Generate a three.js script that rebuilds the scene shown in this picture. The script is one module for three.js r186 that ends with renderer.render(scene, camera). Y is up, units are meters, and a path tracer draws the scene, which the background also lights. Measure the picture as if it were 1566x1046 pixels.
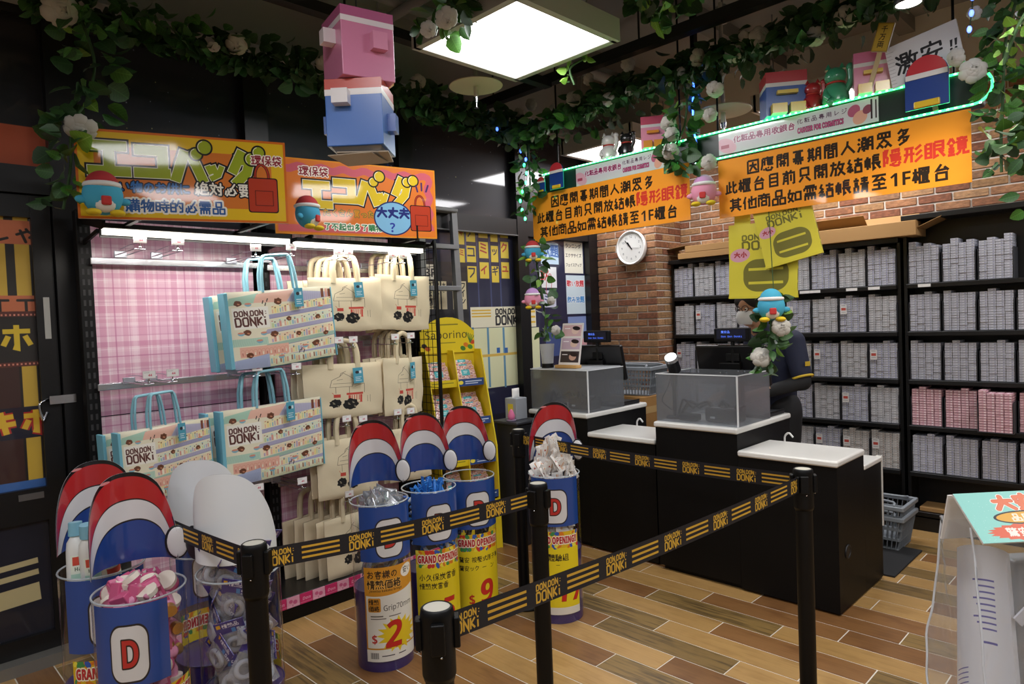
import * as THREE from 'three';
import { RoundedBoxGeometry } from 'three/addons/geometries/RoundedBoxGeometry.js';
import { mergeGeometries } from 'three/addons/utils/BufferGeometryUtils.js';
import { MarchingCubes } from 'three/addons/objects/MarchingCubes.js';
import { RectAreaLightUniformsLib } from 'three/addons/lights/RectAreaLightUniformsLib.js';

// ---------------------------------------------------------------- camera
const V = (x, y, z) => new THREE.Vector3(x, y, z);
const scene = new THREE.Scene();
scene.background = new THREE.Color(0x020204);
const FPX = 1036.69, YAW = 45.117 * Math.PI / 180, PITCH = -1.8235 * Math.PI / 180, ROLL = -2.2707 * Math.PI / 180;
const EYE = V(0, 1.55, 0);
const fwd = V(Math.cos(YAW) * Math.cos(PITCH), Math.sin(PITCH), -Math.sin(YAW) * Math.cos(PITCH));
const r0 = V(Math.sin(YAW), 0, Math.cos(YAW)), u0 = r0.clone().cross(fwd);
const right = r0.clone().multiplyScalar(Math.cos(ROLL)).addScaledVector(u0, Math.sin(ROLL));
const up = u0.clone().multiplyScalar(Math.cos(ROLL)).addScaledVector(r0, -Math.sin(ROLL));
const camera = new THREE.PerspectiveCamera(2 * Math.atan(523 / FPX) * 180 / Math.PI, 1566 / 1046, 0.05, 60);
camera.position.copy(EYE);
camera.quaternion.setFromRotationMatrix(new THREE.Matrix4().makeBasis(right, up, fwd.clone().negate()));
scene.add(camera);
// a pixel of the photograph on a plane of the room (axis = value)
function at(px, py, axis, value) {
  const d = fwd.clone().multiplyScalar(FPX).addScaledVector(right, px - 783).addScaledVector(up, 523 - py);
  return EYE.clone().addScaledVector(d, (value - EYE[axis]) / d[axis]);
}
function inView(p, margin = 60) {
  const d = p.clone().sub(EYE), k = d.dot(fwd);
  if (k < 0.1) return false;
  const x = 783 + FPX * d.dot(right) / k, y = 523 - FPX * d.dot(up) / k;
  return x > -margin && x < 1566 + margin && y > -margin && y < 1046 + margin;
}

// ---------------------------------------------------------------- renderer and light panels
const renderer = new THREE.WebGLRenderer();
renderer.toneMapping = THREE.LinearToneMapping;
renderer.toneMappingExposure = 1.12;
renderer.shadowMap.enabled = true;
RectAreaLightUniformsLib.init();
const PANEL_LIGHT = 15, PANEL_Y = 2.9;
const PANELS = [[2.44, -2.34], [4.69, -3.33], [4.85, -1.75], [0.1, -0.8], [2.2, -0.2], [-0.2, 0.8], [4.6, 0.1], [2.3, 1.4], [-1.9, -3.0], [-2.0, -0.6]];

// ---------------------------------------------------------------- helpers
let seedState = 20241;
const rnd = () => { seedState = (Math.imul(seedState, 1664525) + 1013904223) | 0; return (seedState >>> 0) / 4294967296; };
const rr = (a, b) => a + (b - a) * rnd();
const PI = Math.PI;
const used = new Map();
function numbered(n) { const k = used.get(n) || 0; used.set(n, k + 1); return k ? n + '_' + String(k).padStart(3, '0') : n; }
function shadow(o) { o.traverse((c) => { if (c.isMesh) { c.castShadow = true; c.receiveShadow = true; } }); return o; }
function tag(o, label, category, group) { o.userData.label = label; o.userData.category = category; if (group) o.userData.group = group; return o; }
function thing(name, label, category, p = [0, 0, 0], turn = 0, group) {
  const o = new THREE.Group(); o.name = numbered(name); scene.add(o);
  o.position.set(...p); o.rotation.y = turn;
  return tag(o, label, category, group);
}
function part(name, parent, geo, mat, label) {
  const m = new THREE.Mesh(geo, mat); m.name = name; m.castShadow = m.receiveShadow = true; parent.add(m);
  if (label) m.userData.label = label;
  return m;
}
function solo(name, label, category, geo, mat, p, group) {
  const m = part(numbered(name), scene, geo, mat); if (p) m.position.set(...p);
  return tag(m, label, category, group);
}
function struct(name, geo, mat, label) {
  const m = geo ? new THREE.Mesh(geo, mat) : new THREE.Group(); m.name = name; m.castShadow = m.receiveShadow = true; scene.add(m);
  m.userData.kind = 'structure'; m.userData.label = label; return m;
}
function copyOf(o, p, turn, label) {
  const c = o.clone(); c.name = numbered(o.name.replace(/_\d{3}$/, '')); scene.add(c);
  if (p) c.position.set(...p); if (turn !== undefined) c.rotation.y = turn; if (label) c.userData.label = label;
  return c;
}
function M(list) {
  return mergeGeometries(list.flat(9).filter(Boolean).map((g) => {
    const n = g.index ? g.toNonIndexed() : g;
    for (const k of Object.keys(n.attributes)) if (!['position', 'normal', 'uv'].includes(k)) n.deleteAttribute(k);
    n.morphAttributes = {}; return n;
  }));
}
const box = (w, h, d, x = 0, y = 0, z = 0) => new THREE.BoxGeometry(w, h, d).translate(x, y, z);
const span = (x0, x1, y0, y1, z0, z1) => box(x1 - x0, y1 - y0, z1 - z0, (x0 + x1) / 2, (y0 + y1) / 2, (z0 + z1) / 2);
const rbox = (w, h, d, r, x = 0, y = 0, z = 0, s = 2) => new RoundedBoxGeometry(w, h, d, s, Math.min(r, w / 2.01, h / 2.01, d / 2.01)).translate(x, y, z);
const rspan = (x0, x1, y0, y1, z0, z1, r) => rbox(x1 - x0, y1 - y0, z1 - z0, r, (x0 + x1) / 2, (y0 + y1) / 2, (z0 + z1) / 2);
const cyl = (r1, r2, h, x = 0, y = 0, z = 0, n = 24, open = false) => new THREE.CylinderGeometry(r1, r2, h, n, 1, open).translate(x, y, z);
const ball = (r, x = 0, y = 0, z = 0, n = 16) => new THREE.SphereGeometry(r, n, Math.max(6, n * 0.7 | 0)).translate(x, y, z);
const tube = (pts, r, n = 6, seg, closed = false) => new THREE.TubeGeometry(new THREE.CatmullRomCurve3(pts.map((p) => p.isVector3 ? p : V(...p)), closed, 'catmullrom', 0.3), seg || Math.max(4, pts.length * 4), r, n, closed);
function rod(a, b, r, n = 8) {
  const A = V(...a), B = V(...b), d = B.clone().sub(A);
  const g = new THREE.CylinderGeometry(r, r, d.length(), n);
  g.applyQuaternion(new THREE.Quaternion().setFromUnitVectors(V(0, 1, 0), d.clone().normalize()));
  return g.translate((A.x + B.x) / 2, (A.y + B.y) / 2, (A.z + B.z) / 2);
}
function beam(a, b, w, h) {   // rectangular bar between two points
  const A = V(...a), B = V(...b), d = B.clone().sub(A);
  const g = new THREE.BoxGeometry(w, h, d.length());
  g.applyMatrix4(new THREE.Matrix4().lookAt(B, A, Math.abs(d.y) > 0.95 * d.length() ? V(1, 0, 0) : V(0, 1, 0)));
  return g.translate((A.x + B.x) / 2, (A.y + B.y) / 2, (A.z + B.z) / 2);
}
const lathe = (pts, n = 28) => new THREE.LatheGeometry(pts.map((p) => new THREE.Vector2(...p)), n);
function extrude(pts, depth, bevel = 0, curve = 8) {
  const s = pts instanceof THREE.Shape ? pts : new THREE.Shape(pts.map((p) => new THREE.Vector2(...p)));
  return new THREE.ExtrudeGeometry(s, { depth, bevelEnabled: bevel > 0, bevelSize: bevel, bevelThickness: bevel, bevelSegments: 2, curveSegments: curve });
}
const mats = new Map();
function mat(color, rough = 0.6, metal = 0, extra) {
  const k = color + '|' + rough + '|' + metal + '|' + (extra ? JSON.stringify(extra) : '');
  if (!mats.has(k)) mats.set(k, new THREE.MeshPhysicalMaterial({ color, roughness: rough, metalness: metal, side: THREE.DoubleSide, ...extra }));
  return mats.get(k);
}
function canvas(w, h, paint, flat) {
  const c = document.createElement('canvas'); c.width = w; c.height = h;
  const g = c.getContext('2d'); paint(g, w, h);
  const t = new THREE.CanvasTexture(c); if (!flat) t.colorSpace = THREE.SRGBColorSpace;
  t.magFilter = THREE.LinearFilter; t.anisotropy = 8; return t;
}
const printMat = (tex, rough = 0.35, extra) => new THREE.MeshPhysicalMaterial({ map: tex, roughness: rough, side: THREE.DoubleSide, ...extra });
// a thin board with a printed front (+z) and a plain back
function board(name, parent, w, h, t, tex, rough, backColor = '#d8d6d0', extra) {
  const g = part(name, parent, box(w, h, t, 0, 0, -t / 2), mat(backColor, 0.6));
  const f = part('print', g, new THREE.PlaneGeometry(w, h).translate(0, 0, 0.0008), printMat(tex, rough, extra));
  return [g, f];
}
// values of smooth noise for textures
function hash2(x, y) { let n = Math.imul(x | 0, 374761393) + Math.imul(y | 0, 668265263); n = Math.imul(n ^ (n >>> 13), 1274126177); return ((n ^ (n >>> 16)) >>> 0) / 4294967296; }
function noise2(x, y) {
  const xi = Math.floor(x), yi = Math.floor(y), f = x - xi, g = y - yi, s = f * f * (3 - 2 * f), t = g * g * (3 - 2 * g);
  return (hash2(xi, yi) * (1 - s) + hash2(xi + 1, yi) * s) * (1 - t) + (hash2(xi, yi + 1) * (1 - s) + hash2(xi + 1, yi + 1) * s) * t;
}
const fbm = (x, y, o = 4) => { let a = 0.5, v = 0; for (let i = 0; i < o; i++, a /= 2, x *= 2.03, y *= 2.03) v += a * noise2(x + i * 17, y + i * 31); return v; };
function pixelTex(w, h, f, flat) {   // f(x, y) -> [r, g, b] in 0..255
  const d = new Uint8Array(w * h * 4);
  for (let y = 0; y < h; y++) for (let x = 0; x < w; x++) { const c = f(x, y), k = (y * w + x) * 4; d[k] = c[0]; d[k + 1] = c[1]; d[k + 2] = c[2]; d[k + 3] = 255; }
  const t = new THREE.DataTexture(d, w, h); if (!flat) t.colorSpace = THREE.SRGBColorSpace;
  t.wrapS = t.wrapT = THREE.RepeatWrapping; t.magFilter = THREE.LinearFilter; t.needsUpdate = true; return t;
}
const BLACK = mat('#080809', 0.5, 0, { specularIntensity: 0.5 }), BLACKGLOSS = mat('#0a0a0b', 0.22), CHROME = mat('#c9ccd2', 0.18, 1), STEEL = mat('#9a9da2', 0.35, 1), WHITE = mat('#e9e8e4', 0.5);
const CLEAR = new THREE.MeshPhysicalMaterial({ color: '#ffffff', roughness: 0.03, transmission: 1, thickness: 0, ior: 1.45, side: THREE.DoubleSide });
// ---------------------------------------------------------------- hand-drawn stroke lettering (x y pairs in a 100 box; "字 x0 y0 x1 y1" places another glyph)
const GLYPH = {
  口: '20 20 80 20 80 85 20 85 20 20', 日: '20 10 80 10 80 92 20 92 20 10;20 50 80 50', 目: '22 8 78 8 78 92 22 92 22 8;22 36 78 36;22 64 78 64',
  田: '12 12 88 12 88 90 12 90 12 12;12 50 88 50;50 12 50 90', 大: '8 38 92 38;50 8 46 45 10 92;50 42 92 92', 人: '50 8 46 40 8 92;48 38 92 92',
  木: '8 30 92 30;50 5 50 95;50 32 10 80;50 32 90 80', 門: '12 8 42 8 42 40;12 8 12 96;12 24 42 24;12 40 42 40;58 8 88 8 88 92 80 95;58 8 58 40;58 24 88 24;58 40 88 40',
  心: '15 60 10 85;30 45 32 80 45 90 75 90 80 75;48 40 55 58;75 45 92 75', 糸: '50 5 25 28 60 40 20 58 80 58;50 58 50 95;28 68 12 88;72 68 88 88',
  巾: '15 25 15 80;15 25 85 25 85 80 75 80;50 5 50 98', 言: '50 2 50 12;10 20 90 20;22 36 78 36;22 50 78 50;口 5 48 95 104',
  金: '50 3 8 35;50 3 92 35;25 42 75 42;15 60 85 60;50 42 50 92;28 68 35 86;72 68 65 86;8 95 92 95', 貝: '目 5 -4 95 78;38 74 15 98;62 74 88 98',
  氵: '25 8 70 22;10 38 60 50;10 95 75 62', 月: '25 8 20 60 8 95;25 8 80 8 80 92 65 92;25 35 80 35;25 62 80 62', 土: '20 35 80 35;50 8 50 92;5 92 95 92',
  艹: '5 40 95 40;32 5 32 75;68 5 68 75', 亻: '65 5 10 55;42 35 42 98', 隹: '30 2 5 35;20 22 20 98;20 22 95 22;20 46 90 46;20 70 90 70;20 94 98 94;58 22 58 94',
  罒: '10 10 90 10 90 90 10 90 10 10;37 10 37 90;63 10 63 90', 夕: '45 2 10 50;40 22 85 22 70 60 15 98;45 42 62 60', 方: '45 2 55 16;5 22 95 22;45 22 40 55 8 95;42 48 85 48 78 92 60 92',
  攵: '35 2 5 50;28 25 95 25;75 25 60 60 8 98;25 45 55 75 98 98', 長: '25 5 25 55;25 5 85 5;25 22 80 22;25 38 80 38;5 55 95 55;25 55 25 95 48 85;50 55 92 95;85 62 62 75',
  阝: '20 5 20 98;20 5 75 5 45 38 80 50 70 75 45 72', 艮: '10 5 85 5 85 48 10 48;10 26 85 26;10 5 10 92 48 82;48 50 98 95;92 58 62 70', 女: '40 5 15 60 85 95;5 35 95 35;75 35 60 70 10 95',
  雨: '12 5 88 5;50 5 50 95;5 30 95 30 95 75;5 30 5 70;22 50 36 54;22 72 36 78;64 50 80 54;64 72 80 78', 而: '5 8 95 8;50 8 40 35;10 95 10 35 90 35 90 95;36 35 36 90;63 35 63 90',
  青: '50 0 50 45;10 10 90 10;14 26 86 26;2 44 98 44;月 12 48 92 102', 王: '5 8 95 8;10 50 90 50;2 92 98 92;50 8 50 92', 也: '5 45 98 28 95 70 85 72;50 5 50 75;22 20 22 90 98 90 98 78',
  米: '木 0 0 100 100;20 6 35 24;80 6 65 24', 欠: '36 2 8 40;28 18 96 18 84 35;55 30 42 65 4 98;55 50 98 98', 扌: '2 28 95 28;55 2 55 92 35 92;5 68 95 52', 馬: '15 5 88 5;15 5 15 62;15 24 86 24;15 42 86 42;15 62 95 62 90 95 76 95;52 5 52 62;8 75 6 90;26 74 28 88;46 74 50 86;64 72 70 84',
  宀: '50 0 50 40;8 95 8 45 92 45 92 95', 忄: '50 2 50 98;15 30 5 52;80 24 95 44',
  因: '10 8 90 8 90 95 10 95 10 8;大 16 12 84 90', 應: '50 0 50 10;12 12 95 12;12 12 10 60 2 92;亻 18 18 42 62;隹 42 16 94 62;心 12 58 96 104', 開: '門 0 0 100 100;30 55 70 55;25 72 75 72;40 55 36 92;60 55 60 95',
  幕: '艹 10 0 90 24;日 26 18 74 50;大 5 44 95 80;巾 26 68 74 102', 其: '5 18 95 18;28 2 28 70;72 2 72 70;28 36 72 36;28 54 72 54;2 70 98 70;35 78 12 98;65 78 88 98', 期: '其 2 2 55 98;月 56 5 100 95',
  間: '門 0 0 100 100;日 24 44 76 98', 潮: '氵 0 0 24 100;40 2 40 20;26 10 56 10;日 20 18 62 68;24 80 58 80;40 66 40 98;月 58 5 100 95', 眾: '罒 8 0 92 36;人 28 34 72 66;人 2 58 50 100;人 50 58 98 100',
  多: '夕 15 0 85 55;夕 15 42 90 100', 此: '20 25 20 88;40 5 40 85;40 45 58 45;5 92 58 82;70 5 70 82 80 92 95 88 95 72;95 30 70 48',
  櫃: '木 0 0 38 100;98 8 42 8 42 95 98 95;52 18 90 18 90 34 52 34 52 18;71 10 71 40;48 42 94 42;貝 50 44 94 92', 台: '50 2 25 38 78 34;65 18 88 42;口 5 42 95 106', 前: '30 2 40 16;70 2 58 16;5 20 95 20;月 6 28 52 100;65 32 65 78;88 28 88 92 75 96',
  只: '口 5 -10 95 66;40 65 12 98;60 65 90 98', 放: '方 0 0 48 100;攵 46 0 100 100', 結: '糸 0 0 42 100;70 2 70 42;45 18 98 18;50 42 94 42;口 40 42 102 104', 帳: '巾 0 5 36 95;長 38 2 100 98',
  隱: '阝 0 0 32 100;45 10 92 5;50 15 55 25;68 12 70 24;88 10 82 25;36 34 95 34;65 34 65 46;40 46 92 46;42 56 92 56 92 68 42 68;心 34 58 100 104', 形: '5 15 55 15;2 50 58 50;20 15 18 60 5 95;42 15 42 98;92 5 62 28;95 35 65 60;98 65 60 98',
  眼: '目 -6 5 42 95;艮 42 2 100 98', 鏡: '金 0 0 42 100;70 0 70 8;46 10 98 10;58 14 62 24;85 14 80 24;44 28 100 28;日 46 32 98 68;65 68 60 85 44 98;80 68 80 92 100 92 100 82', 他: '亻 0 0 32 100;也 32 0 100 100',
  商: '50 0 50 12;5 14 95 14;33 18 38 28;68 18 62 28;10 95 10 32 90 32 90 95 80 95;40 32 28 48;60 32 72 48;口 22 48 78 92', 品: '口 15 -12 85 50;口 -8 44 54 106;口 46 44 108 106', 如: '女 0 0 54 100;口 46 15 108 95',
  需: '雨 6 0 94 50;而 8 50 92 102', 請: '言 0 0 42 100;青 44 0 100 100', 至: '8 8 92 8;50 8 22 40 80 36;62 22 88 48;15 66 85 66;50 48 50 94;5 94 95 94',
  環: '王 0 5 34 95;罒 38 0 100 26;38 32 100 32;口 48 30 92 58;60 56 60 98 74 86;64 58 98 98;60 66 40 88', 保: '亻 0 0 34 100;口 34 -8 100 44;38 56 98 56;68 40 68 98;68 56 38 92;68 56 98 92',
  袋: '25 0 8 32;18 18 18 42;30 20 95 12;58 0 68 30 92 40;78 2 88 10;50 46 50 54;8 58 92 58;48 58 8 88;34 72 34 98 55 88;55 60 92 98;82 66 65 76', 購: '貝 -2 4 42 96;42 12 98 12;58 0 58 30;82 0 82 30;38 30 100 30;44 98 44 46 96 46 96 98;70 30 70 90;44 62 96 62;38 80 100 80',
  物: '15 10 5 40;8 28 45 28;26 2 26 98;2 66 48 56;62 2 48 45;58 22 96 22 90 88 75 92;76 24 50 75;90 26 60 92', 時: '日 -6 12 42 88;68 0 68 38;46 16 94 16;40 38 100 38;40 60 100 60;82 42 82 95 70 95;54 70 62 82', 的: '25 0 15 18;日 -8 16 54 96;68 0 52 42;64 20 96 20 92 90 74 92;70 45 80 62',
  必: '心 0 0 100 100;82 5 20 95', の: '52 18 45 60 28 82 14 62 26 30 55 16 82 28 90 55 76 80 58 88', お: '12 28 62 28;36 8 36 84 18 88 12 72 40 52 70 48 88 64 78 86 58 90;72 18 90 34', 供: '亻 0 0 34 100;40 28 98 28;54 5 54 62;82 5 82 62;36 62 100 62;54 70 38 96;82 70 98 96',
  に: '18 10 14 60 20 92;42 28 85 26;42 70 52 86 90 86', 絶: '糸 0 0 42 100;62 0 44 28;58 14 88 14 80 30;48 34 92 34 92 60 48 60;70 34 70 60;48 34 48 92 98 92 98 78', 対: '25 2 28 14;2 20 50 20;42 20 30 60 4 92;12 36 48 85;54 32 100 32;84 4 84 92 70 92;62 50 72 64',
  要: '5 6 95 6;12 22 88 22 88 46 12 46 12 22;38 6 38 46;62 6 62 46;女 10 46 92 102', 丈: '8 32 92 32;52 5 48 50 10 95;22 45 55 75 94 95', 夫: '15 25 85 25;5 52 95 52;50 5 48 52 10 95;50 54 92 95', 了: '15 10 85 10 52 38;52 38 52 90 35 92', 不: '5 10 95 10;55 10 8 65;50 38 50 98;60 45 92 72',
  起: '24 0 24 40;6 18 44 18;2 40 48 40;24 40 24 85;24 62 46 62;12 58 2 92;4 88 98 96;56 10 92 10 92 40 58 40 58 78 98 78 98 62', 嗎: '口 -8 10 36 86;馬 34 0 100 100', 買: '罒 8 0 92 32;貝 12 28 88 102',
  た: '10 24 60 24;35 5 12 92;55 48 88 48;55 70 60 88 92 88', く: '70 5 25 48 75 95', さ: '10 30 90 26;45 5 75 60;25 60 25 85 75 90', ん: '50 5 10 92 40 55 58 60 62 90 92 60', け: '15 10 12 60 18 92;40 30 92 28;70 8 70 65 52 95', ど: '35 10 42 45;82 35 25 60 22 82 45 92 85 88;74 6 82 18;88 2 96 14',
  化: '亻 0 0 42 100;92 18 55 48;55 5 55 85 65 92 96 90 96 72', 粧: '米 0 0 46 100;52 12 98 12;54 12 44 92;土 56 26 100 94', 專: '20 10 80 10;22 20 78 20 78 46 22 46 22 20;22 33 78 33;50 0 50 56;8 56 92 56;5 70 98 70;72 60 72 98 58 98;28 78 38 90',
  用: '18 8 18 60 5 96;18 8 88 8 88 95 76 95;18 36 88 36;18 64 88 64;52 8 52 95', 收: '15 15 15 70;38 5 38 98;5 72 38 62;攵 44 0 100 100', 銀: '金 0 0 44 100;艮 46 2 100 98', 激: '氵 0 0 24 100;日 18 0 62 46;方 22 44 60 100;攵 56 0 100 100', 安: '宀 2 0 98 34;女 5 26 95 102',
  千: '75 5 25 20;5 45 95 45;50 15 50 98', 万: '8 12 92 12;42 12 38 50 8 95;40 42 82 42 75 92 58 92', 両: '8 8 92 8;12 95 12 32 88 32 88 95;50 8 50 75;30 50 30 75 70 75 70 50',
  本: '木 0 0 100 100;32 75 68 75', 酒: '氵 0 0 26 100;30 8 98 8;50 8 50 30;78 8 78 30;32 28 96 28 96 95 32 95 32 28;50 30 42 58;78 30 80 55 92 58;32 72 96 72', 歌: '2 8 50 8;口 -2 8 42 44;44 8 44 45;2 50 50 50;口 -2 50 42 88;44 50 44 95;欠 50 2 100 98',
  い: '18 22 22 70 38 85;78 25 90 60', 題: '日 -4 0 54 34;2 42 50 42;26 42 26 85;26 60 46 60;12 55 2 92;4 86 98 96;55 4 98 4;目 48 10 104 72;66 70 58 82;86 70 96 82', 飲: '28 2 4 28;28 2 50 24;日 -2 22 54 66;8 62 8 95 40 85;欠 50 2 100 98', み: '20 15 60 15 25 75 10 65 30 48 92 65;80 40 60 95',
  客: '宀 2 0 98 34;46 16 20 48;40 28 75 28 18 66;35 36 85 64;口 20 58 82 106', 様: '木 0 0 40 100;50 2 56 12;86 2 78 12;42 16 98 16;46 30 94 30;40 44 100 44;70 16 70 98;44 60 64 60 42 88;92 56 76 70;74 66 98 92', 情: '忄 0 0 32 100;青 38 0 100 100',
  熱: '23 0 23 44;4 12 44 12;2 26 48 26;6 46 46 42;55 14 88 14 86 58 98 62;70 0 66 40 52 62;10 80 4 96;34 80 36 96;60 80 64 96;84 80 94 96', 価: '亻 0 0 34 100;34 10 100 10;38 34 96 34 96 92 38 92 38 34;56 10 56 92;78 10 78 92', 格: '木 0 0 42 100;62 0 44 36;58 14 92 14 42 60;54 26 98 58;口 44 52 100 104',
  小: '50 4 50 92 38 90;25 35 8 70;75 35 92 70', 久: '38 4 10 50;32 22 75 22 60 60 10 96;48 40 92 96', 炭: '50 0 50 24;14 8 14 24 86 24 86 8;5 34 95 34;26 34 8 96;46 48 40 56;82 48 70 60;62 42 58 70 28 98;60 66 94 98', 當: '50 0 50 14;26 4 34 14;74 4 66 14;6 34 6 18 94 18 94 34;口 22 18 78 52;田 14 50 86 104',
  番: '80 2 25 10;5 30 95 30;50 8 50 54;48 30 8 56;52 30 92 56;田 14 52 86 104', 驚: '艹 2 0 50 18;口 0 12 46 46;攵 52 0 98 46;馬 8 46 94 102', 按: '扌 0 0 36 100;安 34 0 102 100', 壓: '10 4 95 4;10 4 2 70;日 14 8 48 38;月 16 38 46 68;大 46 10 98 68;土 18 64 94 100', 式: '5 28 95 28;12 52 52 52;32 52 32 85;5 90 55 80;62 4 68 60 84 92 96 90 96 75;78 6 88 18',
  原: '10 8 95 8;10 8 2 96;55 14 48 24;日 20 22 92 62;小 18 60 94 102', 子: '20 8 80 8 52 30;52 30 52 90 36 94;5 48 95 48', 筆: '25 0 12 20;20 8 46 8;70 0 58 20;64 8 94 8;28 24 78 24 78 48 28 48;8 36 95 36;25 60 80 60;8 74 95 74;50 16 50 100', 洗: '氵 0 0 28 100;52 4 42 24;40 22 96 22;68 2 68 50;34 50 100 50;54 52 34 96;78 52 78 92 98 92 98 78',
  潤: '氵 0 0 24 100;門 22 0 100 100;王 44 48 78 92', 體: '罒 4 0 40 20;月 4 26 42 100;4 24 44 24;罒 48 4 98 30;44 40 100 40;口 46 38 100 76;60 74 64 90;86 74 80 90;44 94 100 94', 組: '糸 0 0 42 100;52 6 90 6 90 92;52 6 52 92;52 34 90 34;52 62 90 62;42 92 100 92', 驗: '馬 0 0 46 100;人 48 0 100 34;58 36 90 36;口 44 38 74 66;口 72 38 102 66;人 46 60 74 98;人 72 60 100 98',
  エ: '15 15 85 15;50 15 50 85;5 85 95 85', コ: '12 18 85 18 85 85;8 85 92 85', ハ: '32 25 8 88;58 25 88 88', バ: 'ハ 0 0 100 100;72 2 80 16;90 0 98 13', ッ: '18 40 26 60;45 36 52 56;85 38 70 78 38 96', ク: '40 8 10 55;35 25 80 25 65 65 25 95', グ: 'ク 0 0 96 100;80 0 88 14;94 0 100 12',
  ド: '35 5 35 95;35 38 75 60;62 8 70 24;80 2 88 18', ン: '12 18 38 34;10 90 55 78 92 30', キ: '12 32 85 24;8 62 92 54;42 4 60 97', ギ: 'キ 0 0 94 100;76 2 84 16;92 0 99 13', ホ: '8 28 92 28;50 4 50 92 38 88;25 45 8 82;75 45 92 82', ー: '8 50 92 50', テ: '20 12 80 12;5 38 95 38;55 38 48 70 25 95',
  っ: '15 55 60 45 85 58 75 85 45 92', し: '28 8 28 75 45 92 85 78', ゃ: '15 58 60 40 85 55 68 72;30 38 50 95;55 30 62 42', フ: '12 15 85 15 75 55 30 95', ミ: '20 10 78 25;22 42 75 55;12 72 85 92', ィ: '78 30 15 70;52 52 52 98', ケ: '35 5 10 50;28 28 95 28;65 28 55 70 25 95', ュ: '22 42 68 42 62 85;10 87 92 87',
  ア: '8 12 90 12 60 45;50 32 45 70 20 95', ワ: '15 45 15 15 88 15 80 55 40 95', イ: '80 5 12 55;52 30 52 98', レ: '25 8 25 90 90 50', ジ: '20 12 40 24;12 38 32 50;15 92 55 82 88 40;70 5 78 18;85 2 93 15', ラ: '20 10 80 10;10 36 88 36 78 65 30 95', ニ: '20 22 80 22;8 80 92 80', サ: '5 32 95 32;28 6 28 60;72 6 72 55 40 96',
  ス: '15 14 82 14 60 55 10 92;58 55 92 90', ズ: 'ス 0 0 100 100;80 2 86 14;93 0 99 12', ェ: '22 40 78 40;50 40 50 90;12 90 88 90', プ: 'フ 0 0 92 100;88 4 96 4 96 14 88 14 88 4', や: '8 48 60 22 88 36 72 55;28 28 52 95;50 8 60 22', ら: '40 5 62 18;28 25 25 60 70 48 84 68 60 92', ち: '10 28 88 24;45 5 30 60 70 50 86 70 40 94', に2: '',
};
const strokeCache = new Map();
function strokesOf(ch) {
  if (strokeCache.has(ch)) return strokeCache.get(ch);
  const out = [];
  for (const item of (GLYPH[ch] || '').split(';')) {
    const t = item.trim().split(' ');
    if (t.length < 4) continue;
    if (GLYPH[t[0]]) {
      const [x0, y0, x1, y1] = t.slice(1).map(Number);
      for (const s of strokesOf(t[0])) out.push(s.map(([x, y]) => [x0 + (x1 - x0) * x / 100, y0 + (y1 - y0) * y / 100]));
    } else { const s = []; for (let i = 0; i + 1 < t.length; i += 2) s.push([+t[i], +t[i + 1]]); out.push(s); }
  }
  strokeCache.set(ch, out); return out;
}
// writes text from its left top corner; o: w weight, sx width factor, out [colour, extra weight] outlines, vertical
function write(g, text, x, y, size, color, o = {}) {
  const { w = 0.1, sx = 1, gap = 1.04, out = [], vertical = false, cap = 'round', font = 'bold' } = o;
  g.lineCap = cap; g.lineJoin = cap === 'round' ? 'round' : 'miter';
  const passes = [...out.map(([c, e]) => [c, w + e]), [color, w]];
  for (const [c, ww] of passes) {
    let cx = x, cy = y;
    g.strokeStyle = c; g.fillStyle = c; g.lineWidth = ww * size;
    for (const ch of text) {
      if (ch === ' ') { cx += size * 0.4 * sx; continue; }
      if (GLYPH[ch]) {
        for (const s of strokesOf(ch)) {
          g.beginPath(); s.forEach(([a, b], i) => { const X = cx + a / 100 * size * sx * 0.94, Y = cy + b / 100 * size * 0.94; i ? g.lineTo(X, Y) : g.moveTo(X, Y); }); g.stroke();
        }
        if (vertical) cy += size * gap; else cx += size * sx * gap;
      } else {
        g.font = font + ' ' + Math.round(size * 1.1) + 'px sans-serif';
        if (ww > w) { g.lineWidth = (ww - w) * size; g.strokeText(ch, cx, cy + size * 0.9); g.lineWidth = ww * size; }
        g.fillText(ch, cx, cy + size * 0.9);
        if (vertical) cy += size * gap; else cx += g.measureText(ch).width * 1.02;
      }
    }
  }
}
// plain latin text fitted to a width
function latin(g, text, x, y, size, color, o = {}) {
  g.save(); g.font = (o.font || 'bold') + ' ' + size + 'px ' + (o.family || 'sans-serif'); g.textAlign = o.align || 'left'; g.textBaseline = 'alphabetic';
  g.translate(x, y); if (o.skew) g.transform(1, 0, -o.skew, 1, 0, 0); if (o.fit) { const m = g.measureText(text).width; g.scale(o.fit / m, 1); }
  for (const [c, e] of o.out || []) { g.strokeStyle = c; g.lineWidth = e; g.lineJoin = 'round'; g.strokeText(text, 0, 0); }
  g.fillStyle = color; g.fillText(text, 0, 0); g.restore();
}
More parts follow.
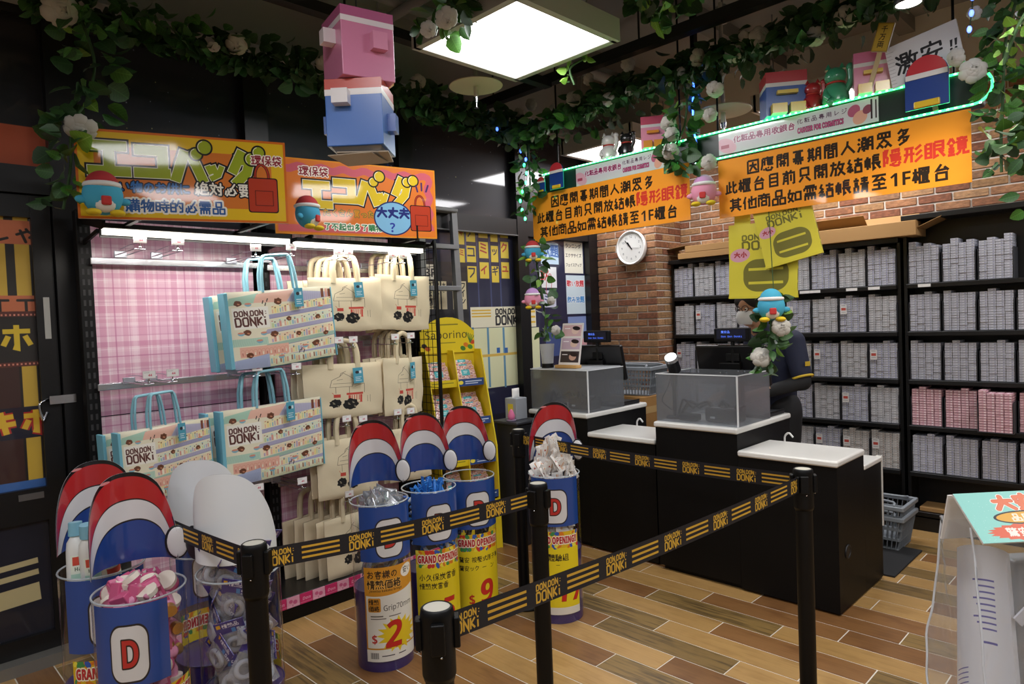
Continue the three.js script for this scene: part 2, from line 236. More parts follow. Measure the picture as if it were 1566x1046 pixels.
// the two-row block lettering on belts and bags
const BLOCK = { D: '0 0 75 0 100 22 100 78 75 100 0 100 0 0', O: '18 0 82 0 100 18 100 82 82 100 18 100 0 82 0 18 18 0', N: '0 105 0 0 100 100 100 -5', K: '0 -5 0 105;95 0 12 50 95 100', I: '12 32 12 105;12 -4 12 14', ':': '50 18 50 34;50 66 50 82' };
function wordmark(g, x, y, w, h, color, weight = 0.1) {
  g.strokeStyle = color; g.lineCap = 'butt'; g.lineJoin = 'miter';
  const row = (s, y0, hh, adv, ww, lw) => { g.lineWidth = lw; let cx = x; for (const ch of s) { if (ch === ' ') { cx += adv * 0.3; continue; } for (const st of BLOCK[ch].split(';')) { const t = st.split(' ').map(Number); g.beginPath(); for (let i = 0; i < t.length; i += 2) { const X = cx + t[i] / 100 * ww, Y = y0 + t[i + 1] / 100 * hh; i ? g.lineTo(X, Y) : g.moveTo(X, Y); } g.stroke(); } cx += ch === ':' || ch === 'I' ? adv * 0.75 : adv; } };
  const lw = h * weight;
  row('DON DON:', y + lw / 2, h * 0.29, w * 0.142, w * 0.092, lw * 0.72);
  row('DONKI', y + h * 0.47, h * 0.5, w * 0.22, w * 0.15, lw * 1.0);
}
// ---------------------------------------------------------------- floor of wood-look plank tiles
function woodTex(base, streak, amount, seed) {
  return pixelTex(128, 512, (x, y) => {
    const g = fbm(x / 9 + seed * 13, y / 150 + seed * 7, 4), k = fbm(x / 40 + seed, y / 60 + seed * 3, 3), f = fbm(x / 2.5 + seed * 5, y / 60, 2);
    const s = Math.max(0, Math.min(1, (g - 0.44) * 2.6 * amount + (k - 0.42) * 1.4)), q = 0.95 + f * 0.11;
    return base.map((b, i) => Math.max(0, Math.min(255, (b + (streak[i] - b) * s) * q)));
  });
}
const plankTones = [
  [woodTex([172, 136, 84], [148, 112, 64], 0.6, 1), woodTex([164, 129, 78], [140, 106, 60], 0.6, 2)],
  [woodTex([132, 94, 56], [108, 72, 41], 0.7, 3), woodTex([124, 87, 51], [102, 68, 39], 0.7, 4)],
  [woodTex([132, 106, 62], [80, 64, 40], 1.1, 5), woodTex([124, 99, 58], [76, 61, 38], 1.1, 6)],
].map((l) => l.map((t) => new THREE.MeshPhysicalMaterial({ map: t, roughness: 0.34, bumpMap: null })));
const floor = struct('floor', span(-3, 5.45, -0.12, -0.0015, -4, 3), mat('#d2ccbf', 0.8), 'floor of wood-look plank tiles with pale grout');
{
  const W = 0.151, L = 0.708, known = { '5,0': 1, '5,-1': 0, '4,0': 1, '4,-1': 0, '3,-1': 2, '3,-2': 1, '3,0': 0, '2,-2': 2, '2,-1': 0, '2,0': 1, '1,-1': 2, '1,0': 0, '0,-1': 2, '0,-2': 1, '0,0': 0, '-1,-1': 0, '-1,0': 1, '-2,-1': 1, '-2,0': 2, '-3,-1': 0, '-3,0': 2 };
  const geo = rbox(W - 0.0035, 0.02, L - 0.0035, 0.0012, 0, -0.01, 0, 1);
  const faces = box(W - 0.0058, 0.02, L - 0.0058, 0, -0.01, 0), rest = [];
  let n = 0;
  for (let i = -37; i <= 18; i++) {
    const m = ((i % 3) + 3) % 3, z0 = -1.424 - [0, 0.454, 0.238][m];
    for (let k = -5; k <= 6; k++) {
      const x = 2.692 + i * W, z = z0 + (k + 0.5) * L;
      if (z < -4.2 || z > 3 || x > 5.5 || x < -2.9) continue;
      const seen = inView(V(x, 0, z), 160) && x < 4.95 && !(x > 3.6 && x < 4.1 && z > -3.2 && z < -1.5) && z > -3.9;
      const tone = known[i + ',' + k] ?? [0, 1, 2, 0, 1][(hash2(i * 7 + 3, k * 13 + 5) * 5) | 0];
      if (seen && n < 300) { n++; const p = part('plank', floor, faces, plankTones[tone][(i + k) & 1]); p.position.set(x, 0, z); }
      else rest.push(faces.clone().translate(x, 0, z));
    }
  }
  const r = part('plank_field', floor, M(rest), plankTones[0][0]); r.userData.kind = 'stuff';
}
// ---------------------------------------------------------------- closed room around the camera
const wallGrey = mat('#8f8b84', 0.85), dark = mat('#1b1b1d', 0.7);
struct('wall_rear', span(-3.1, 5.6, -0.1, 3.7, 3, 3.12), wallGrey, 'plain grey wall behind the shop floor');
struct('wall_left', span(-3.12, -3, -0.1, 3.7, -4.1, 3.1), wallGrey, 'plain grey wall at the side of the shop');
struct('ceiling', span(-3.1, 5.6, 3.55, 3.7, -4.1, 3.1), mat('#8a8885', 0.9), 'dark grey open ceiling above the services');
struct('trim_1', span(-3, 5.43, 3.12, 3.55, -3.98, -3.62), mat('#9b9893', 0.8), 'grey soffit along the window wall');
{ // pipes, trunking, black cable rail
  const pipe = mat('#8e8d8b', 0.6);
  const pipeThing = (pts, r, label) => solo('ceiling_pipe', label, 'pipe', M([tube(pts, r, 12, 24), ...pts.slice(1, -1).map((p) => cyl(r * 1.25, r * 1.25, 0.05).rotateX(PI / 2).translate(...p)), ...pts.map((p) => rod([p[0], p[1], p[2]], [p[0], 3.56, p[2]], 0.006))]), pipe);
  pipeThing([[3.9, 3.35, -3.5], [3.9, 3.35, -2], [3.9, 3.35, 0.5]], 0.045, 'thick grey pipe under the ceiling behind the garland over the counters');
  pipeThing([[4.4, 3.3, -3.5], [4.4, 3.3, -1.6], [4.4, 3.3, 0.5]], 0.03, 'thin grey pipe under the ceiling above the cashier side');
  pipeThing([[0.3, 3.34, -3.1], [2, 3.34, -3.1], [5.2, 3.34, -3.1]], 0.035, 'grey sprinkler pipe running beside the soffit');
  pipeThing([[2.3, 3.28, -3.3], [2.3, 3.28, -2.5], [2.3, 3.28, 0.4]], 0.028, 'grey branch pipe above the square light panel');
  solo('cable_rail', 'long black cable rail hanging under the ceiling', 'rail', M([span(3.27, 3.33, 3.04, 3.1, -3.9, 2.4), ...[-3.4, -2.2, -1, 0.2].map((z) => rod([3.3, 3.09, z], [3.3, 3.56, z], 0.006))]), mat('#111113', 0.5));
  solo('cable_rail', 'black cable rail running above the pink plaid display', 'rail', M([span(0.2, 3.25, 3.0, 3.05, -2.88, -2.82), ...[0.6, 1.8, 3].map((x) => rod([x, 3.04, -2.85], [x, 3.56, -2.85], 0.006))]), mat('#111113', 0.5));
  for (let i = 0; i < 7; i++) { const z = -3.2 + i * 0.9; const b = struct('ceiling_rib_' + i, span(-3, 5.43, 3.45, 3.56, z - 0.05, z + 0.05), mat('#7b7976', 0.9), 'shallow rib of the open ceiling'); b.name = 'trim_' + (i + 2); }
}
// ---------------------------------------------------------------- square ceiling light panels
{
  const glow = new THREE.MeshPhysicalMaterial({ color: '#ffffff', emissive: '#fffdf8', emissiveIntensity: 3.2, roughness: 0.5 });
  const frameMat = mat('#b4b3b2', 0.55);
  PANELS.forEach(([x, z], i) => {
    const where = ['square ceiling light panel with deep white frame near the stacked paper boxes', 'square ceiling light panel behind the cat figurines', 'square ceiling light panel behind the boxy ornaments over the counter'][i];
    const t = thing('ceiling_light', where || 'square ceiling light panel over the aisle', 'ceiling light', [x, PANEL_Y, z], 0, where ? undefined : 'ceiling panels over the aisle');
    const w = 0.345, d = 0.11, s = [];
    for (const k of [-1, 1]) { s.push(span(k * w - 0.018, k * w + 0.018, 0, d, -w, w).toNonIndexed(), span(-w - 0.018, w + 0.018, 0, d, k * w - 0.018, k * w + 0.018).toNonIndexed()); }
    part('frame', t, M([s, span(-w, w, d - 0.01, d, -w, w)]), frameMat);
    part('diffuser', t, span(-w + 0.02, w - 0.02, 0.004, 0.012, -w + 0.02, w - 0.02), glow);
    for (const [a, b] of [[-0.25, -0.25], [0.25, 0.25]]) part('hanger', t, rod([a, d, b], [a, 3.56 - PANEL_Y, b], 0.004), STEEL);
    const l = new THREE.RectAreaLight('#fbfaff', PANEL_LIGHT, 0.61, 0.61); l.position.set(0, -0.004, 0); l.rotation.x = -PI / 2; l.name = 'panel_light'; t.add(l);
  });
  // sprinkler heads with round collector plates
  for (const [x, y, z, label] of [[2.76, 2.95, -2.99, 'sprinkler head with round cream plate beside the big light panel'], [3.72, 2.72, -1.92, 'sprinkler head with round cream plate above the lit cashier sign']]) {
    const s = thing('sprinkler_head', label, 'sprinkler', [x, y, z]);
    part('collector_plate', s, lathe([[0, 0.012], [0.155, 0.002], [0.16, -0.004], [0.155, -0.008], [0, 0]], 36), mat('#cfc4ad', 0.6));
    part('drop_pipe', s, M([cyl(0.012, 0.012, 0.62, 0, 0.31, 0), cyl(0.014, 0.014, 0.06, 0, -0.04, 0)]), mat('#bdb7aa', 0.5));
    part('nozzle', s, M([cyl(0.017, 0.013, 0.03, 0, -0.085, 0), cyl(0.008, 0.006, 0.03, 0, -0.115, 0), cyl(0.014, 0.014, 0.004, 0, -0.132, 0)]), CHROME);
  }
  // bare spot lamp at the top edge over the counter
  const s = thing('spot_lamp', 'round bright spot lamp hanging above the boxy ornaments', 'lamp', [3.05, 2.73, -0.78]);
  part('housing', s, M([lathe([[0, 0.12], [0.035, 0.12], [0.05, 0.02], [0.052, 0], [0.046, 0], [0.044, 0.02], [0, 0.03]], 24), rod([0, 0.12, 0], [0, 0.83, 0], 0.006)]), mat('#222224', 0.4));
  part('lens', s, cyl(0.045, 0.045, 0.006, 0, 0.006, 0), new THREE.MeshPhysicalMaterial({ color: '#fff', emissive: '#fff6e8', emissiveIntensity: 8 }));
  const l = new THREE.SpotLight('#fff4e4', 4, 6, 0.9, 0.6, 2); l.position.set(0, -0.005, 0); l.target.position.set(0, -2, 0); l.castShadow = true; l.name = 'spot_light'; s.add(l); s.add(l.target);
}
// ---------------------------------------------------------------- window wall at z = -3.93
const WZ = -3.93;
{
  const wall = struct('wall_window', null, null, 'black framed shop window wall'); wall.userData.kind = 'structure';
  const F = mat('#0e0e10', 0.38), bars = [[-3, -2.9], [-1.2, -1.06], [0.77, 0.92], [1.74, 1.88], [2.82, 2.94], [3.97, 4.09], [4.89, 5.03]];
  for (const [a, b] of bars) part('mullion', wall, span(a, b, 0, 3.15, WZ - 0.06, WZ + 0.06), F);
  part('transom', wall, span(-3, 5.03, 2.24, 2.37, WZ - 0.05, WZ + 0.055), F);
  part('sill', wall, span(0.92, 5.03, 0, 0.12, WZ - 0.05, WZ + 0.055), F);
  part('head', wall, span(-3, 5.03, 3.08, 3.2, WZ - 0.05, WZ + 0.05), F);
  part('outer_board', wall, span(-3.1, 5.45, -0.1, 3.6, WZ - 0.16, WZ - 0.1), mat('#050507', 0.9));
  part('transom_gasket', wall, span(2.94, 3.97, 2.235, 2.243, WZ + 0.02, WZ + 0.065), mat('#77787a', 0.4));
  let wn = 0;
  const pane = (x0, x1, y0, y1, tex, label, rough = 0.05) => {
    const m = struct('window_' + (++wn), new THREE.BoxGeometry(x1 - x0, y1 - y0, 0.012).translate((x0 + x1) / 2, (y0 + y1) / 2, WZ - 0.01), new THREE.MeshPhysicalMaterial({ map: tex, roughness: 0.55, clearcoat: 1, clearcoatRoughness: rough }), label);
    return m;
  };
  const star = (g, x, y, r, c) => { g.fillStyle = c; g.beginPath(); for (let i = 0; i < 10; i++) { const a = i * PI / 5 - PI / 2, q = i % 2 ? r * 0.4 : r; g.lineTo(x + Math.cos(a) * q, y + Math.sin(a) * q); } g.fill(); };
  const sky = (w, h) => canvas(w, h, (g) => { g.fillStyle = '#0d1020'; g.fillRect(0, 0, w, h); for (let i = 0; i < 26; i++) star(g, rnd() * w, rnd() * h, rr(1.2, 3.6), ['#aeb0c0', '#8c8fa8', '#c9b978'][(rnd() * 3) | 0]); });
  for (const [a, b] of [[0.92, 1.74], [1.88, 2.82], [2.94, 3.97], [4.09, 4.89]]) pane(a, b, 2.37, 3.08, sky(512, 400), 'upper window pane with dark star-speckled film');
  const shadesOfNavy = '#171b3c';
  // lower panes: the printed tower street
  const towers = (x0, x1, y0, y1, paint) => canvas(Math.round((x1 - x0) * 640), Math.round((y1 - y0) * 640), (g, w, h) => {
    const X = (px, py = 430) => (at(px, py, 'z', WZ).x - x0) / (x1 - x0) * w, Y = (px, py) => (y1 - at(px, py, 'z', WZ).y) / (y1 - y0) * h;
    g.fillStyle = shadesOfNavy; g.fillRect(0, 0, w, h);
    const R = (px0, py0, px1, py1, c) => { const a = X(px0), b = X(px1), t = Y((px0 + px1) / 2, py0), u = Y((px0 + px1) / 2, py1); g.fillStyle = c; g.fillRect(a, t, b - a, u - t); return [a, t, b - a, u - t]; };
    paint(g, w, h, X, Y, R);
  });
  pane(2.94, 3.97, 0.12, 2.24, towers(2.94, 3.97, 0.12, 2.24, (g, w, h, X, Y, R) => {
    R(714, 335, 716, 470, '#4b5585'); R(731, 335, 733, 470, '#3c4470'); R(750, 335, 752, 470, '#3c4470'); R(765, 335, 767, 470, '#3c4470');
    const cols = [[692, 701, 'アケクミ', 0], [704, 713, 'ギミアケ', 1], [716, 730, 'アコフ', 0], [735, 749, '炭ミィ', 1], [753, 764, 'ケッギ', 0], [768, 780, 'ークュ', 1]];
    cols.forEach(([a, b, s, odd], i) => { let y = (i < 2 ? 355 : 345) - odd * 6; for (const ch of s) { const r = R(a, y, b, y + 25, '#e9cf45'); write(g, ch, r[0] + 3, r[1] + 4, r[2] - 5, odd ? '#b32a2a' : '#26264a', { w: 0.13 }); y += 31; } });
    const bnd = R(718, 469, 800, 500, '#e8e3c8'); for (let i = 0; i < 3; i++) { g.fillStyle = '#e0b53a'; g.fillRect(bnd[0] + 8, bnd[1] + 14 + i * 15, (X(752) - bnd[0]) - 20, 7); }
    wordmark(g, X(757), bnd[1] + 8, (X(806) - X(757)) * 0.8, bnd[3] - 18, '#1c1c20', 0.12);
    R(718, 501, 790, 593, '#dfe0b6'); for (const p of [742, 766]) R(p, 501, p + 3, 593, '#5e8fae'); R(718, 501, 722, 593, '#3d6d93'); R(722, 541, 790, 545, '#d8b452'); R(756, 532, 761, 540, '#2d62a8'); R(768, 532, 773, 540, '#2d62a8');
    R(640, 400, 716, 520, '#15151b'); const f3 = R(650, 404, 668, 427, '#ddd6c4'); latin(g, '3F', f3[0] + 4, f3[1] + f3[3] * 0.85, f3[3] * 0.8, '#14141a', { fit: f3[2] - 8 });
    [[651, 662, '日本酒'], [664, 673, '炭久'], [675, 683, '大小'], [692, 701, 'ワイン'], [703, 713, 'ワイン']].forEach(([a, b, s]) => { const r = R(a, 430, b, 473, '#cfc39d'); write(g, s, r[0] + 4, r[1] + 6, r[2] - 8, '#17171c', { w: 0.14, vertical: true, gap: 1.08 }); });
    R(640, 640, 800, 900, '#0e1024');
  }), 'window pane printed with a navy tower street and pale doors');
  pane(4.09, 4.89, 0.12, 2.24, towers(4.09, 4.89, 0.12, 2.24, (g, w, h, X, Y, R) => {
    R(800, 469, 818, 500, '#e8e3c8'); for (let i = 0; i < 3; i++) R(804, 475 + i * 8, 817, 478 + i * 8, '#e0b53a');
    R(800, 501, 822, 580, '#dfe0b6'); R(832, 500, 856, 545, '#3c4f86');
    [[800, 806, 368, 425], [829, 856, 372, 404], [826, 852, 408, 440], [830, 850, 444, 470]].forEach(([a, b, c, d], i) => { const r = R(a, c, b, d, ['#e3ca48', '#b9d3e6', '#dfe3e6', '#c9cde0'][i]); write(g, ['アコ', '歌題', '飲', 'ミ'][i], r[0] + 8, r[1] + 10, Math.min(r[2], r[3]) * 0.6, ['#b32a2a', '#3a66ae', '#c23a3a', '#39406c'][i], { w: 0.12 }); });
    g.strokeStyle = '#b8404a'; g.lineWidth = 4; g.beginPath(); g.ellipse(X(840), Y(840, 435), 22, 60, 0.2, 0, 7); g.stroke();
    const c1 = R(865, 370, 893, 418, '#dedccb'); ['ランニング', 'エクササイズ', 'フェイスアップ'].forEach((s, i) => write(g, s, c1[0] + 10, c1[1] + 12 + i * c1[3] * 0.31, (c1[2] - 20) / s.length / 1.06, '#2c2c33', { w: 0.12 }));
    const c2 = R(866, 421, 895, 480, '#c3d4dd'); write(g, '歌い放題', c2[0] + 8, c2[1] + 30, (c2[2] - 16) / 4.2, '#c43a44', { w: 0.14, out: [['#f2f2f2', 0.12]] }); write(g, '飲み放題', c2[0] + 8, c2[1] + c2[3] * 0.55, (c2[2] - 16) / 4.2, '#3f86c4', { w: 0.14, out: [['#f2f2f2', 0.12]] });
    const c3 = R(867, 484, 895, 540, '#7f92c4'); g.fillStyle = '#d9a4a8'; g.fillRect(c3[0], c3[1] + c3[3] * 0.6, c3[2], c3[3] * 0.4); g.fillStyle = '#c7d2ea'; g.beginPath(); g.ellipse(c3[0] + c3[2] * 0.5, c3[1] + c3[3] * 0.55, c3[2] * 0.3, c3[3] * 0.16, 0, 0, 7); g.fill();
    R(896, 380, 900, 540, '#8a8f9e'); R(897, 420, 899, 470, '#d4b83a');
  }), 'window pane printed with stacked shop signs beside the brick pillar');
  for (const [a, b] of [[0.92, 1.74], [1.88, 2.82]]) pane(a, b, 0.12, 2.24, canvas(64, 128, (g) => { g.fillStyle = '#12152e'; g.fillRect(0, 0, 64, 128); }), 'lower window pane with plain navy film behind the display rack');
  // glass entrance door with a printed poster
  const door = struct('door_1', null, null, 'black framed glass entrance door with yellow and black posters');
  const DX0 = -0.28, DX1 = 0.77;
  part('stile', door, span(DX1 - 0.085, DX1 - 0.005, 0.02, 2.235, WZ - 0.03, WZ + 0.03), F); part('stile', door, span(DX0, DX0 + 0.08, 0.02, 2.235, WZ - 0.03, WZ + 0.03), F);
  part('rail', door, span(DX0 + 0.08, DX1 - 0.085, 0.68, 0.84, WZ - 0.028, WZ + 0.032), F); part('rail', door, span(DX0 + 0.08, DX1 - 0.085, 2.13, 2.235, WZ - 0.028, WZ + 0.028), F); part('rail', door, span(DX0 + 0.08, DX1 - 0.085, 0.02, 0.14, WZ - 0.028, WZ + 0.03), F);
  part('door_mullion', door, span(-1.06, DX0, 0, 2.24, WZ - 0.03, WZ + 0.02), F);
  part('lock_plate', door, span(DX1 - 0.2, DX1 - 0.1, 0.79, 0.82, WZ + 0.03, WZ + 0.036), STEEL);
  part('latch', door, M([tube([[DX1 - 0.06, 1.26, WZ + 0.035], [DX1 - 0.1, 1.24, WZ + 0.06], [DX1 - 0.09, 1.16, WZ + 0.06], [DX1 - 0.07, 1.2, WZ + 0.06]], 0.007), span(DX1 - 0.06, DX1 + 0.05, 1.235, 1.275, WZ + 0.058, WZ + 0.068)]), CHROME);
  const sticker = part('sticker', door, span(DX1 - 0.055, DX1 - 0.03, 1.55, 1.75, WZ + 0.03, WZ + 0.0315), mat('#b9bab5', 0.5));
  const dp = (y0, y1, paint, label) => part('door_pane', door, new THREE.BoxGeometry(DX1 - DX0 - 0.16, y1 - y0, 0.01).translate((DX0 + DX1) / 2, (y0 + y1) / 2, WZ - 0.005), new THREE.MeshPhysicalMaterial({ map: canvas(600, Math.round((y1 - y0) * 690), paint), roughness: 0.5, clearcoat: 0.8, clearcoatRoughness: 0.06 }), label);
  const SX = 600 / (DX1 - DX0 - 0.16);
  dp(0.84, 2.13, (g, w, h) => {
    const X = (px) => (at(px, 450, 'z', WZ).x - (DX0 + 0.08)) * SX, Y = (py) => (2.13 - at(40, py, 'z', WZ).y) / 1.29 * h;
    g.fillStyle = '#cdaa3c'; g.fillRect(0, 0, w, h);
    g.fillStyle = '#191410'; for (const px of [-60, -24, 12, 49]) g.fillRect(X(px), 0, X(px + 14) - X(px), h);
    const band = (y0, y1, c) => { g.fillStyle = c; g.fillRect(0, Y(y0), w, Y(y1) - Y(y0)); };
    band(338, 374, '#c9714a'); write(g, 'いらっしゃ', X(53) - 330, Y(342), 68, '#1d1512', { w: 0.12 });
    band(452, 476, '#c9714a'); write(g, 'エエエエエ', X(53) - 330, Y(455), 66, '#1d1512', { w: 0.12 });
    band(476, 560, '#5a2620'); band(484, 553, '#191312'); g.fillStyle = '#d98a74'; for (let i = 0; i < 60; i++) { g.fillRect(i * 11, Y(480), 5, 6); g.fillRect(i * 11, Y(555), 5, 6); }
    write(g, 'ドン.キホー', X(62) - 430, Y(495), 92, '#e3c22e', { w: 0.17, cap: 'butt' });
    g.fillStyle = '#3a1c18'; g.fillRect(0, Y(560), X(22), h); band(622, 670, '#141428'); write(g, 'ンキホ', X(64) - 250, Y(626), 84, '#e3b82e', { w: 0.2, cap: 'butt', out: [['#b3261e', 0.12]] });
    g.fillStyle = '#3a68ac'; g.fillRect(0, Y(735), w, 40);
  });
  dp(0.14, 0.68, (g, w, h) => { g.fillStyle = '#191a28'; g.fillRect(0, 0, w, h); g.fillStyle = '#c8b98a'; for (const [y, t] of [[0.42, 0.05], [0.52, 0.05], [0.64, 0.16]]) { g.save(); g.translate(0, h * y); g.rotate(-0.06); g.fillRect(0, 0, w * 0.94, h * t); g.restore(); } });
  pane(-1.06, 0.77, 2.37, 3.08, canvas(800, 320, (g, w, h) => { g.fillStyle = '#12121a'; g.fillRect(0, 0, w, h); g.fillStyle = '#b5512f'; g.fillRect(0, h * 0.72, w, h * 0.28); write(g, 'ドンドンキキテドン', 30, h * 0.76, 74, '#1c1210', { w: 0.14 }); }), 'dark pane above the door with an orange printed strip');
  pane(-2.9, -1.2, 0.12, 2.24, canvas(64, 64, (g) => { g.fillStyle = '#15162a'; g.fillRect(0, 0, 64, 64); }), 'dark window pane left of the door');
  pane(-2.9, -1.2, 2.37, 3.08, sky(256, 128), 'upper dark pane left of the door');
  struct('trim_9', span(-0.3, 0.9, 0, 0.055, WZ + 0.03, WZ + 0.11), mat('#8d8b86', 0.5, 0.6), 'metal threshold strip under the door');
  struct('trim_10', span(4.09, 4.9, 0.12, 0.9, WZ + 0.015, WZ + 0.02), mat('#14162a', 0.5), 'navy lower panel of the window print');
}
// ---------------------------------------------------------------- brick pillar and back wall
{
  const brickTex = (b, s) => pixelTex(64, 32, (x, y) => { const n = fbm(x / 7 + s * 9, y / 6 + s, 4), k = fbm(x / 2 + s, y / 2, 2); return b.map((c, i) => Math.max(0, Math.min(255, c * (0.66 + n * 0.5 + k * 0.22)))); });
  const tones = [[160, 114, 80], [146, 98, 68], [172, 132, 94], [132, 84, 60], [158, 120, 82], [142, 106, 78]].map((c, i) => new THREE.MeshPhysicalMaterial({ map: brickTex(c, i + 1), roughness: 0.85 }));
  const mortar = mat('#d6d0c5', 0.9);
  const BL = 0.2, BH = 0.0505, PH = 0.0612, PLn = 0.211;
  function courses(parent, along, fixed, outward, a0, a1, y0, y1, name) {
    const geos = [0, 1, 2].map((i) => { const g = rbox(BL, BH, 0.016, 0.004 + i * 0.0007, 0, 0, 0, 1); return g; });
    let n = 0; const rest = [];
    for (let r = 0, y = y0 + PH / 2; y < y1; r++, y += PH) {
      for (let a = a0 - (r % 2 ? PLn / 2 : 0); a < a1; a += PLn) {
        const s = Math.max(a, a0), e = Math.min(a + BL, a1); if (e - s < 0.03) continue;
        const c = (s + e) / 2, k = (e - s) / BL, off = hash2(r * 3, Math.round(a * 50)) * 0.004;
        const p = part('brick', parent, geos[(r + n) % 3], tones[(hash2(r * 11, Math.round(a * 37)) * 6) | 0]); n++;
        p.scale.x = k;
        if (along === 'z') { p.rotation.y = -PI / 2; p.position.set(fixed + outward * (off * 0.6), y, c); } else p.position.set(c, y, fixed + outward * (off * 0.6));
        p.rotation.z = (hash2(n, r) - 0.5) * 0.012;
      }
    }
  }
  const wb = struct('wall_back', span(5.43, 5.58, -0.1, 3.6, -4.1, 3), mortar, 'brick back wall with pale mortar'); courses(wb, 'z', 5.43, -1, -3.25, -0.1, 2.0, 2.95);
  const lowPlain = part('plaster', wb, span(5.425, 5.431, 0, 2.0, -3.25, 1), mat('#26262a', 0.8)); lowPlain.name = 'lower_panel';
  const pil = struct('wall_pillar', span(5.02, 5.43, 0, 3.55, -3.98, -3.25), mortar, 'brown brick pillar with pale mortar in the corner');
  courses(pil, 'z', 5.02, -1, -3.87, -3.25, 0.78, 3.0); courses(pil, 'x', -3.25, 1, 5.02, 5.43, 0.78, 3.0);
}
// ---------------------------------------------------------------- display rack with pink plaid backing
const quad = (tl, tr, br, bl, axis, v) => {   // real size and centre of a rectangle seen on a plane of the room
  const [a, b, c, d] = [tl, tr, br, bl].map((p) => at(p[0], p[1], axis, v));
  const ctr = a.clone().add(b).add(c).add(d).multiplyScalar(0.25);
  return { c: ctr, w: (a.distanceTo(b) + c.distanceTo(d)) / 2, h: (a.distanceTo(d) + b.distanceTo(c)) / 2, roll: Math.atan2(b.y - a.y + c.y - d.y, Math.hypot(b.x - a.x + c.x - d.x, b.z - a.z + c.z - d.z)) };
};
{
  const g0 = thing('display_rack', 'black shop display rack with pink plaid back panels and metal rails', 'display rack', [1.77, 0, -3.6]);
  const L = (x) => x - 1.77, Zl = (z) => z + 3.6;
  const plaid = canvas(512, 512, (g, w, h) => {
    g.fillStyle = '#f0d3de'; g.fillRect(0, 0, w, h);
    const bands = [[0, 60, 0.34, '#c46a92'], [70, 8, 0.3, '#b86a94'], [92, 30, 0.28, '#d184a6'], [140, 90, 0.2, '#cf7fa4'], [150, 6, 0.28, '#b26a94'], [205, 8, 0.28, '#b86a94'], [250, 44, 0.36, '#c06a94'], [300, 6, 0.5, '#fff4f8'], [322, 70, 0.16, '#d48fb0'], [350, 10, 0.5, '#b8648f'], [405, 36, 0.32, '#c87aa0'], [450, 6, 0.3, '#b0648f'], [470, 30, 0.24, '#fff4f8']];
    for (const [p, s, a, c] of bands) { g.globalAlpha = a; g.fillStyle = c; g.fillRect(p, 0, s, h); g.fillRect(0, (p * 1.07) % 512, w, s * 0.9); }
    g.globalAlpha = 0.05; g.fillStyle = '#7a3c60'; for (let i = 0; i < 512; i += 4) { g.fillRect(i, 0, 1, h); g.fillRect(0, i, w, 1); }
    g.globalAlpha = 1;
  });
  plaid.wrapS = plaid.wrapT = THREE.RepeatWrapping;
  const plaidMat = printMat(plaid, 0.3, { clearcoat: 0.5, clearcoatRoughness: 0.15 });
  const panel = (x0, x1, y0, y1) => { const g = span(L(x0), L(x1), y0, y1, Zl(-3.79), Zl(-3.775)); const uv = g.attributes.uv, p = g.attributes.position; for (let i = 0; i < uv.count; i++) uv.setXY(i, p.getX(i) / 0.34, p.getY(i) / 0.34); return part('back_panel', g0, g, plaidMat, 'pink and white plaid back panel'); };
  panel(0.9, 1.7, 1.16, 2.12); panel(0.9, 1.7, 0.16, 1.155); panel(1.8, 2.63, 1.16, 2.12); panel(1.8, 2.63, 0.16, 1.155);
  for (const x of [0.865, 1.75, 2.665]) {
    const u = part('upright', g0, rspan(L(x) - 0.03, L(x) + 0.03, 0, 2.16, Zl(-3.81), Zl(-3.745), 0.004), BLACK);
    const sl = []; for (let i = 0; i < 38; i++) sl.push(span(L(x) - 0.016, L(x) - 0.006, 0.2 + i * 0.05, 0.228 + i * 0.05, Zl(-3.7455), Zl(-3.744)), span(L(x) + 0.006, L(x) + 0.016, 0.2 + i * 0.05, 0.228 + i * 0.05, Zl(-3.7455), Zl(-3.744)));
    part('slots', u, M(sl), mat('#2c2c2e', 0.7));
  }
  const railM = mat('#c4c6cc', 0.22, 0.9);
  for (const [x0, x1, y] of [[0.88, 1.74, 1.915], [0.88, 1.74, 1.305], [0.88, 1.74, 0.7], [1.76, 2.65, 1.905], [1.76, 2.65, 1.475], [1.76, 2.65, 1.04], [1.76, 2.65, 0.66]]) part('rail', g0, rspan(L(x0), L(x1), y - 0.017, y + 0.017, Zl(-3.735), Zl(-3.715), 0.004), railM);
  part('base', g0, span(L(0.84), L(2.69), 0.0, 0.1, Zl(-3.8), Zl(-3.4)), mat('#0c0c0d', 0.6));
  part('base_shelf', g0, rspan(L(0.84), L(2.69), 0.1, 0.13, Zl(-3.8), Zl(-3.39), 0.004), mat('#111112', 0.35));
  part('kick_strip', g0, span(L(0.84), L(2.69), 0.0, 0.07, Zl(-3.4), Zl(-3.388)), BLACK);
  const cardTex = [['#e9a6bf', '#d0608c'], ['#cf2f6c', '#f0a8c4']].map(([b, f], i) => printMat(canvas(96, 80, (g) => { g.fillStyle = b; g.fillRect(0, 0, 96, 80); g.fillStyle = f; g.strokeStyle = f; if (i) latin(g, 'Don', 16, 52, 34, f, { skew: 0.2 }); else { g.beginPath(); g.arc(30, 34, 14, 0, 7); g.arc(62, 44, 16, 0, 7); g.fill(); latin(g, 'v', 38, 72, 20, '#a02a58'); } g.fillStyle = 'rgba(255,255,255,.5)'; g.fillRect(0, 66, 96, 3); }), 0.4));
  const cg = box(0.073, 0.055, 0.004); for (let i = 0; i < 24; i++) { const c = part('price_card', g0, cg, cardTex[i & 1]); c.position.set(L(0.9) + i * 0.0752, 0.1, Zl(-3.386)); }
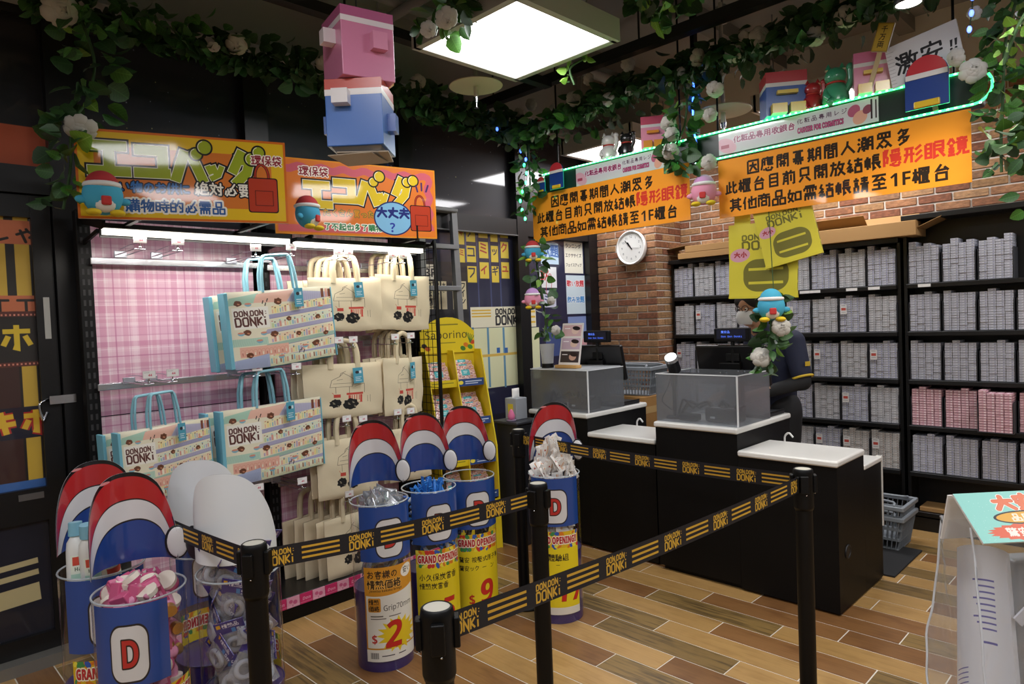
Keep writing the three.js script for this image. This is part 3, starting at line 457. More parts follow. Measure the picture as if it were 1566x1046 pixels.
  // LED bars on arms, each a glowing strip in a black trough
  const glow = new THREE.MeshPhysicalMaterial({ color: '#fff', emissive: '#fff8ea', emissiveIntensity: 2.4 });
  for (const [x0, x1, y] of [[0.86, 1.735, 2.015], [1.77, 2.62, 2.005]]) {
    const b = part('light_bar', g0, M([span(L(x0), L(x1), y + 0.014, y + 0.035, Zl(-3.46), Zl(-3.37)), span(L(x0), L(x1), y - 0.02, y + 0.03, Zl(-3.46), Zl(-3.45))]), BLACK);
    part('glow_strip', b, span(L(x0), L(x1), y - 0.012, y + 0.013, Zl(-3.42), Zl(-3.385)), glow);
    const l = new THREE.RectAreaLight('#fff8ee', 38, x1 - x0, 0.035); l.position.set(L((x0 + x1) / 2), y - 0.016, Zl(-3.41)); l.rotation.set(-PI / 2 + 0.22, 0, 0); l.name = 'bar_light'; g0.add(l);
  }
  for (const x of [0.865, 1.75, 2.65]) part('light_arm', g0, M([beam([L(x), 2.12, Zl(-3.78)], [L(x), 2.045, Zl(-3.4)], 0.014, 0.04), beam([L(x), 2.0, Zl(-3.78)], [L(x), 2.03, Zl(-3.5)], 0.01, 0.02)]), BLACK);
  for (const [x, z] of [[0.95, -3.16], [1.45, -2.98], [1.85, -3.34], [2.45, -3.2]]) part('sign_bracket', g0, M([beam([L(x), 2.045, Zl(-3.42)], [L(x), 2.05, Zl(z - 0.02)], 0.02, 0.012), beam([L(x), 2.04, Zl(z - 0.02)], [L(x), 2.13, Zl(z - 0.02)], 0.02, 0.01)]), BLACK);
  // wire end panel
  const e = part('end_frame', g0, tube([[L(2.73), 0.1, Zl(-3.41)], [L(2.735), 1.98, Zl(-3.41)], [L(2.735), 2.05, Zl(-3.45)], [L(2.735), 2.06, Zl(-3.6)], [L(2.735), 2.06, Zl(-3.77)]], 0.011, 8, 50), BLACK);
  const wires = []; for (let i = 0; i < 8; i++) wires.push(rod([L(2.735), 0.15, Zl(-3.43) - i * 0.045], [L(2.735), 2.05, Zl(-3.43) - i * 0.045], 0.0022, 5)); for (let i = 0; i < 36; i++) wires.push(rod([L(2.735), 0.2 + i * 0.052, Zl(-3.41)], [L(2.735), 0.2 + i * 0.052, Zl(-3.77)], 0.0022, 5));
  part('wire_grid', g0, M(wires), BLACK);

  // hooks with price tags
  const tagTex = printMat(canvas(96, 64, (g) => { g.fillStyle = '#f2f0ef'; g.fillRect(0, 0, 96, 64); g.strokeStyle = '#c9b9bd'; g.lineWidth = 3; g.strokeRect(2, 2, 92, 60); latin(g, '44', 40, 46, 26, '#c7425c'); g.fillStyle = '#c9c6c6'; g.fillRect(10, 12, 40, 5); }), 0.4);
  const hookProto = (() => {
    const t = thing('display_hook', 'double-prong wire display hook with a white price tag on its tip', 'hook', [0, 0, 0], 0, 'hooks on the rails of the display rack');
    part('prongs', t, M([rod([-0.022, 0, 0], [-0.022, 0, -0.3], 0.0028), rod([0.022, 0, 0], [0.022, 0, -0.3], 0.0028), rod([-0.022, 0, 0], [0.022, 0, 0], 0.0028), tube([[0, 0.03, 0.005], [0, 0.035, -0.15], [0, 0.03, -0.3]], 0.0024), rod([0, 0.005, 0.0], [0, 0.03, 0.008], 0.003), ball(0.006, 0, 0.008, 0.006, 8)]), CHROME);
    part('clip_plate', t, rbox(0.055, 0.034, 0.012, 0.003, 0, 0.005, -0.3), mat('#b8bac6', 0.3, 0.6));
    part('price_tag', t, M([box(0.056, 0.036, 0.002, 0, 0.044, 0.012)]), tagTex, 'white price tag with red digits');
    return t;
  })();
  let first = true;
  for (const [px, py] of [[214, 366], [272, 369], [391, 379], [445, 378], [517, 385], [533, 386], [600, 390], [616, 391], [228, 573], [264, 570], [393, 562], [453, 560], [518, 520], [540, 519], [604, 515], [628, 513], [395, 745], [462, 735], [530, 640], [555, 640], [608, 630], [628, 628], [534, 755]]) {
    const p = at(px, py, 'z', -3.4); const o = first ? hookProto : copyOf(hookProto); first = false; o.position.set(p.x, p.y - 0.044, -3.41);
  }
  // ------------------------------------------------ printed shopping bags
  const market = canvas(1024, 720, (g, w, h) => {
    g.fillStyle = '#e9e2c9'; g.fillRect(0, 0, w, h);
    const R = (x, y, a, b, c) => { g.fillStyle = c; g.fillRect(x, y, a, b); };
    const poly = (c, ...p) => { g.fillStyle = c; g.beginPath(); for (let i = 0; i < p.length; i += 2) g.lineTo(p[i], p[i + 1]); g.closePath(); g.fill(); };
    poly('#a9cdb9', 30, 60, 300, 20, 260, 110, 0, 130); poly('#e8b9a6', 280, 30, 640, 10, 560, 120, 240, 110); poly('#b9b6cf', 560, 120, 640, 20, 1024, 60, 1024, 170);
    for (let i = 0; i < 22; i++) { g.strokeStyle = 'rgba(90,90,120,.35)'; g.lineWidth = 2; g.beginPath(); g.moveTo(640 + i * 18, 30); g.lineTo(570 + i * 22, 165); g.stroke(); }
    const hatch = (x, y, a, b, c, step) => { g.strokeStyle = c; g.lineWidth = 2; for (let i = 0; i < a / step; i++) { g.beginPath(); g.moveTo(x + i * step, y); g.lineTo(x + i * step - b * 0.35, y + b); g.stroke(); } };
    for (let r = 0; r < 4; r++) {   // tiers of little shops stepping down to the right under tiled roofs
      const y = 150 + r * 136, x0 = 400 - r * 20, dy = 22;
      g.save(); g.transform(1, -0.07, 0, 1, 0, 30);
      R(x0, y, 660, 74, ['#efe2b4', '#dfe3cc', '#efd9b8', '#e6dcc0'][r]);
      for (let i = 0; i < 26; i++) { const c = ['#e6b49c', '#9cc3cf', '#f3eddc', '#c8d6a2', '#d99a8e', '#f0d890', '#b8a7c8'][(i * 5 + r * 3) % 7], w0 = 10 + hash2(i, r) * 12, h0 = 26 + hash2(i + 5, r) * 34; R(x0 + 6 + i * 25, y + 70 - h0, w0, h0, c); g.fillStyle = '#7b5a4c'; if (i % 4 === 1) { g.beginPath(); g.arc(x0 + 14 + i * 25, y + 20, 7, 0, 7); g.fill(); } if (i % 3 === 0) R(x0 + 6 + i * 25, y + 4, 16, 9, ['#cf8d80', '#7fb0bd'][i & 1]); }
      poly(['#a8a6c4', '#b4b1cc', '#a9c7b4', '#b0aecb'][r], x0 - 40, y + 78, 1060, y + 78, 1060, y + 116, x0 - 90, y + 116); hatch(x0 - 40, y + 80, 1060 - x0, 36, 'rgba(84,84,126,.45)', 13); R(x0 - 90, y + 114, 800, 5, '#8d87a8');
      g.restore();
    }
    R(0, 440, 330, 70, '#b8d6c4'); hatch(20, 440, 310, 70, 'rgba(80,120,100,.35)', 16); R(60, 520, 470, 96, '#eab8a4'); for (let i = 0; i < 12; i++) { g.strokeStyle = '#d98f80'; g.lineWidth = 3; g.beginPath(); g.arc(85 + i * 38, 560, 15, PI, 0); g.lineTo(100 + i * 38, 604); g.lineTo(70 + i * 38, 604); g.closePath(); g.stroke(); R(78 + i * 38, 572, 12, 28, i % 2 ? '#efe3cf' : '#c97f72'); } poly('#aab6d6', 0, 640, 330, 600, 330, 720, 0, 720); hatch(30, 640, 300, 70, 'rgba(70,80,130,.4)', 12); R(330, 630, 694, 90, '#dfe3c4'); for (let i = 0; i < 30; i++) R(340 + i * 23, 640 + hash2(i, 3) * 20, 14, 46, ['#8fbccb', '#e2c39a', '#d79c8e', '#f2ecd8', '#9c6b58'][i % 5]);
    for (const [x, y, r] of [[100, 110, 30], [470, 110, 36], [150, 386, 34], [400, 420, 34], [560, 286, 26], [860, 300, 28], [820, 560, 34], [150, 600, 32], [640, 440, 26], [930, 470, 26]]) { g.fillStyle = '#6b3f2c'; g.beginPath(); for (let i = 0; i < 14; i++) { const a = i * PI / 7, q = r * (0.8 + 0.35 * hash2(i, x)); g.lineTo(x + Math.cos(a) * q * 1.15, y + Math.sin(a) * q * 0.85); } g.fill(); g.fillStyle = '#c98a6a'; g.beginPath(); g.ellipse(x + r * 0.2, y + r * 0.2, r * 0.4, r * 0.2, 0.3, 0, 7); g.fill(); }
    for (const [x, y] of [[190, 120], [300, 400], [90, 390], [700, 570], [450, 640], [900, 200], [250, 470]]) { g.fillStyle = '#7fb3c6'; g.beginPath(); g.ellipse(x, y, 32, 22, 0, 0, PI); g.fill(); g.fillStyle = '#d98f78'; g.beginPath(); g.ellipse(x, y - 4, 30, 9, 0, 0, 7); g.fill(); }
    for (const [x, y] of [[330, 90], [352, 112], [374, 74], [640, 600], [662, 584], [684, 606]]) { g.save(); g.translate(x, y); g.rotate(0.4); R(0, 0, 9, 34, '#3b2c2a'); g.restore(); }
    R(920, 20, 30, 90, '#7a4430'); R(965, 24, 26, 84, '#d8a090'); R(996, 28, 28, 80, '#7a4430');
    R(40, 150, 330, 200, '#efece2'); wordmark(g, 60, 176, 300, 150, '#5a2e2a', 0.11);
  });
  const marketMat = printMat(market, 0.32, { clearcoat: 0.3, clearcoatRoughness: 0.3 }), cyan = mat('#74b7cc', 0.5), strapMat = mat('#8fc6d6', 0.6);
  const hangTag = printMat(canvas(64, 128, (g) => { g.fillStyle = '#4f9fb8'; g.fillRect(0, 0, 64, 128); g.fillStyle = '#2f2a30'; g.beginPath(); g.arc(26, 38, 12, 0, 7); g.fill(); g.fillStyle = '#d8e6ea'; g.fillRect(40, 26, 14, 22); g.fillRect(12, 76, 40, 5); g.fillRect(12, 90, 32, 5); g.fillRect(12, 104, 40, 5); }), 0.5);
  function bagShell(w, h, t, seed, bulge) {   // closed soft bag, origin at its top middle, front at +z; front uv 0..1, back and edges use the plain corner
    const NX = 12, NY = 10, pos = [], uv = [], idx = [];
    for (const s of [1, -1]) for (let j = 0; j <= NY; j++) for (let i = 0; i <= NX; i++) {
      const u = i / NX, v = j / NY, e = Math.sin(PI * u) ** 0.6 * Math.sin(PI * Math.min(1, v * 0.94 + 0.03)) ** 0.5;
      const wx = (u - 0.5) * w * (1 - 0.03 * v) + (fbm(v * 3 + seed, seed, 2) - 0.5) * 0.012, y = -v * h + Math.sin(u * 5 + seed) * 0.004 * (v > 0.9 ? 1.5 : 0.6);
      const wr = (fbm(u * 4 + seed * 3, v * 4 + seed, 3) - 0.45) * 0.022 * bulge;
      pos.push(wx, y, s * (t * 0.25 + t * 0.75 * e) + wr * (s > 0 ? 1 : 0.6)); uv.push(s > 0 ? u : 0.015, s > 0 ? 1 - v : 0.015);
    }
    const N = (NX + 1) * (NY + 1), id = (s, i, j) => s * N + j * (NX + 1) + i;
    for (let s = 0; s < 2; s++) for (let j = 0; j < NY; j++) for (let i = 0; i < NX; i++) { const a = id(s, i, j), b = id(s, i + 1, j), c = id(s, i + 1, j + 1), d = id(s, i, j + 1); s ? idx.push(a, b, c, a, c, d) : idx.push(a, c, b, a, d, c); }
    const edge_strip = (a, b) => idx.push(a[0], b[0], b[1], a[0], b[1], a[1]);
    for (let i = 0; i < NX; i++) { edge_strip([id(0, i, 0), id(1, i, 0)], [id(0, i + 1, 0), id(1, i + 1, 0)]); edge_strip([id(0, i + 1, NY), id(1, i + 1, NY)], [id(0, i, NY), id(1, i, NY)]); }
    for (let j = 0; j < NY; j++) { edge_strip([id(0, 0, j + 1), id(1, 0, j + 1)], [id(0, 0, j), id(1, 0, j)]); edge_strip([id(0, NX, j), id(1, NX, j)], [id(0, NX, j + 1), id(1, NX, j + 1)]); }
    const g = new THREE.BufferGeometry(); g.setAttribute('position', new THREE.Float32BufferAttribute(pos, 3)); g.setAttribute('uv', new THREE.Float32BufferAttribute(uv, 2)); g.setIndex(idx); g.computeVertexNormals(); return g;
  }
  const ribbon = (pts, r, flat) => { const g = tube(pts, r, 6, 24); const p = g.attributes.position; return flat ? g.scale(1, 1, flat) : g; };
  function shoppingBag(w, h, label) {
    const t = thing('shopping_bag', label, 'shopping bag', [0, 0, 0], 0, undefined);
    part('bag_front', t, bagShell(w, h, 0.012, 3, 0.6).translate(0, 0, 0.03), marketMat, 'glossy pastel market street print with dark lettering');
    part('gusset', t, M([bagShell(w * 0.995, h * 1.0, 0.006, 8, 0.4).translate(-0.012, -0.006, 0.004), rbox(0.02, h * 0.98, 0.075, 0.004, -w / 2 - 0.004, -h / 2, 0.004), rbox(0.008, h * 0.98, 0.05, 0.003, w / 2 + 0.001, -h / 2, 0.01)]), cyan, 'light blue side gusset');
    for (const z of [0.034, -0.002]) part('strap', t, ribbon([[-w * 0.17, -0.01, z], [-w * 0.165, 0.08, z], [-w * 0.13, 0.165, z * 0.6], [-w * 0.1, 0.178, z * 0.5], [w * 0.1, 0.182, z * 0.5], [w * 0.13, 0.172, z * 0.6], [w * 0.15, 0.08, z], [w * 0.16, -0.01, z]], 0.008, 1), strapMat);
    part('hang_tag', t, box(0.05, 0.1, 0.002, w * 0.14, -0.05, 0.062), hangTag, 'small blue hang tag');
    return t;
  }
  const bagQuads = [[[342, 448], [505, 437], [510, 545], [350, 567], 'pastel printed shopping bag on the upper rail left of the canvas totes'], [[333, 628], [490, 608], [497, 710], [345, 745], 'pastel printed shopping bag on the lower rail beside the middle upright'], [[172, 668], [320, 634], [327, 745], [190, 765], 'pastel printed shopping bag hanging askew behind the purple packet bins']];
  let sb, sbSize;
  bagQuads.forEach(([a, b, c, d, label], i) => {
    const q = quad(a, b, c, d, 'z', -3.4 + (i === 2 ? 0.02 : 0));
    if (!sb) { sb = shoppingBag(q.w, q.h, label); sbSize = [q.w, q.h]; } const o = i ? copyOf(sb, undefined, undefined, label) : sb;
    o.position.set(q.c.x, q.c.y + q.h / 2, q.c.z - 0.03); o.rotation.set(0, [0.02, 0.05, 0.1][i], q.roll); o.scale.set(q.w / sbSize[0], q.h / sbSize[1], 1);
    const o2 = copyOf(sb, undefined, undefined, label.replace('pastel printed shopping bag', 'second pastel shopping bag tucked behind the front one')); o2.position.set(o.position.x - 0.035, o.position.y - 0.012, o.position.z - 0.1); o2.rotation.copy(o.rotation); o2.scale.copy(o.scale);
    o2.userData.label = ['second shopping bag tucked behind the pastel one on the upper rail', 'second shopping bag tucked behind the pastel one by the middle upright', 'second shopping bag tucked behind the pastel one hanging askew'][i];
  });
  // ------------------------------------------------ canvas totes
  const toteTex = canvas(512, 448, (g, w, h) => {
    g.fillStyle = '#dccdae'; g.fillRect(0, 0, w, h);
    for (let i = 0; i < 2600; i++) { g.fillStyle = rnd() > 0.5 ? 'rgba(255,248,225,.14)' : 'rgba(120,100,70,.1)'; g.fillRect(rnd() * w, rnd() * h, rr(1, 4), 1); }
    g.save(); g.translate(270, 230); g.scale(1.45, 1.45); g.translate(-270, -215); g.strokeStyle = '#5a5248'; g.lineWidth = 1.8; g.lineJoin = 'round';
    const line = (...p) => { g.beginPath(); for (let i = 0; i < p.length; i += 2) i ? g.lineTo(p[i], p[i + 1]) : g.moveTo(p[i], p[i + 1]); g.stroke(); };
    line(190, 190, 200, 150, 235, 130, 250, 110, 275, 128, 300, 150, 290, 190, 190, 190); line(205, 170, 285, 170); line(215, 190, 215, 226); line(275, 190, 275, 226); line(300, 190, 345, 176, 345, 230); line(235, 130, 240, 112, 262, 100); line(222, 150, 248, 146);
    g.fillStyle = '#c4483c'; g.fillRect(205, 232, 30, 18); g.fillRect(262, 226, 76, 12); g.fillRect(270, 240, 10, 44); g.fillRect(324, 240, 10, 44); for (let i = 0; i < 4; i++) g.fillRect(284 + i * 11, 240, 4, 30); g.strokeStyle = '#c4483c'; line(205, 230, 198, 220); line(264, 284, 336, 284);
    g.fillStyle = '#1c1a1a'; for (const [x, y, r] of [[214, 284, 26], [282, 290, 32]]) { g.beginPath(); for (let i = 0; i < 26; i++) { const a = i * PI / 13, q = r * (0.82 + 0.3 * hash2(i, x)); g.lineTo(x + Math.cos(a) * q * 1.1, y + Math.sin(a) * q * 0.95); } g.fill(); } g.strokeStyle = '#dccdae'; g.lineWidth = 2; for (const [x, y] of [[200, 276], [222, 296], [268, 284], [296, 300], [286, 276]]) { line(x, y, x + 9, y + 5); line(x + 2, y + 8, x + 12, y + 10); }
    g.strokeStyle = '#6b6256'; g.lineWidth = 1.5; line(360, 250, 362, 286); line(372, 246, 374, 290); g.restore();
  });
  const toteMat = printMat(toteTex, 0.9), canvasMat = mat('#d9caa9', 0.92);
  function tote(w, h, seed, withTag) {
    const t = thing('canvas_tote', 'x', 'tote bag', [0, 0, 0], 0, 'canvas totes on the display rack');
    part('bag_body', t, bagShell(w, h, 0.016, seed, 1), toteMat, 'cream canvas with a small black and red stall print');
    for (const z of [0.012, -0.014]) part('handle', t, ribbon([[-w * 0.17, -0.03, z], [-w * 0.165, 0.05, z], [-w * 0.13, 0.115, z * 0.6], [0, 0.135, z * 0.4], [w * 0.13, 0.115, z * 0.6], [w * 0.165, 0.05, z], [w * 0.17, -0.03, z]], 0.014, 0.55), canvasMat);
    if (withTag) part('hang_tag', t, box(0.046, 0.09, 0.002, w * 0.13, -0.075, 0.036).rotateZ(0.05), hangTag, 'small blue hang tag');
    return t;
  }
  const protoA = tote(0.37, 0.31, 1.3, true), protoB = tote(0.35, 0.3, 4.7, false);
  const stacks = [
    [[470, 430], [578, 424], 508, 4, 'on the top row by the pastel bag', -0.02], [[574, 426], [655, 420], 506, 4, 'on the top row by the wire panel', 0.03],
    [[463, 560], [582, 556], 640, 3, 'on the second row beside the pastel bag', -0.03], [[577, 545], [650, 545], 632, 4, 'on the second row by the wire panel', 0.25],
    [[482, 670], [575, 666], 758, 2, 'on the third row above the leaning stack', -0.02], [[590, 655], [660, 655], 735, 2, 'on the third row behind the stick pack bin', 0.1],
    [[492, 790], [580, 784], 878, 5, 'of the leaning stack above the base shelf', 0.12]];
  let usedA = false, usedB = false;
  stacks.forEach(([tl, tr, yb, n, where, yaw], si) => {
    const zf = -3.44, a = at(tl[0], tl[1], 'z', zf), b = at(tr[0], tr[1], 'z', zf), bt = at((tl[0] + tr[0]) / 2, yb, 'z', zf), w = Math.max(0.28, a.distanceTo(b)), top = (a.y + b.y) / 2;
    for (let k = 0; k < n; k++) {
      const front = k === 0; let o; if (front) { o = usedA ? copyOf(protoA) : protoA; usedA = true; } else { o = usedB ? copyOf(protoB) : protoB; usedB = true; }
      o.scale.set(w / 0.37, (top - bt.y) / 0.31, 1);
      o.position.set((a.x + b.x) / 2 - k * (si === 6 ? 0.035 : 0.014) + rr(-0.006, 0.006), top + rr(-0.008, 0.008), zf - k * 0.058); o.rotation.set(rr(-0.03, 0.01), yaw + rr(-0.03, 0.03), rr(-0.025, 0.025));
      o.userData.label = (front ? 'front cream canvas tote ' : 'cream canvas tote behind the front one ') + where; o.userData.group = 'canvas totes on the display rack';
    }
  });
}
// ---------------------------------------------------------------- aluminium step ladder behind the rack
{
  const t = thing('step_ladder', 'aluminium step ladder standing between the display rack and the window', 'ladder', [3.1, 0, -3.82]);
  const al = mat('#8a8c8e', 0.5, 0.7);
  for (const s of [-1, 1]) { part('front_rail', t, beam([s * 0.2, 0, 0.02], [s * 0.15, 2.36, 0.0], 0.024, 0.05), al); part('rear_leg', t, beam([s * 0.19, 0, -0.03], [s * 0.15, 2.3, -0.03], 0.02, 0.02), al); part('foot', t, rbox(0.035, 0.04, 0.07, 0.008, s * 0.2, 0.02, 0.02), BLACK); }
  for (let i = 0; i < 7; i++) { const y = 0.3 + i * 0.3, k = y / 2.36; part('tread', t, rbox(2 * (0.2 - 0.05 * k), 0.035, 0.06, 0.005, 0, y, 0.015), al); }
  part('top_cap', t, rbox(0.34, 0.03, 0.09, 0.01, 0, 2.37, -0.01), mat('#8f9092', 0.5));
}
// ---------------------------------------------------------------- yellow cardboard stand with face mask packets
{
  const t = thing('cardboard_stand', 'yellow cardboard display stand with tiers of pink mask packets', 'display stand', [2.99, 0, -3.53], -0.25);
  const Y = mat('#e6cc1e', 0.55), Y2 = mat('#d3b81a', 0.6);
  const W = 0.42, H = 1.36;
  for (const s of [-1, 1]) part('side_panel', t, extrude([[-0.17, 0], [0.14, 0], [0.12, 0.7], [-0.06, H], [-0.17, H]], 0.008).rotateY(-PI / 2).translate(s * W / 2 + 0.004, 0, 0), Y);
  part('back_panel', t, box(W, H, 0.008, 0, H / 2, -0.17), Y2);
  part('divider', t, extrude([[-0.17, 0.3], [0.12, 0.3], [0.11, 0.7], [-0.07, H], [-0.17, H]], 0.007).rotateY(-PI / 2).translate(0.004, 0, 0), Y);
  part('lower_front', t, box(W, 0.34, 0.008, 0, 0.17, 0.13), Y);
  const tiers = [[1.12, -0.03], [0.86, 0.05], [0.6, 0.1], [0.36, 0.12]];
  const lipTex = printMat(canvas(256, 40, (g) => { g.fillStyle = '#e2c81c'; g.fillRect(0, 0, 256, 40); g.fillStyle = '#2c4a86'; g.fillRect(128, 0, 128, 40); g.fillStyle = '#f4e04a'; g.beginPath(); g.arc(146, 20, 11, 0, 7); g.fill(); g.fillStyle = '#8f8420'; g.fillRect(12, 14, 100, 5); g.fillStyle = '#cfd8ea'; g.fillRect(166, 12, 78, 6); g.fillRect(166, 24, 60, 5); }), 0.5);
  for (const [y, z] of tiers) { const s = part('shelf', t, box(W - 0.01, 0.006, z + 0.16, 0, y, (z - 0.17) / 2), Y); part('shelf_lip', s, new THREE.BoxGeometry(W, 0.05, 0.006).translate(0, y + 0.015, z), lipTex); }
  const headTex = canvas(512, 320, (g, w, h) => {
    g.fillStyle = '#e3c81a'; g.fillRect(0, 0, w, h);
    latin(g, 'Saborino', 46, 190, 92, '#3f3a18', { font: 'normal', fit: 400 }); g.fillStyle = '#8a7d1c'; g.fillRect(150, 60, 210, 12); g.fillRect(180, 225, 150, 8);
    for (const [x, y, c] of [[40, 250, '#2c2018'], [70, 275, '#b8541c'], [430, 255, '#d8781c'], [470, 275, '#4c8a2c'], [400, 285, '#3f7a2c'], [490, 230, '#c8481c']]) { g.fillStyle = c; g.beginPath(); g.ellipse(x, y, 26, 20, 0.5, 0, 7); g.fill(); }
    g.strokeStyle = '#4f7a2a'; g.lineWidth = 7; for (let i = 0; i < 5; i++) { g.beginPath(); g.moveTo(470, 240); g.lineTo(440 + i * 18, 140 + i * 8); g.stroke(); }
  });
  const hs = new THREE.Shape(); hs.moveTo(-W / 2, 0); hs.lineTo(W / 2, 0); hs.lineTo(W / 2, 0.15); hs.bezierCurveTo(W * 0.42, 0.17, W * 0.3, 0.25, 0, 0.25); hs.bezierCurveTo(-W * 0.3, 0.25, -W * 0.42, 0.17, -W / 2, 0.15); hs.lineTo(-W / 2, 0);
  const hg = extrude(hs, 0.006); { const uv = hg.attributes.uv, p = hg.attributes.position; for (let i = 0; i < uv.count; i++) uv.setXY(i, p.getX(i) / W + 0.5, p.getY(i) / 0.25); }
  part('header_board', t, hg.translate(0, H - 0.02, -0.16), printMat(headTex, 0.5), 'yellow arched header with a thin dark word');
  const pk = printMat(canvas(128, 128, (g, w, h) => { g.fillStyle = '#d8b3b0'; g.fillRect(0, 0, w, h); for (let i = 0; i < 160; i++) { g.fillStyle = ['#b4686c', '#f0dcd8', '#c89a5c', '#9c7a86'][i % 4]; g.beginPath(); g.arc(rnd() * w, rnd() * h, rr(2, 6), 0, 7); g.fill(); } g.fillStyle = '#59b3bf'; g.fillRect(40, 34, 50, 46); g.fillStyle = '#dff0f0'; g.fillRect(52, 46, 26, 5); g.fillRect(52, 58, 20, 5); }), 0.25);
  const pg = bagPad(0.16, 0.13, 0.022);
  const proto = thing('mask_packet', 'pink patterned face mask packet with turquoise label on the yellow stand', 'packet', [0, 0, 0], 0, 'mask packets on the yellow stand');
  part('pouch', proto, pg, pk);
  const place = [];
  for (const [y, z] of tiers) for (const x of [-0.103, 0.103]) for (let k = 0; k < 3; k++) place.push([x, y + 0.01 + k * 0.036, z - 0.045 - k * 0.03]);
  t.updateMatrixWorld(true);
  place.forEach((p, i) => { const o = i ? copyOf(proto) : proto; const w = t.localToWorld(V(...p)); o.position.copy(w); o.rotation.order = 'YXZ'; o.rotation.set(-0.5 + rr(-0.05, 0.05), -0.25, 0); });
}
function bagPad(w, h, t) {   // sealed pillow packet standing on its lower edge, front at +z
  const g = new THREE.SphereGeometry(1, 12, 8); const p = g.attributes.position, uv = g.attributes.uv;
  const q = new THREE.BoxGeometry(w, h, t, 6, 6, 1), a = q.attributes.position;
  for (let i = 0; i < a.count; i++) { const x = a.getX(i) / w * 2, y = a.getY(i) / h * 2, e = Math.pow(Math.max(0, 1 - x * x), 0.5) * Math.pow(Math.max(0, 1 - y * y), 0.5); a.setZ(i, Math.sign(a.getZ(i)) * t * (0.06 + 0.44 * e)); }
  q.translate(0, h / 2, 0); q.computeVertexNormals(); return q;
}

// ---------------------------------------------------------------- small tester stand between the stick-pack bins and the far counter
{
  const p = at(790, 640, 'x', 3.33), t = thing('tester_pedestal', 'dark tester pedestal between the window print and the far counter', 'pedestal', [3.33, 0, p.z]), H = 0.86;
  part('column', t, rbox(0.2, H - 0.02, 0.2, 0.006, 0, H / 2 - 0.01, 0), mat('#1a1b22', 0.5)); part('top_plate', t, rbox(0.24, 0.02, 0.24, 0.006, 0, H - 0.01, 0), mat('#2c2d33', 0.4));
  const b = thing('tissue_box', 'grey box with white paper sticking out on the tester pedestal', 'tissue box', [3.35, H, p.z - 0.02]); part('carton', b, rbox(0.11, 0.15, 0.11, 0.006, 0, 0.075, 0), mat('#8f949a', 0.5)); part('paper', b, bagPad(0.07, 0.07, 0.02).translate(0, 0.145, 0), WHITE); part('label', b, box(0.002, 0.08, 0.05, -0.056, 0.07, 0), mat('#c9b53a', 0.5));
  const e = thing('pink_sponge', 'pink egg-shaped sponge on a small dish on the tester pedestal', 'sponge', [3.25, H, p.z + 0.03]); part('dish', e, lathe([[0, 0], [0.03, 0], [0.036, 0.012], [0.03, 0.008], [0, 0.008]], 20), mat('#b9a6c4', 0.3)); part('egg', e, lathe([[0, 0.008], [0.02, 0.014], [0.026, 0.035], [0.016, 0.065], [0.005, 0.082], [0, 0.083]], 18), mat('#c8668c', 0.7));
}
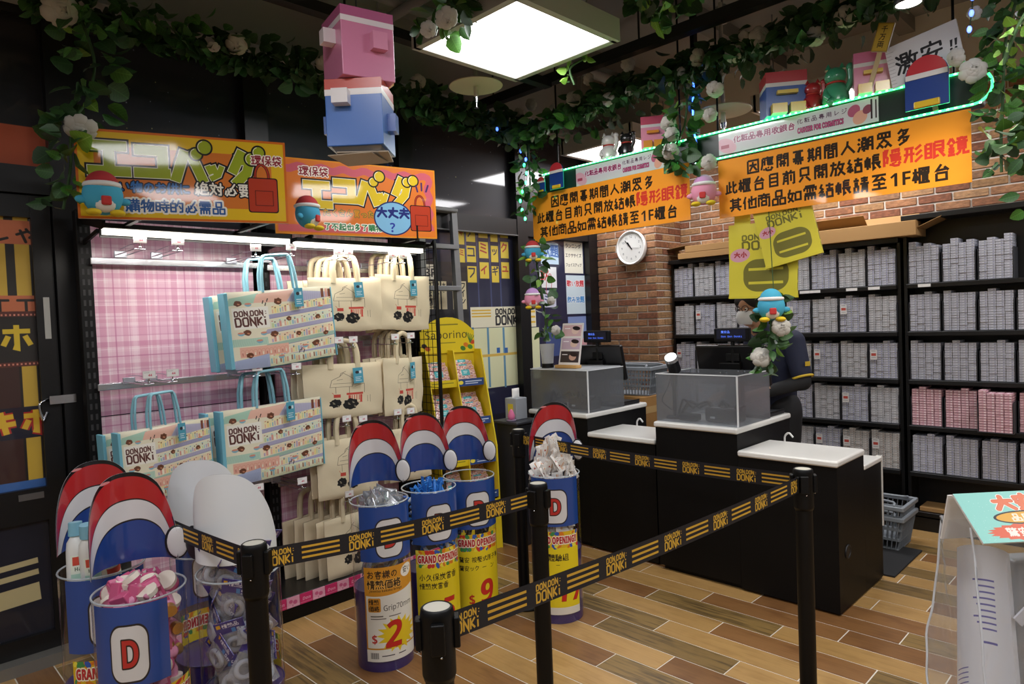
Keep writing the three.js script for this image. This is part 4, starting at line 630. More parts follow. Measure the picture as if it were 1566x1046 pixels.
// ---------------------------------------------------------------- two register counters
{
  const lam = mat('#060607', 0.5, 0, { specularIntensity: 0.45 }), top = mat('#dcdbd6', 0.3, 0, { clearcoat: 0.4, clearcoatRoughness: 0.2 }), grey = mat('#4b4c4f', 0.35, 0.3);
  const t = thing('register_counter', 'black register counter with white tops, its end facing the stock shelves', 'counter', [3.49, 0, -1.775]);
  part('upper_body', t, span(0, 0.69, 0.03, 0.872, -0.525, 0), lam); part('plinth', t, span(0.03, 0.67, 0, 0.04, -0.51, 0.51), BLACK);
  part('worktop', t, rspan(-0.015, 0.7, 0.872, 0.906, -0.533, 0.008, 0.012), top, 'white rounded worktop');
  part('lower_body', t, span(0, 0.385, 0.012, 0.752, 0.001, 0.525), lam); part('lower_top', t, rspan(-0.014, 0.39, 0.752, 0.786, 0.002, 0.532, 0.012), top, 'white rounded worktop');
  part('rear_body', t, span(0.386, 0.67, 0.012, 0.668, 0.001, 0.525), lam); part('rear_top', t, rspan(0.391, 0.675, 0.668, 0.696, 0.002, 0.53, 0.008), top, 'low white worktop');
  part('end_strip', t, span(0.671, 0.683, 0.3, 0.7, 0.5, 0.53), top, 'narrow white edge strip');
  part('cable_cover', t, M([new THREE.TorusGeometry(0.032, 0.006, 8, 24).translate(0.12, 0.3, 0.526), cyl(0.03, 0.03, 0.004, 0, 0, 0, 20).rotateX(PI / 2).translate(0.12, 0.3, 0.526)]), mat('#141416', 0.5));
  part('bag_hook', t, tube([[0.5, 0.69, 0.05], [0.5, 0.79, 0.05], [0.5, 0.815, 0.075], [0.5, 0.79, 0.1]], 0.006, 8), WHITE, 'white curved bag hook');
  part('top_grommet', t, cyl(0.022, 0.022, 0.004, 0.42, 0.907, -0.06), BLACK);
  const B = copyOf(t, [3.53, 0, -2.86], 0, 'black register counter with white tops, nearer the printed window');
  // frosted acrylic boxes
  const frost = new THREE.MeshPhysicalMaterial({ color: '#d3d6da', roughness: 0.22, transmission: 0.9, thickness: 0, side: THREE.DoubleSide });
  const edge = mat('#dfe3e6', 0.25);
  const ab = thing('acrylic_box', 'frosted grey acrylic box on the counter in front of the handheld scanner', 'box', [3.51, 0.907, -1.775]);
  part('front_sheet', ab, span(0, 0.005, 0, 0.285, -0.525, -0.006), frost); part('side_sheet', ab, span(0, 0.4, 0, 0.285, -0.006, -0.001), frost); part('side_sheet', ab, span(0, 0.4, 0, 0.285, -0.526, -0.521), frost); part('back_sheet', ab, span(0.4, 0.405, 0, 0.285, -0.525, -0.001), frost);
  part('edge_trim', ab, M([span(-0.001, 0.006, 0.283, 0.289, -0.527, 0), span(0, 0.405, 0.283, 0.288, -0.008, 0), span(0, 0.405, 0.283, 0.288, -0.527, -0.52), span(-0.001, 0.006, 0, 0.285, -0.007, 0.001)]), edge);
  copyOf(ab, [3.55, 0.907, -2.86], 0, 'frosted grey acrylic box on the counter beside the window print');
  // cable clutter inside each box
  for (const [x, z, label] of [[3.51, -1.775, 'black phone and cable clutter inside the acrylic box before the scanner'], [3.55, -2.86, 'black cable clutter inside the acrylic box beside the window print']]) {
    const c = thing('cable_clutter', label, 'cables', [x, 0.908, z]);
    const pts = []; for (let i = 0; i < 9; i++) pts.push([0.06 + rr(0, 0.06), 0.02 + Math.abs(Math.sin(i * 1.3)) * 0.11, -0.44 + i * 0.048]);
    part('cable', c, tube(pts, 0.008, 6, 60), BLACK); part('cable', c, tube(pts.map(([a, b, d], i) => [a + 0.05, b * 0.7 + 0.02, d + 0.02 * Math.sin(i)]), 0.011, 6, 60), mat('#1a1a1d', 0.5));
    part('device', c, rbox(0.14, 0.09, 0.2, 0.02, 0.16, 0.045, -0.16).rotateX(0), mat('#17171a', 0.4)); part('adapter', c, rbox(0.07, 0.04, 0.12, 0.01, 0.1, 0.02, -0.36), BLACK); part('label', c, box(0.002, 0.012, 0.03, 0.08, 0.03, -0.2), WHITE);
  }
  // point of sale screens seen from behind, customer display on a neck
  const dispTex = canvas(256, 96, (g) => { g.fillStyle = '#0a0c1c'; g.fillRect(0, 0, 256, 96); g.fillStyle = '#4d74ff'; g.font = 'bold 26px monospace'; write(g, '激安品', 40, 14, 26, '#5b82ff', { w: 0.12 }); latin(g, 'Don Don Donki', 40, 80, 24, '#4d74ff', { family: 'monospace' }); });
  const dispMat = new THREE.MeshPhysicalMaterial({ map: dispTex, emissiveMap: dispTex, emissive: '#ffffff', emissiveIntensity: 0.7, roughness: 0.3 });
  const pos = (label, label2, z, ytop, x) => {
    const m = thing('pos_terminal', label, 'cash register', [x, 0.907, z]);
    part('base', m, rbox(0.2, 0.025, 0.24, 0.008, 0, 0.0125, 0), BLACK); part('stand', m, beam([0, 0.02, 0], [-0.02, 0.27, 0], 0.09, 0.06), BLACK);
    const s = part('screen_back', m, new RoundedBoxGeometry(0.035, 0.26, 0.47, 3, 0.012).rotateZ(0.22).translate(-0.04, 0.31, 0), mat('#0c0c0e', 0.28)); part('vesa_plate', s, new RoundedBoxGeometry(0.03, 0.1, 0.14, 2, 0.008).rotateZ(0.22).translate(-0.062, 0.28, 0), BLACK);
    part('screws', s, M([-0.06, -0.02, 0.06, 0.1].map((zz) => ball(0.005, -0.085, 0.27 + (zz > 0 ? 0.006 : -0.006), zz, 8))), mat('#b0b2b8', 0.3, 1));
    part('display_neck', m, M([cyl(0.012, 0.012, 0.16, -0.07, 0.4, 0.02), rbox(0.02, 0.05, 0.09, 0.005, -0.07, 0.36, 0.02)]), BLACK);
    const d = part('customer_display', m, rbox(0.04, 0.085, 0.23, 0.008, -0.07, 0.5, 0.02), BLACK); part('display_glass', d, new THREE.PlaneGeometry(0.19, 0.06).rotateY(-PI / 2).translate(-0.0915, 0.505, 0.02), dispMat, 'dark screen with blue letters');
    return m;
  };
  pos('black register terminal with blue-lettered customer display in front of the cashier', '', -2.03, 0, 4.0);
  pos('black register terminal with blue-lettered customer display beside the photo leaflet stand', '', -3.1, 0, 4.02);
  // scanner
  const sp = at(1030, 560, 'z', -2.26), sc = thing('barcode_scanner', 'handheld scanner with shining white oval face standing on the counter', 'scanner', [sp.x, 0.907, -2.26]);
  const sy = sp.y - 0.907;
  part('stand', sc, M([cyl(0.05, 0.055, 0.015, 0, 0.008, 0), rod([0, 0.01, 0], [0, sy - 0.03, 0], 0.012)]), BLACK);
  part('body', sc, new RoundedBoxGeometry(0.06, 0.1, 0.07, 3, 0.02).rotateZ(0.5).translate(0, sy, 0), mat('#16161a', 0.3)); part('grip', sc, rod([0.02, sy, 0], [0.06, sy - 0.13, -0.04], 0.018, 12), BLACK);
  part('face_ring', sc, cyl(0.036, 0.04, 0.02, 0, 0, 0, 24).scale(1, 1, 1.15).rotateZ(0.75).translate(-0.032, sy + 0.05, 0.005), mat('#c9cbd0', 0.2, 0.8)); part('face_glow', sc, cyl(0.033, 0.033, 0.006, 0, 0, 0, 24).scale(1, 1, 1.15).rotateZ(0.75).translate(-0.04, sy + 0.06, 0.005), new THREE.MeshPhysicalMaterial({ color: '#fff', emissive: '#fff', emissiveIntensity: 1.2 }), 'shining white oval');
  part('cord', sc, tube([[0.02, sy - 0.02, -0.02], [-0.05, sy - 0.12, -0.01], [-0.11, sy - 0.2, -0.02], [-0.03, sy - 0.27, 0]], 0.004, 6), BLACK);
  // keyboard / card tray at the rear of the near counter
  const kb = thing('card_tray', 'flat black card tray on the rear corner of the counter', 'tray', [3.99, 0.907, -1.86]);
  part('tray', kb, rspan(-0.12, 0.16, 0, 0.022, -0.1, 0.07, 0.006), mat('#17171a', 0.45)); part('rim', kb, M([rspan(-0.12, 0.16, 0.022, 0.03, -0.1, -0.09, 0.003), rspan(-0.12, 0.16, 0.022, 0.03, 0.06, 0.07, 0.003)]), BLACK);
  const kb2 = copyOf(kb, [4.0, 0.907, -2.94], 0, 'flat black card tray on the counter next to the brown carton');
  // leaflet stand, tumbler and bits on the far counter
  const lp = at(835, 566, 'x', 3.6), ls = thing('leaflet_stand', 'leaning white leaflet with three face photos on a wooden foot', 'leaflet stand', [3.62, 1.19, -3.09], 0);
  const leaf = canvas(128, 340, (g) => { g.fillStyle = '#e4dfdc'; g.fillRect(0, 0, 128, 340); [['#d7b3b6', '#e8cbbd'], ['#c9b0c2', '#e2c3b2'], ['#3a3238', '#c79f8c']].forEach(([b, f], i) => { g.fillStyle = b; g.fillRect(8, 16 + i * 106, 112, 90); g.fillStyle = f; g.beginPath(); g.ellipse(82, 62 + i * 106, 22, 28, 0, 0, 7); g.fill(); g.fillStyle = '#2c2224'; g.beginPath(); g.ellipse(88, 42 + i * 106, 24, 16, 0.3, 0, 7); g.fill(); g.fillStyle = '#fff'; g.fillRect(16, 40 + i * 106, 34, 6); }); });
  part('foot', ls, rbox(0.06, 0.022, 0.2, 0.004, 0, 0.011, 0), mat('#c79a5c', 0.6)); const lf = part('leaflet', ls, box(0.19, 0.3, 0.006), mat('#e4dfdc', 0.4)); part('photo_print', lf, new THREE.PlaneGeometry(0.19, 0.3).translate(0, 0, 0.0035), printMat(leaf, 0.3)); lf.rotation.order = 'YXZ'; lf.rotation.set(-0.22, -PI / 2, 0); lf.position.set(0.045, 0.165, 0);
  const shelfTop = solo('acrylic_sheet', 'pale acrylic sheet lying on the acrylic box under the leaflet stand', 'sheet', rspan(3.56, 3.94, 1.193, 1.2, -3.38, -2.87, 0.002), mat('#aeb1b4', 0.3)); ls.position.y = 1.201;
  const tb = thing('plastic_tumbler', 'clear frosted plastic tumbler beside the leaflet stand', 'tumbler', [3.61, 1.201, -3.27]);
  part('cup', tb, lathe([[0, 0], [0.038, 0], [0.052, 0.17], [0.049, 0.17], [0.036, 0.006], [0, 0.006]], 24), new THREE.MeshPhysicalMaterial({ color: '#e6e8ea', roughness: 0.35, transmission: 0.6, thickness: 0, side: THREE.DoubleSide })); part('cup_base', tb, cyl(0.042, 0.045, 0.03, 0, 0.016, 0), BLACK);
  // grey baskets, carton, mat
  const basketMat = mat('#7b8187', 0.5), rimMat = mat('#868c92', 0.45);
  function basket(name, label, p, turn) {
    const b = thing(name, label, 'basket', p, turn), W = 0.44, D = 0.3, H = 0.22, bars = [];
    for (let i = 0; i < 15; i++) for (const s of [-1, 1]) { const k = (i + 0.5) / 15 - 0.5; bars.push(beam([k * W * 0.86, 0.01, s * D * 0.43], [k * W, H - 0.02, s * D * 0.5], 0.012, 0.004)); if (i < 10) { const q = (i + 0.5) / 10 - 0.5; bars.push(beam([s * W * 0.43, 0.01, q * D * 0.86], [s * W * 0.5, H - 0.02, q * D], 0.004, 0.012)); } }
    part('bars', b, M(bars), basketMat); part('floor_plate', b, rbox(W * 0.88, 0.012, D * 0.88, 0.004, 0, 0.006, 0), basketMat);
    for (const y of [0.075, 0.14]) { const k = 0.43 + 0.07 * y / H; part('hoop', b, M([-1, 1].flatMap((s) => [box(W * 2 * k, 0.016, 0.005, 0, y, s * D * k), box(0.005, 0.016, D * 2 * k, s * W * k, y, 0)])), basketMat); }
    part('rim', b, M([-1, 1].flatMap((s) => [rbox(W * 1.05, 0.028, 0.022, 0.006, 0, H - 0.012, s * D * 0.51), rbox(0.022, 0.028, D * 1.05, 0.006, s * W * 0.51, H - 0.012, 0)])), rimMat);
    for (const s of [-1, 1]) part('handle', b, tube([[-W * 0.4, H, s * D * 0.5], [-W * 0.36, H + 0.012, s * D * 0.3], [0, H + 0.015, s * D * 0.22], [W * 0.36, H + 0.012, s * D * 0.3], [W * 0.4, H, s * D * 0.5]], 0.008, 8), rimMat);
    return b;
  }
  const cp = at(968, 602, 'x', 4.42);
  const ct = thing('cardboard_carton', 'tall brown carton behind the low counter top under the basket', 'carton', [4.45, 0, cp.z]); const kraft = mat('#a57a44', 0.8);
  part('carton_body', ct, rbox(0.4, cp.y - 0.002, 0.44, 0.004, 0, cp.y / 2, 0), kraft); part('tape', ct, box(0.406, 0.05, 0.002, 0, cp.y - 0.1, 0.2205), mat('#c2a06a', 0.3)); 
  basket('shopping_basket', 'grey slatted shopping basket on the brown carton below the clock', [4.44, cp.y, cp.z], PI / 2 + 0.12);
  const bp = at(1373, 800, 'y', 0.05); basket('shopping_basket', 'grey slatted shopping basket on the floor beside the stock shelves', [4.78, 0.001, -1.5], PI / 2);
  copyOf(scene.getObjectByName('shopping_basket_001'), [4.78, 0.07, -1.5], PI / 2, 'grey shopping basket nested in the one on the floor by the shelves');
  solo('floor_mat', 'black rubber floor mat behind the near counter', 'mat', rspan(4.19, 4.75, 0.0, 0.012, -2.3, -1.2, 0.004), mat('#1a1b1d', 0.85));
  // wall clock on the pillar
  const ck = at(966, 379, 'x', 4.98), cl = thing('wall_clock', 'round white wall clock on the brick pillar', 'clock', [4.992, ck.y, ck.z]); cl.rotation.y = -PI / 2;
  const face = canvas(256, 256, (g) => { g.fillStyle = '#e6e6e2'; g.fillRect(0, 0, 256, 256); g.fillStyle = '#33343a'; g.textAlign = 'center'; g.textBaseline = 'middle'; g.font = '26px sans-serif'; for (let i = 1; i <= 12; i++) { const a = i * PI / 6; g.fillText(String(i), 128 + Math.sin(a) * 92, 128 - Math.cos(a) * 92); } for (let i = 0; i < 60; i++) { const a = i * PI / 30; g.fillRect(128 + Math.sin(a) * 116 - 1, 128 - Math.cos(a) * 116 - 1, 2, 2); } });
  const fg = new THREE.CircleGeometry(0.134, 40).translate(0, 0, 0.022);
  part('case', cl, lathe([[0, -0.008], [0.148, -0.008], [0.15, 0.02], [0.148, 0.036], [0.14, 0.038], [0.134, 0.026], [0.134, 0.021], [0, 0.021]], 44).rotateX(PI / 2), WHITE); part('dial', cl, fg, printMat(face, 0.5));
  const hand = (ang, len, w) => box(w, len, 0.002, 0, len / 2 - 0.015, 0).rotateZ(-ang).translate(0, 0, 0.026);
  part('minute_hand', cl, hand(53 * PI / 30, 0.105, 0.006), BLACK); part('hour_hand', cl, hand((10 + 53 / 60) * PI / 6, 0.075, 0.008), BLACK); part('second_hand', cl, hand(15.5 * PI / 30, 0.1, 0.002), mat('#b4b4b0', 0.5));
}
// ---------------------------------------------------------------- stock shelves with trays of small white boxes
{
  const lam = mat('#0b0b0c', 0.4), X0 = 5.2, X1 = 5.42;
  const unit = (label, z0, z1, levels, ytop) => {
    const t = thing('stock_shelf', label, 'shelf', [(X0 + X1) / 2, 0, (z0 + z1) / 2]); const w = z1 - z0, d = X1 - X0;
    part('back_board', t, span(d / 2 - 0.012, d / 2, 0.05, ytop, -w / 2, w / 2), lam);
    for (const s of [-1, 1]) part('side_board', t, span(-d / 2 + 0.03, d / 2, 0, ytop, s > 0 ? w / 2 - 0.02 : -w / 2, s > 0 ? w / 2 : -w / 2 + 0.02), lam);
    for (const y of levels) part('shelf_board', t, rspan(-d / 2 - 0.005, d / 2 - 0.012, y - 0.03, y, -w / 2 + 0.02, w / 2 - 0.02, 0.004), lam);
    part('top_board', t, rspan(-d / 2 - 0.02, d / 2, ytop, ytop + 0.035, -w / 2, w / 2, 0.004), lam);
    part('plinth', t, span(-d / 2 + 0.0, d / 2, 0, 0.09, -w / 2 + 0.02, w / 2 - 0.02), lam); return t;
  };
  const lv = [0.13, 0.4, 0.72, 1.035, 1.365, 1.69];
  unit('tall black stock shelf next to the brick pillar, filled with white box trays', -3.23, -1.42, lv, 1.98);
  unit('taller black stock shelf with pink box trays, beyond the floor basket', -1.4, 0.2, lv, 2.12);
  const boxTex = (c, l) => printMat(canvas(96, 40, (g) => { g.fillStyle = c; g.fillRect(0, 0, 96, 40); g.fillStyle = l; g.fillRect(8, 12, 34, 5); g.fillRect(8, 22, 24, 4); g.fillRect(62, 10, 24, 20); g.fillStyle = 'rgba(40,40,50,.55)'; g.fillRect(0, 37, 96, 3); }), 0.5);
  const kinds = [boxTex('#c9c9cc', '#9b9ca4'), boxTex('#cfcdca', '#a7988f'), boxTex('#c4c5cd', '#8a8db0'), boxTex('#dba9b4', '#f0dfe2'), boxTex('#bfc0c8', '#8f92a8')];
  const BW = 0.0435, BHt = 0.0165;
  const colGeos = [15, 15, 16, 15, 17].map((n, s) => M(Array.from({ length: n }, (_, i) => box(0.14, BHt - 0.0015, BW - 0.002, (hash2(i, s) - 0.5) * 0.004, BHt * (i + 0.5), (hash2(i + 9, s) - 0.5) * 0.0012))));
  const trayMat = mat('#3b3c40', 0.7), tagCard = printMat(canvas(64, 96, (g) => { g.fillStyle = '#d9d7d4'; g.fillRect(0, 0, 64, 96); g.fillStyle = '#b8483c'; g.fillRect(10, 34, 44, 26); g.fillStyle = '#77777a'; g.fillRect(10, 10, 40, 5); g.fillRect(10, 74, 44, 4); }), 0.6);
  const trayGeo = M([span(-0.075, 0.075, 0, 0.004, -0.093, 0.093), span(-0.075, 0.075, 0, 0.2, -0.094, -0.0915), span(-0.075, 0.075, 0, 0.2, 0.0915, 0.094), span(0.07, 0.075, 0, 0.2, -0.093, 0.093)]);
  const protos = new Map();
  const makeTray = (kind, seed, hBoost, withTag) => {
    const key = kind + ',' + seed + ',' + hBoost + ',' + withTag; const label = ''; let t = protos.get(key);
    if (t) return copyOf(t);
    t = thing('box_tray', label, 'box tray'); protos.set(key, t);
    part('tray', t, trayGeo, trayMat); for (let c = 0; c < 4; c++) { const m = part('box_column', t, colGeos[Math.min(4, ((seed * 7 + c * 3) % 4) + hBoost)], kinds[kind]); m.position.set(0, 0.004, (c - 1.5) * (BW + 0.001)); m.userData.kind = 'stuff'; }
    if (withTag) part('tag_card', t, box(0.002, 0.07, 0.045, -0.078, 0.17, -0.06), tagCard, 'small white card with a red mark');
    return t;
  };
  const rowName = ['bottom', 'lower', 'middle', 'upper', 'top'];
  [0.4, 0.72, 1.035, 1.365, 1.69].forEach((y, r) => {
    for (let i = 0; i < 9; i++) {
      if (r === 3 && i === 4) continue;
      const tg = (r === 0 && i > 4) || (r < 4 && (i + r) % 2 === 0), o = makeTray(r === 0 && i > 6 ? 1 : (i + r) % 2 ? 0 : 2, (i + r * 2) % 3, r === 4 ? 1 : 0, tg);
      o.position.set(5.287, y, -3.23 + 0.125 + i * 0.196); tag(o, 'tray of small white boxes' + (tg ? ' with red-marked card' : '') + ' on the ' + rowName[r] + ' board by the pillar', 'box tray', 'white box trays on the pillar-side shelf');
    }
    for (let i = 0; i < 6; i++) {
      if (r === 4 && i === 3) continue;
      const pink = r === 1, o = makeTray(pink ? 3 : r === 0 ? 2 : 4, (i * 2 + r) % 3, r === 4 ? 1 : 0, false); o.position.set(pink && i === 2 ? 5.2 : 5.287, y, -1.4 + 0.125 + i * 0.2);
      tag(o, pink ? (i === 2 ? 'tray of pink boxes pulled forward over the shelf edge' : 'tray of pink boxes on the lower board of the taller shelf') : 'tray of small white boxes on the ' + rowName[r] + ' board of the taller shelf', 'box tray', pink ? 'pink box trays on the taller shelf' : 'white box trays on the taller shelf');
    }
  });
  // label strips on a shelf edge
  for (const [px, py] of [[1180 + 105 / 2.093, 300 + 300 / 2.093], [1246, 443], [1302, 439], [1336, 437], [1413, 432]]) { const p = at(px, py, 'x', 5.185); solo('shelf_label', 'white paper label on the front edge of a stock shelf board', 'label', box(0.003, 0.02, 0.075), WHITE, [5.19, 1.675, p.z], 'labels on the shelf edge'); }
  // cartons on top
  const kraft = mat('#a8814f', 0.8), kraft2 = mat('#8f6d40', 0.85);
  solo('flat_carton', 'lower flat brown carton on the shelf top next to the pillar', 'carton', rspan(5.16, 5.4, 2.016, 2.066, -3.12, -2.05, 0.004), kraft); 
  const fc = thing('flat_carton', 'upper flat brown carton with open flap on the shelf top next to the pillar', 'carton', [5.28, 2.067, -2.6]); part('carton_body', fc, rspan(-0.12, 0.11, 0, 0.055, -0.45, 0.5, 0.004), kraft); part('flap', fc, box(0.2, 0.004, 0.22).rotateX(-0.1).translate(0, 0.055, -0.56), kraft2);
  const lc = thing('long_carton', 'long opened brown carton with raised flaps on the shelf top', 'carton', [5.27, 2.016, -1.72]); part('carton_body', lc, rspan(-0.12, 0.12, 0, 0.1, -0.42, 0.42, 0.004), kraft); part('flap', lc, box(0.004, 0.12, 0.4).rotateZ(0.9).translate(-0.03, 0.14, -0.12), kraft2); part('flap', lc, box(0.2, 0.004, 0.16).rotateX(-0.4).translate(0, 0.08, 0.49), kraft2); part('flap', lc, box(0.004, 0.1, 0.36).rotateZ(-0.7).translate(0.1, 0.13, 0.2), kraft);
  for (const [z, k] of [[-1.15, 0], [-0.75, 1]]) solo('folded_carton', k ? 'flattened brown carton on the lowest shelf, right of another' .replace('right of another', 'farther from the floor basket') : 'flattened brown carton on the lowest shelf nearer the floor basket', 'carton', rspan(5.22, 5.4, 0.131, 0.16, z - 0.18, z + 0.18, 0.004), k ? kraft2 : kraft);
}
// ---------------------------------------------------------------- eco bag signs above the rack
{
  const bigKana = (g, items, fill) => {   // fat outlined katakana strokes, drawn as thick polylines
    const all = []; for (const [ch, x, y, w, h, k = 1] of items) for (const s of strokesOf(ch)) { const q = s.map(([a, b]) => [x + a / 100 * w, y + b / 100 * h]); q.k = k; all.push(q); }
    for (const [c, lw] of [['#191714', 86], ['#f2efe0', 66], [fill, 58]]) { g.strokeStyle = c; g.lineJoin = 'miter'; g.lineCap = 'square'; for (const s of all) { g.lineWidth = s.k < 1 ? lw - 26 : lw; g.beginPath(); s.forEach(([a, b], i) => i ? g.lineTo(a, b) : g.moveTo(a, b)); g.stroke(); } }
  };
  const dots = (g, list, fill) => { for (const [x, y, r] of list) { g.fillStyle = '#191714'; g.beginPath(); g.arc(x, y, r + 10, 0, 7); g.fill(); g.fillStyle = fill; g.beginPath(); g.arc(x, y, r, 0, 7); g.fill(); g.strokeStyle = '#f2efe0'; g.lineWidth = 4; g.beginPath(); g.arc(x, y, r - 3, 2.4, 4.4); g.stroke(); } };
  const redBag = (g, x, y, s) => { g.save(); g.translate(x, y); g.scale(s, s); g.strokeStyle = '#1a1210'; g.lineWidth = 16; g.beginPath(); g.moveTo(40, 10); g.bezierCurveTo(30, -110, 120, -110, 115, 10); g.stroke(); g.strokeStyle = '#a8321c'; g.lineWidth = 10; g.stroke(); g.fillStyle = '#1a1210'; g.beginPath(); g.roundRect(-6, -6, 172, 202, 16); g.fill(); g.fillStyle = '#b23a20'; g.beginPath(); g.roundRect(0, 0, 160, 190, 14); g.fill(); g.strokeStyle = '#5f1c10'; g.lineWidth = 4; g.strokeRect(36, 70, 100, 84); g.restore(); };
  const t1 = canvas(1200, 520, (g, w, h) => {
    g.fillStyle = '#e0b81c'; g.fillRect(0, 0, w, h); g.strokeStyle = '#d06a1e'; g.lineWidth = 20; g.strokeRect(4, 4, w - 8, h - 8); g.fillStyle = '#d2762a'; g.fillRect(96, 96, w - 190, h - 180);
    bigKana(g, [['エ', 80, 62, 190, 210], ['コ', 320, 70, 170, 200], ['ハ', 525, 70, 180, 210], ['ッ', 705, 150, 110, 105, 0.5], ['ク', 862, 84, 140, 190]], '#9aab22'); dots(g, [[655, 110, 34], [705, 66, 40], [985, 120, 38], [1030, 76, 36]], '#9aab22');
    write(g, '環保袋', 985, 96, 62, '#8c2430', { w: 0.12, out: [['#efe6da', 0.2]] });
    write(g, '買い物のお供に', 150, 296, 64, '#2f6fb8', { w: 0.15, out: [['#14142a', 0.2]] }); write(g, '絶対必要', 640, 282, 82, '#eeeade', { w: 0.13, out: [['#16141a', 0.2]] });
    write(g, '購物時的必需品', 250, 400, 78, '#27589c', { w: 0.13, out: [['#eeeade', 0.28]] });
    redBag(g, 960, 240, 1.1);
  });
  const t2 = canvas(1200, 540, (g, w, h) => {
    g.fillStyle = '#d9762c'; g.fillRect(0, 0, w, h); g.strokeStyle = '#c95c6a'; g.lineWidth = 54; g.lineJoin = 'round'; g.beginPath(); for (let i = 0; i <= 40; i++) g.lineTo(60 + i * 27, 66 + Math.sin(i * 1.1) * 12); for (let i = 0; i <= 16; i++) g.lineTo(1140 + Math.sin(i * 1.3) * 12, 66 + i * 26); g.stroke(); g.fillStyle = 'rgba(201,92,106,.9)'; g.fillRect(20, h - 70, w * 0.6, 50);
    g.strokeStyle = '#dd8a1e'; g.lineWidth = 14; g.strokeRect(4, 4, w - 8, h - 8);
    bigKana(g, [['エ', 200, 150, 180, 200], ['コ', 420, 120, 140, 180], ['ハ', 590, 110, 150, 190], ['ッ', 722, 190, 90, 95, 0.5], ['ク', 868, 90, 125, 185]], '#dcbc22'); dots(g, [[706, 128, 32], [752, 84, 38], [968, 110, 34], [1018, 96, 38]], '#dcbc22');
    write(g, '環保袋', 176, 56, 66, '#8c2430', { w: 0.12, out: [['#efe6da', 0.2]] });
    g.strokeStyle = '#4a2a60'; g.lineWidth = 14; for (const [a, b, c, d] of [[1040, 130, 1052, 176], [1086, 110, 1086, 166], [1140, 124, 1122, 172]]) { g.beginPath(); g.moveTo(a, b); g.lineTo(c, d); g.stroke(); }
    write(g, 'たくさん買ったけど', 330, 350, 52, '#d88a1c', { w: 0.14, out: [['#2f6a3a', 0.14]] });
    write(g, '了不起也多了購物袋嗎?', 330, 452, 52, '#2b7a46', { w: 0.13, out: [['#efeade', 0.24]] });
    g.fillStyle = '#232a60'; g.beginPath(); g.ellipse(850, 396, 152, 130, 0, 0, 7); g.fill(); g.fillStyle = '#7fb4d6'; g.beginPath(); g.ellipse(850, 396, 142, 120, 0, 0, 7); g.fill(); write(g, '大丈夫', 722, 312, 84, '#232a70', { w: 0.2 }); latin(g, '?', 818, 500, 96, '#2e3a9c');
    redBag(g, 990, 290, 1.0);
  });
  const pv = (x0, z0, x1, z1, y0, y1, tex, label) => {
    const w = Math.hypot(x1 - x0, z1 - z0), t = thing('eco_bag_sign', label, 'sign', [(x0 + x1) / 2, (y0 + y1) / 2, (z0 + z1) / 2], Math.atan2(-(z1 - z0), x1 - x0));
    board('sign_board', t, w, y1 - y0, 0.012, tex, 0.45, '#c9c5bb', { clearcoat: 0.55, clearcoatRoughness: 0.05, specularIntensity: 0.3 }); return t;
  };
  pv(0.73, -3.227, 1.515, -2.96, 2.04, 2.412, t1, 'yellow and orange sign with fat green katakana letters and a red bag');
  pv(1.66, -3.39, 2.575, -3.185, 2.055, 2.46, t2, 'orange and pink sign with fat yellow katakana letters and blue bubble');
}
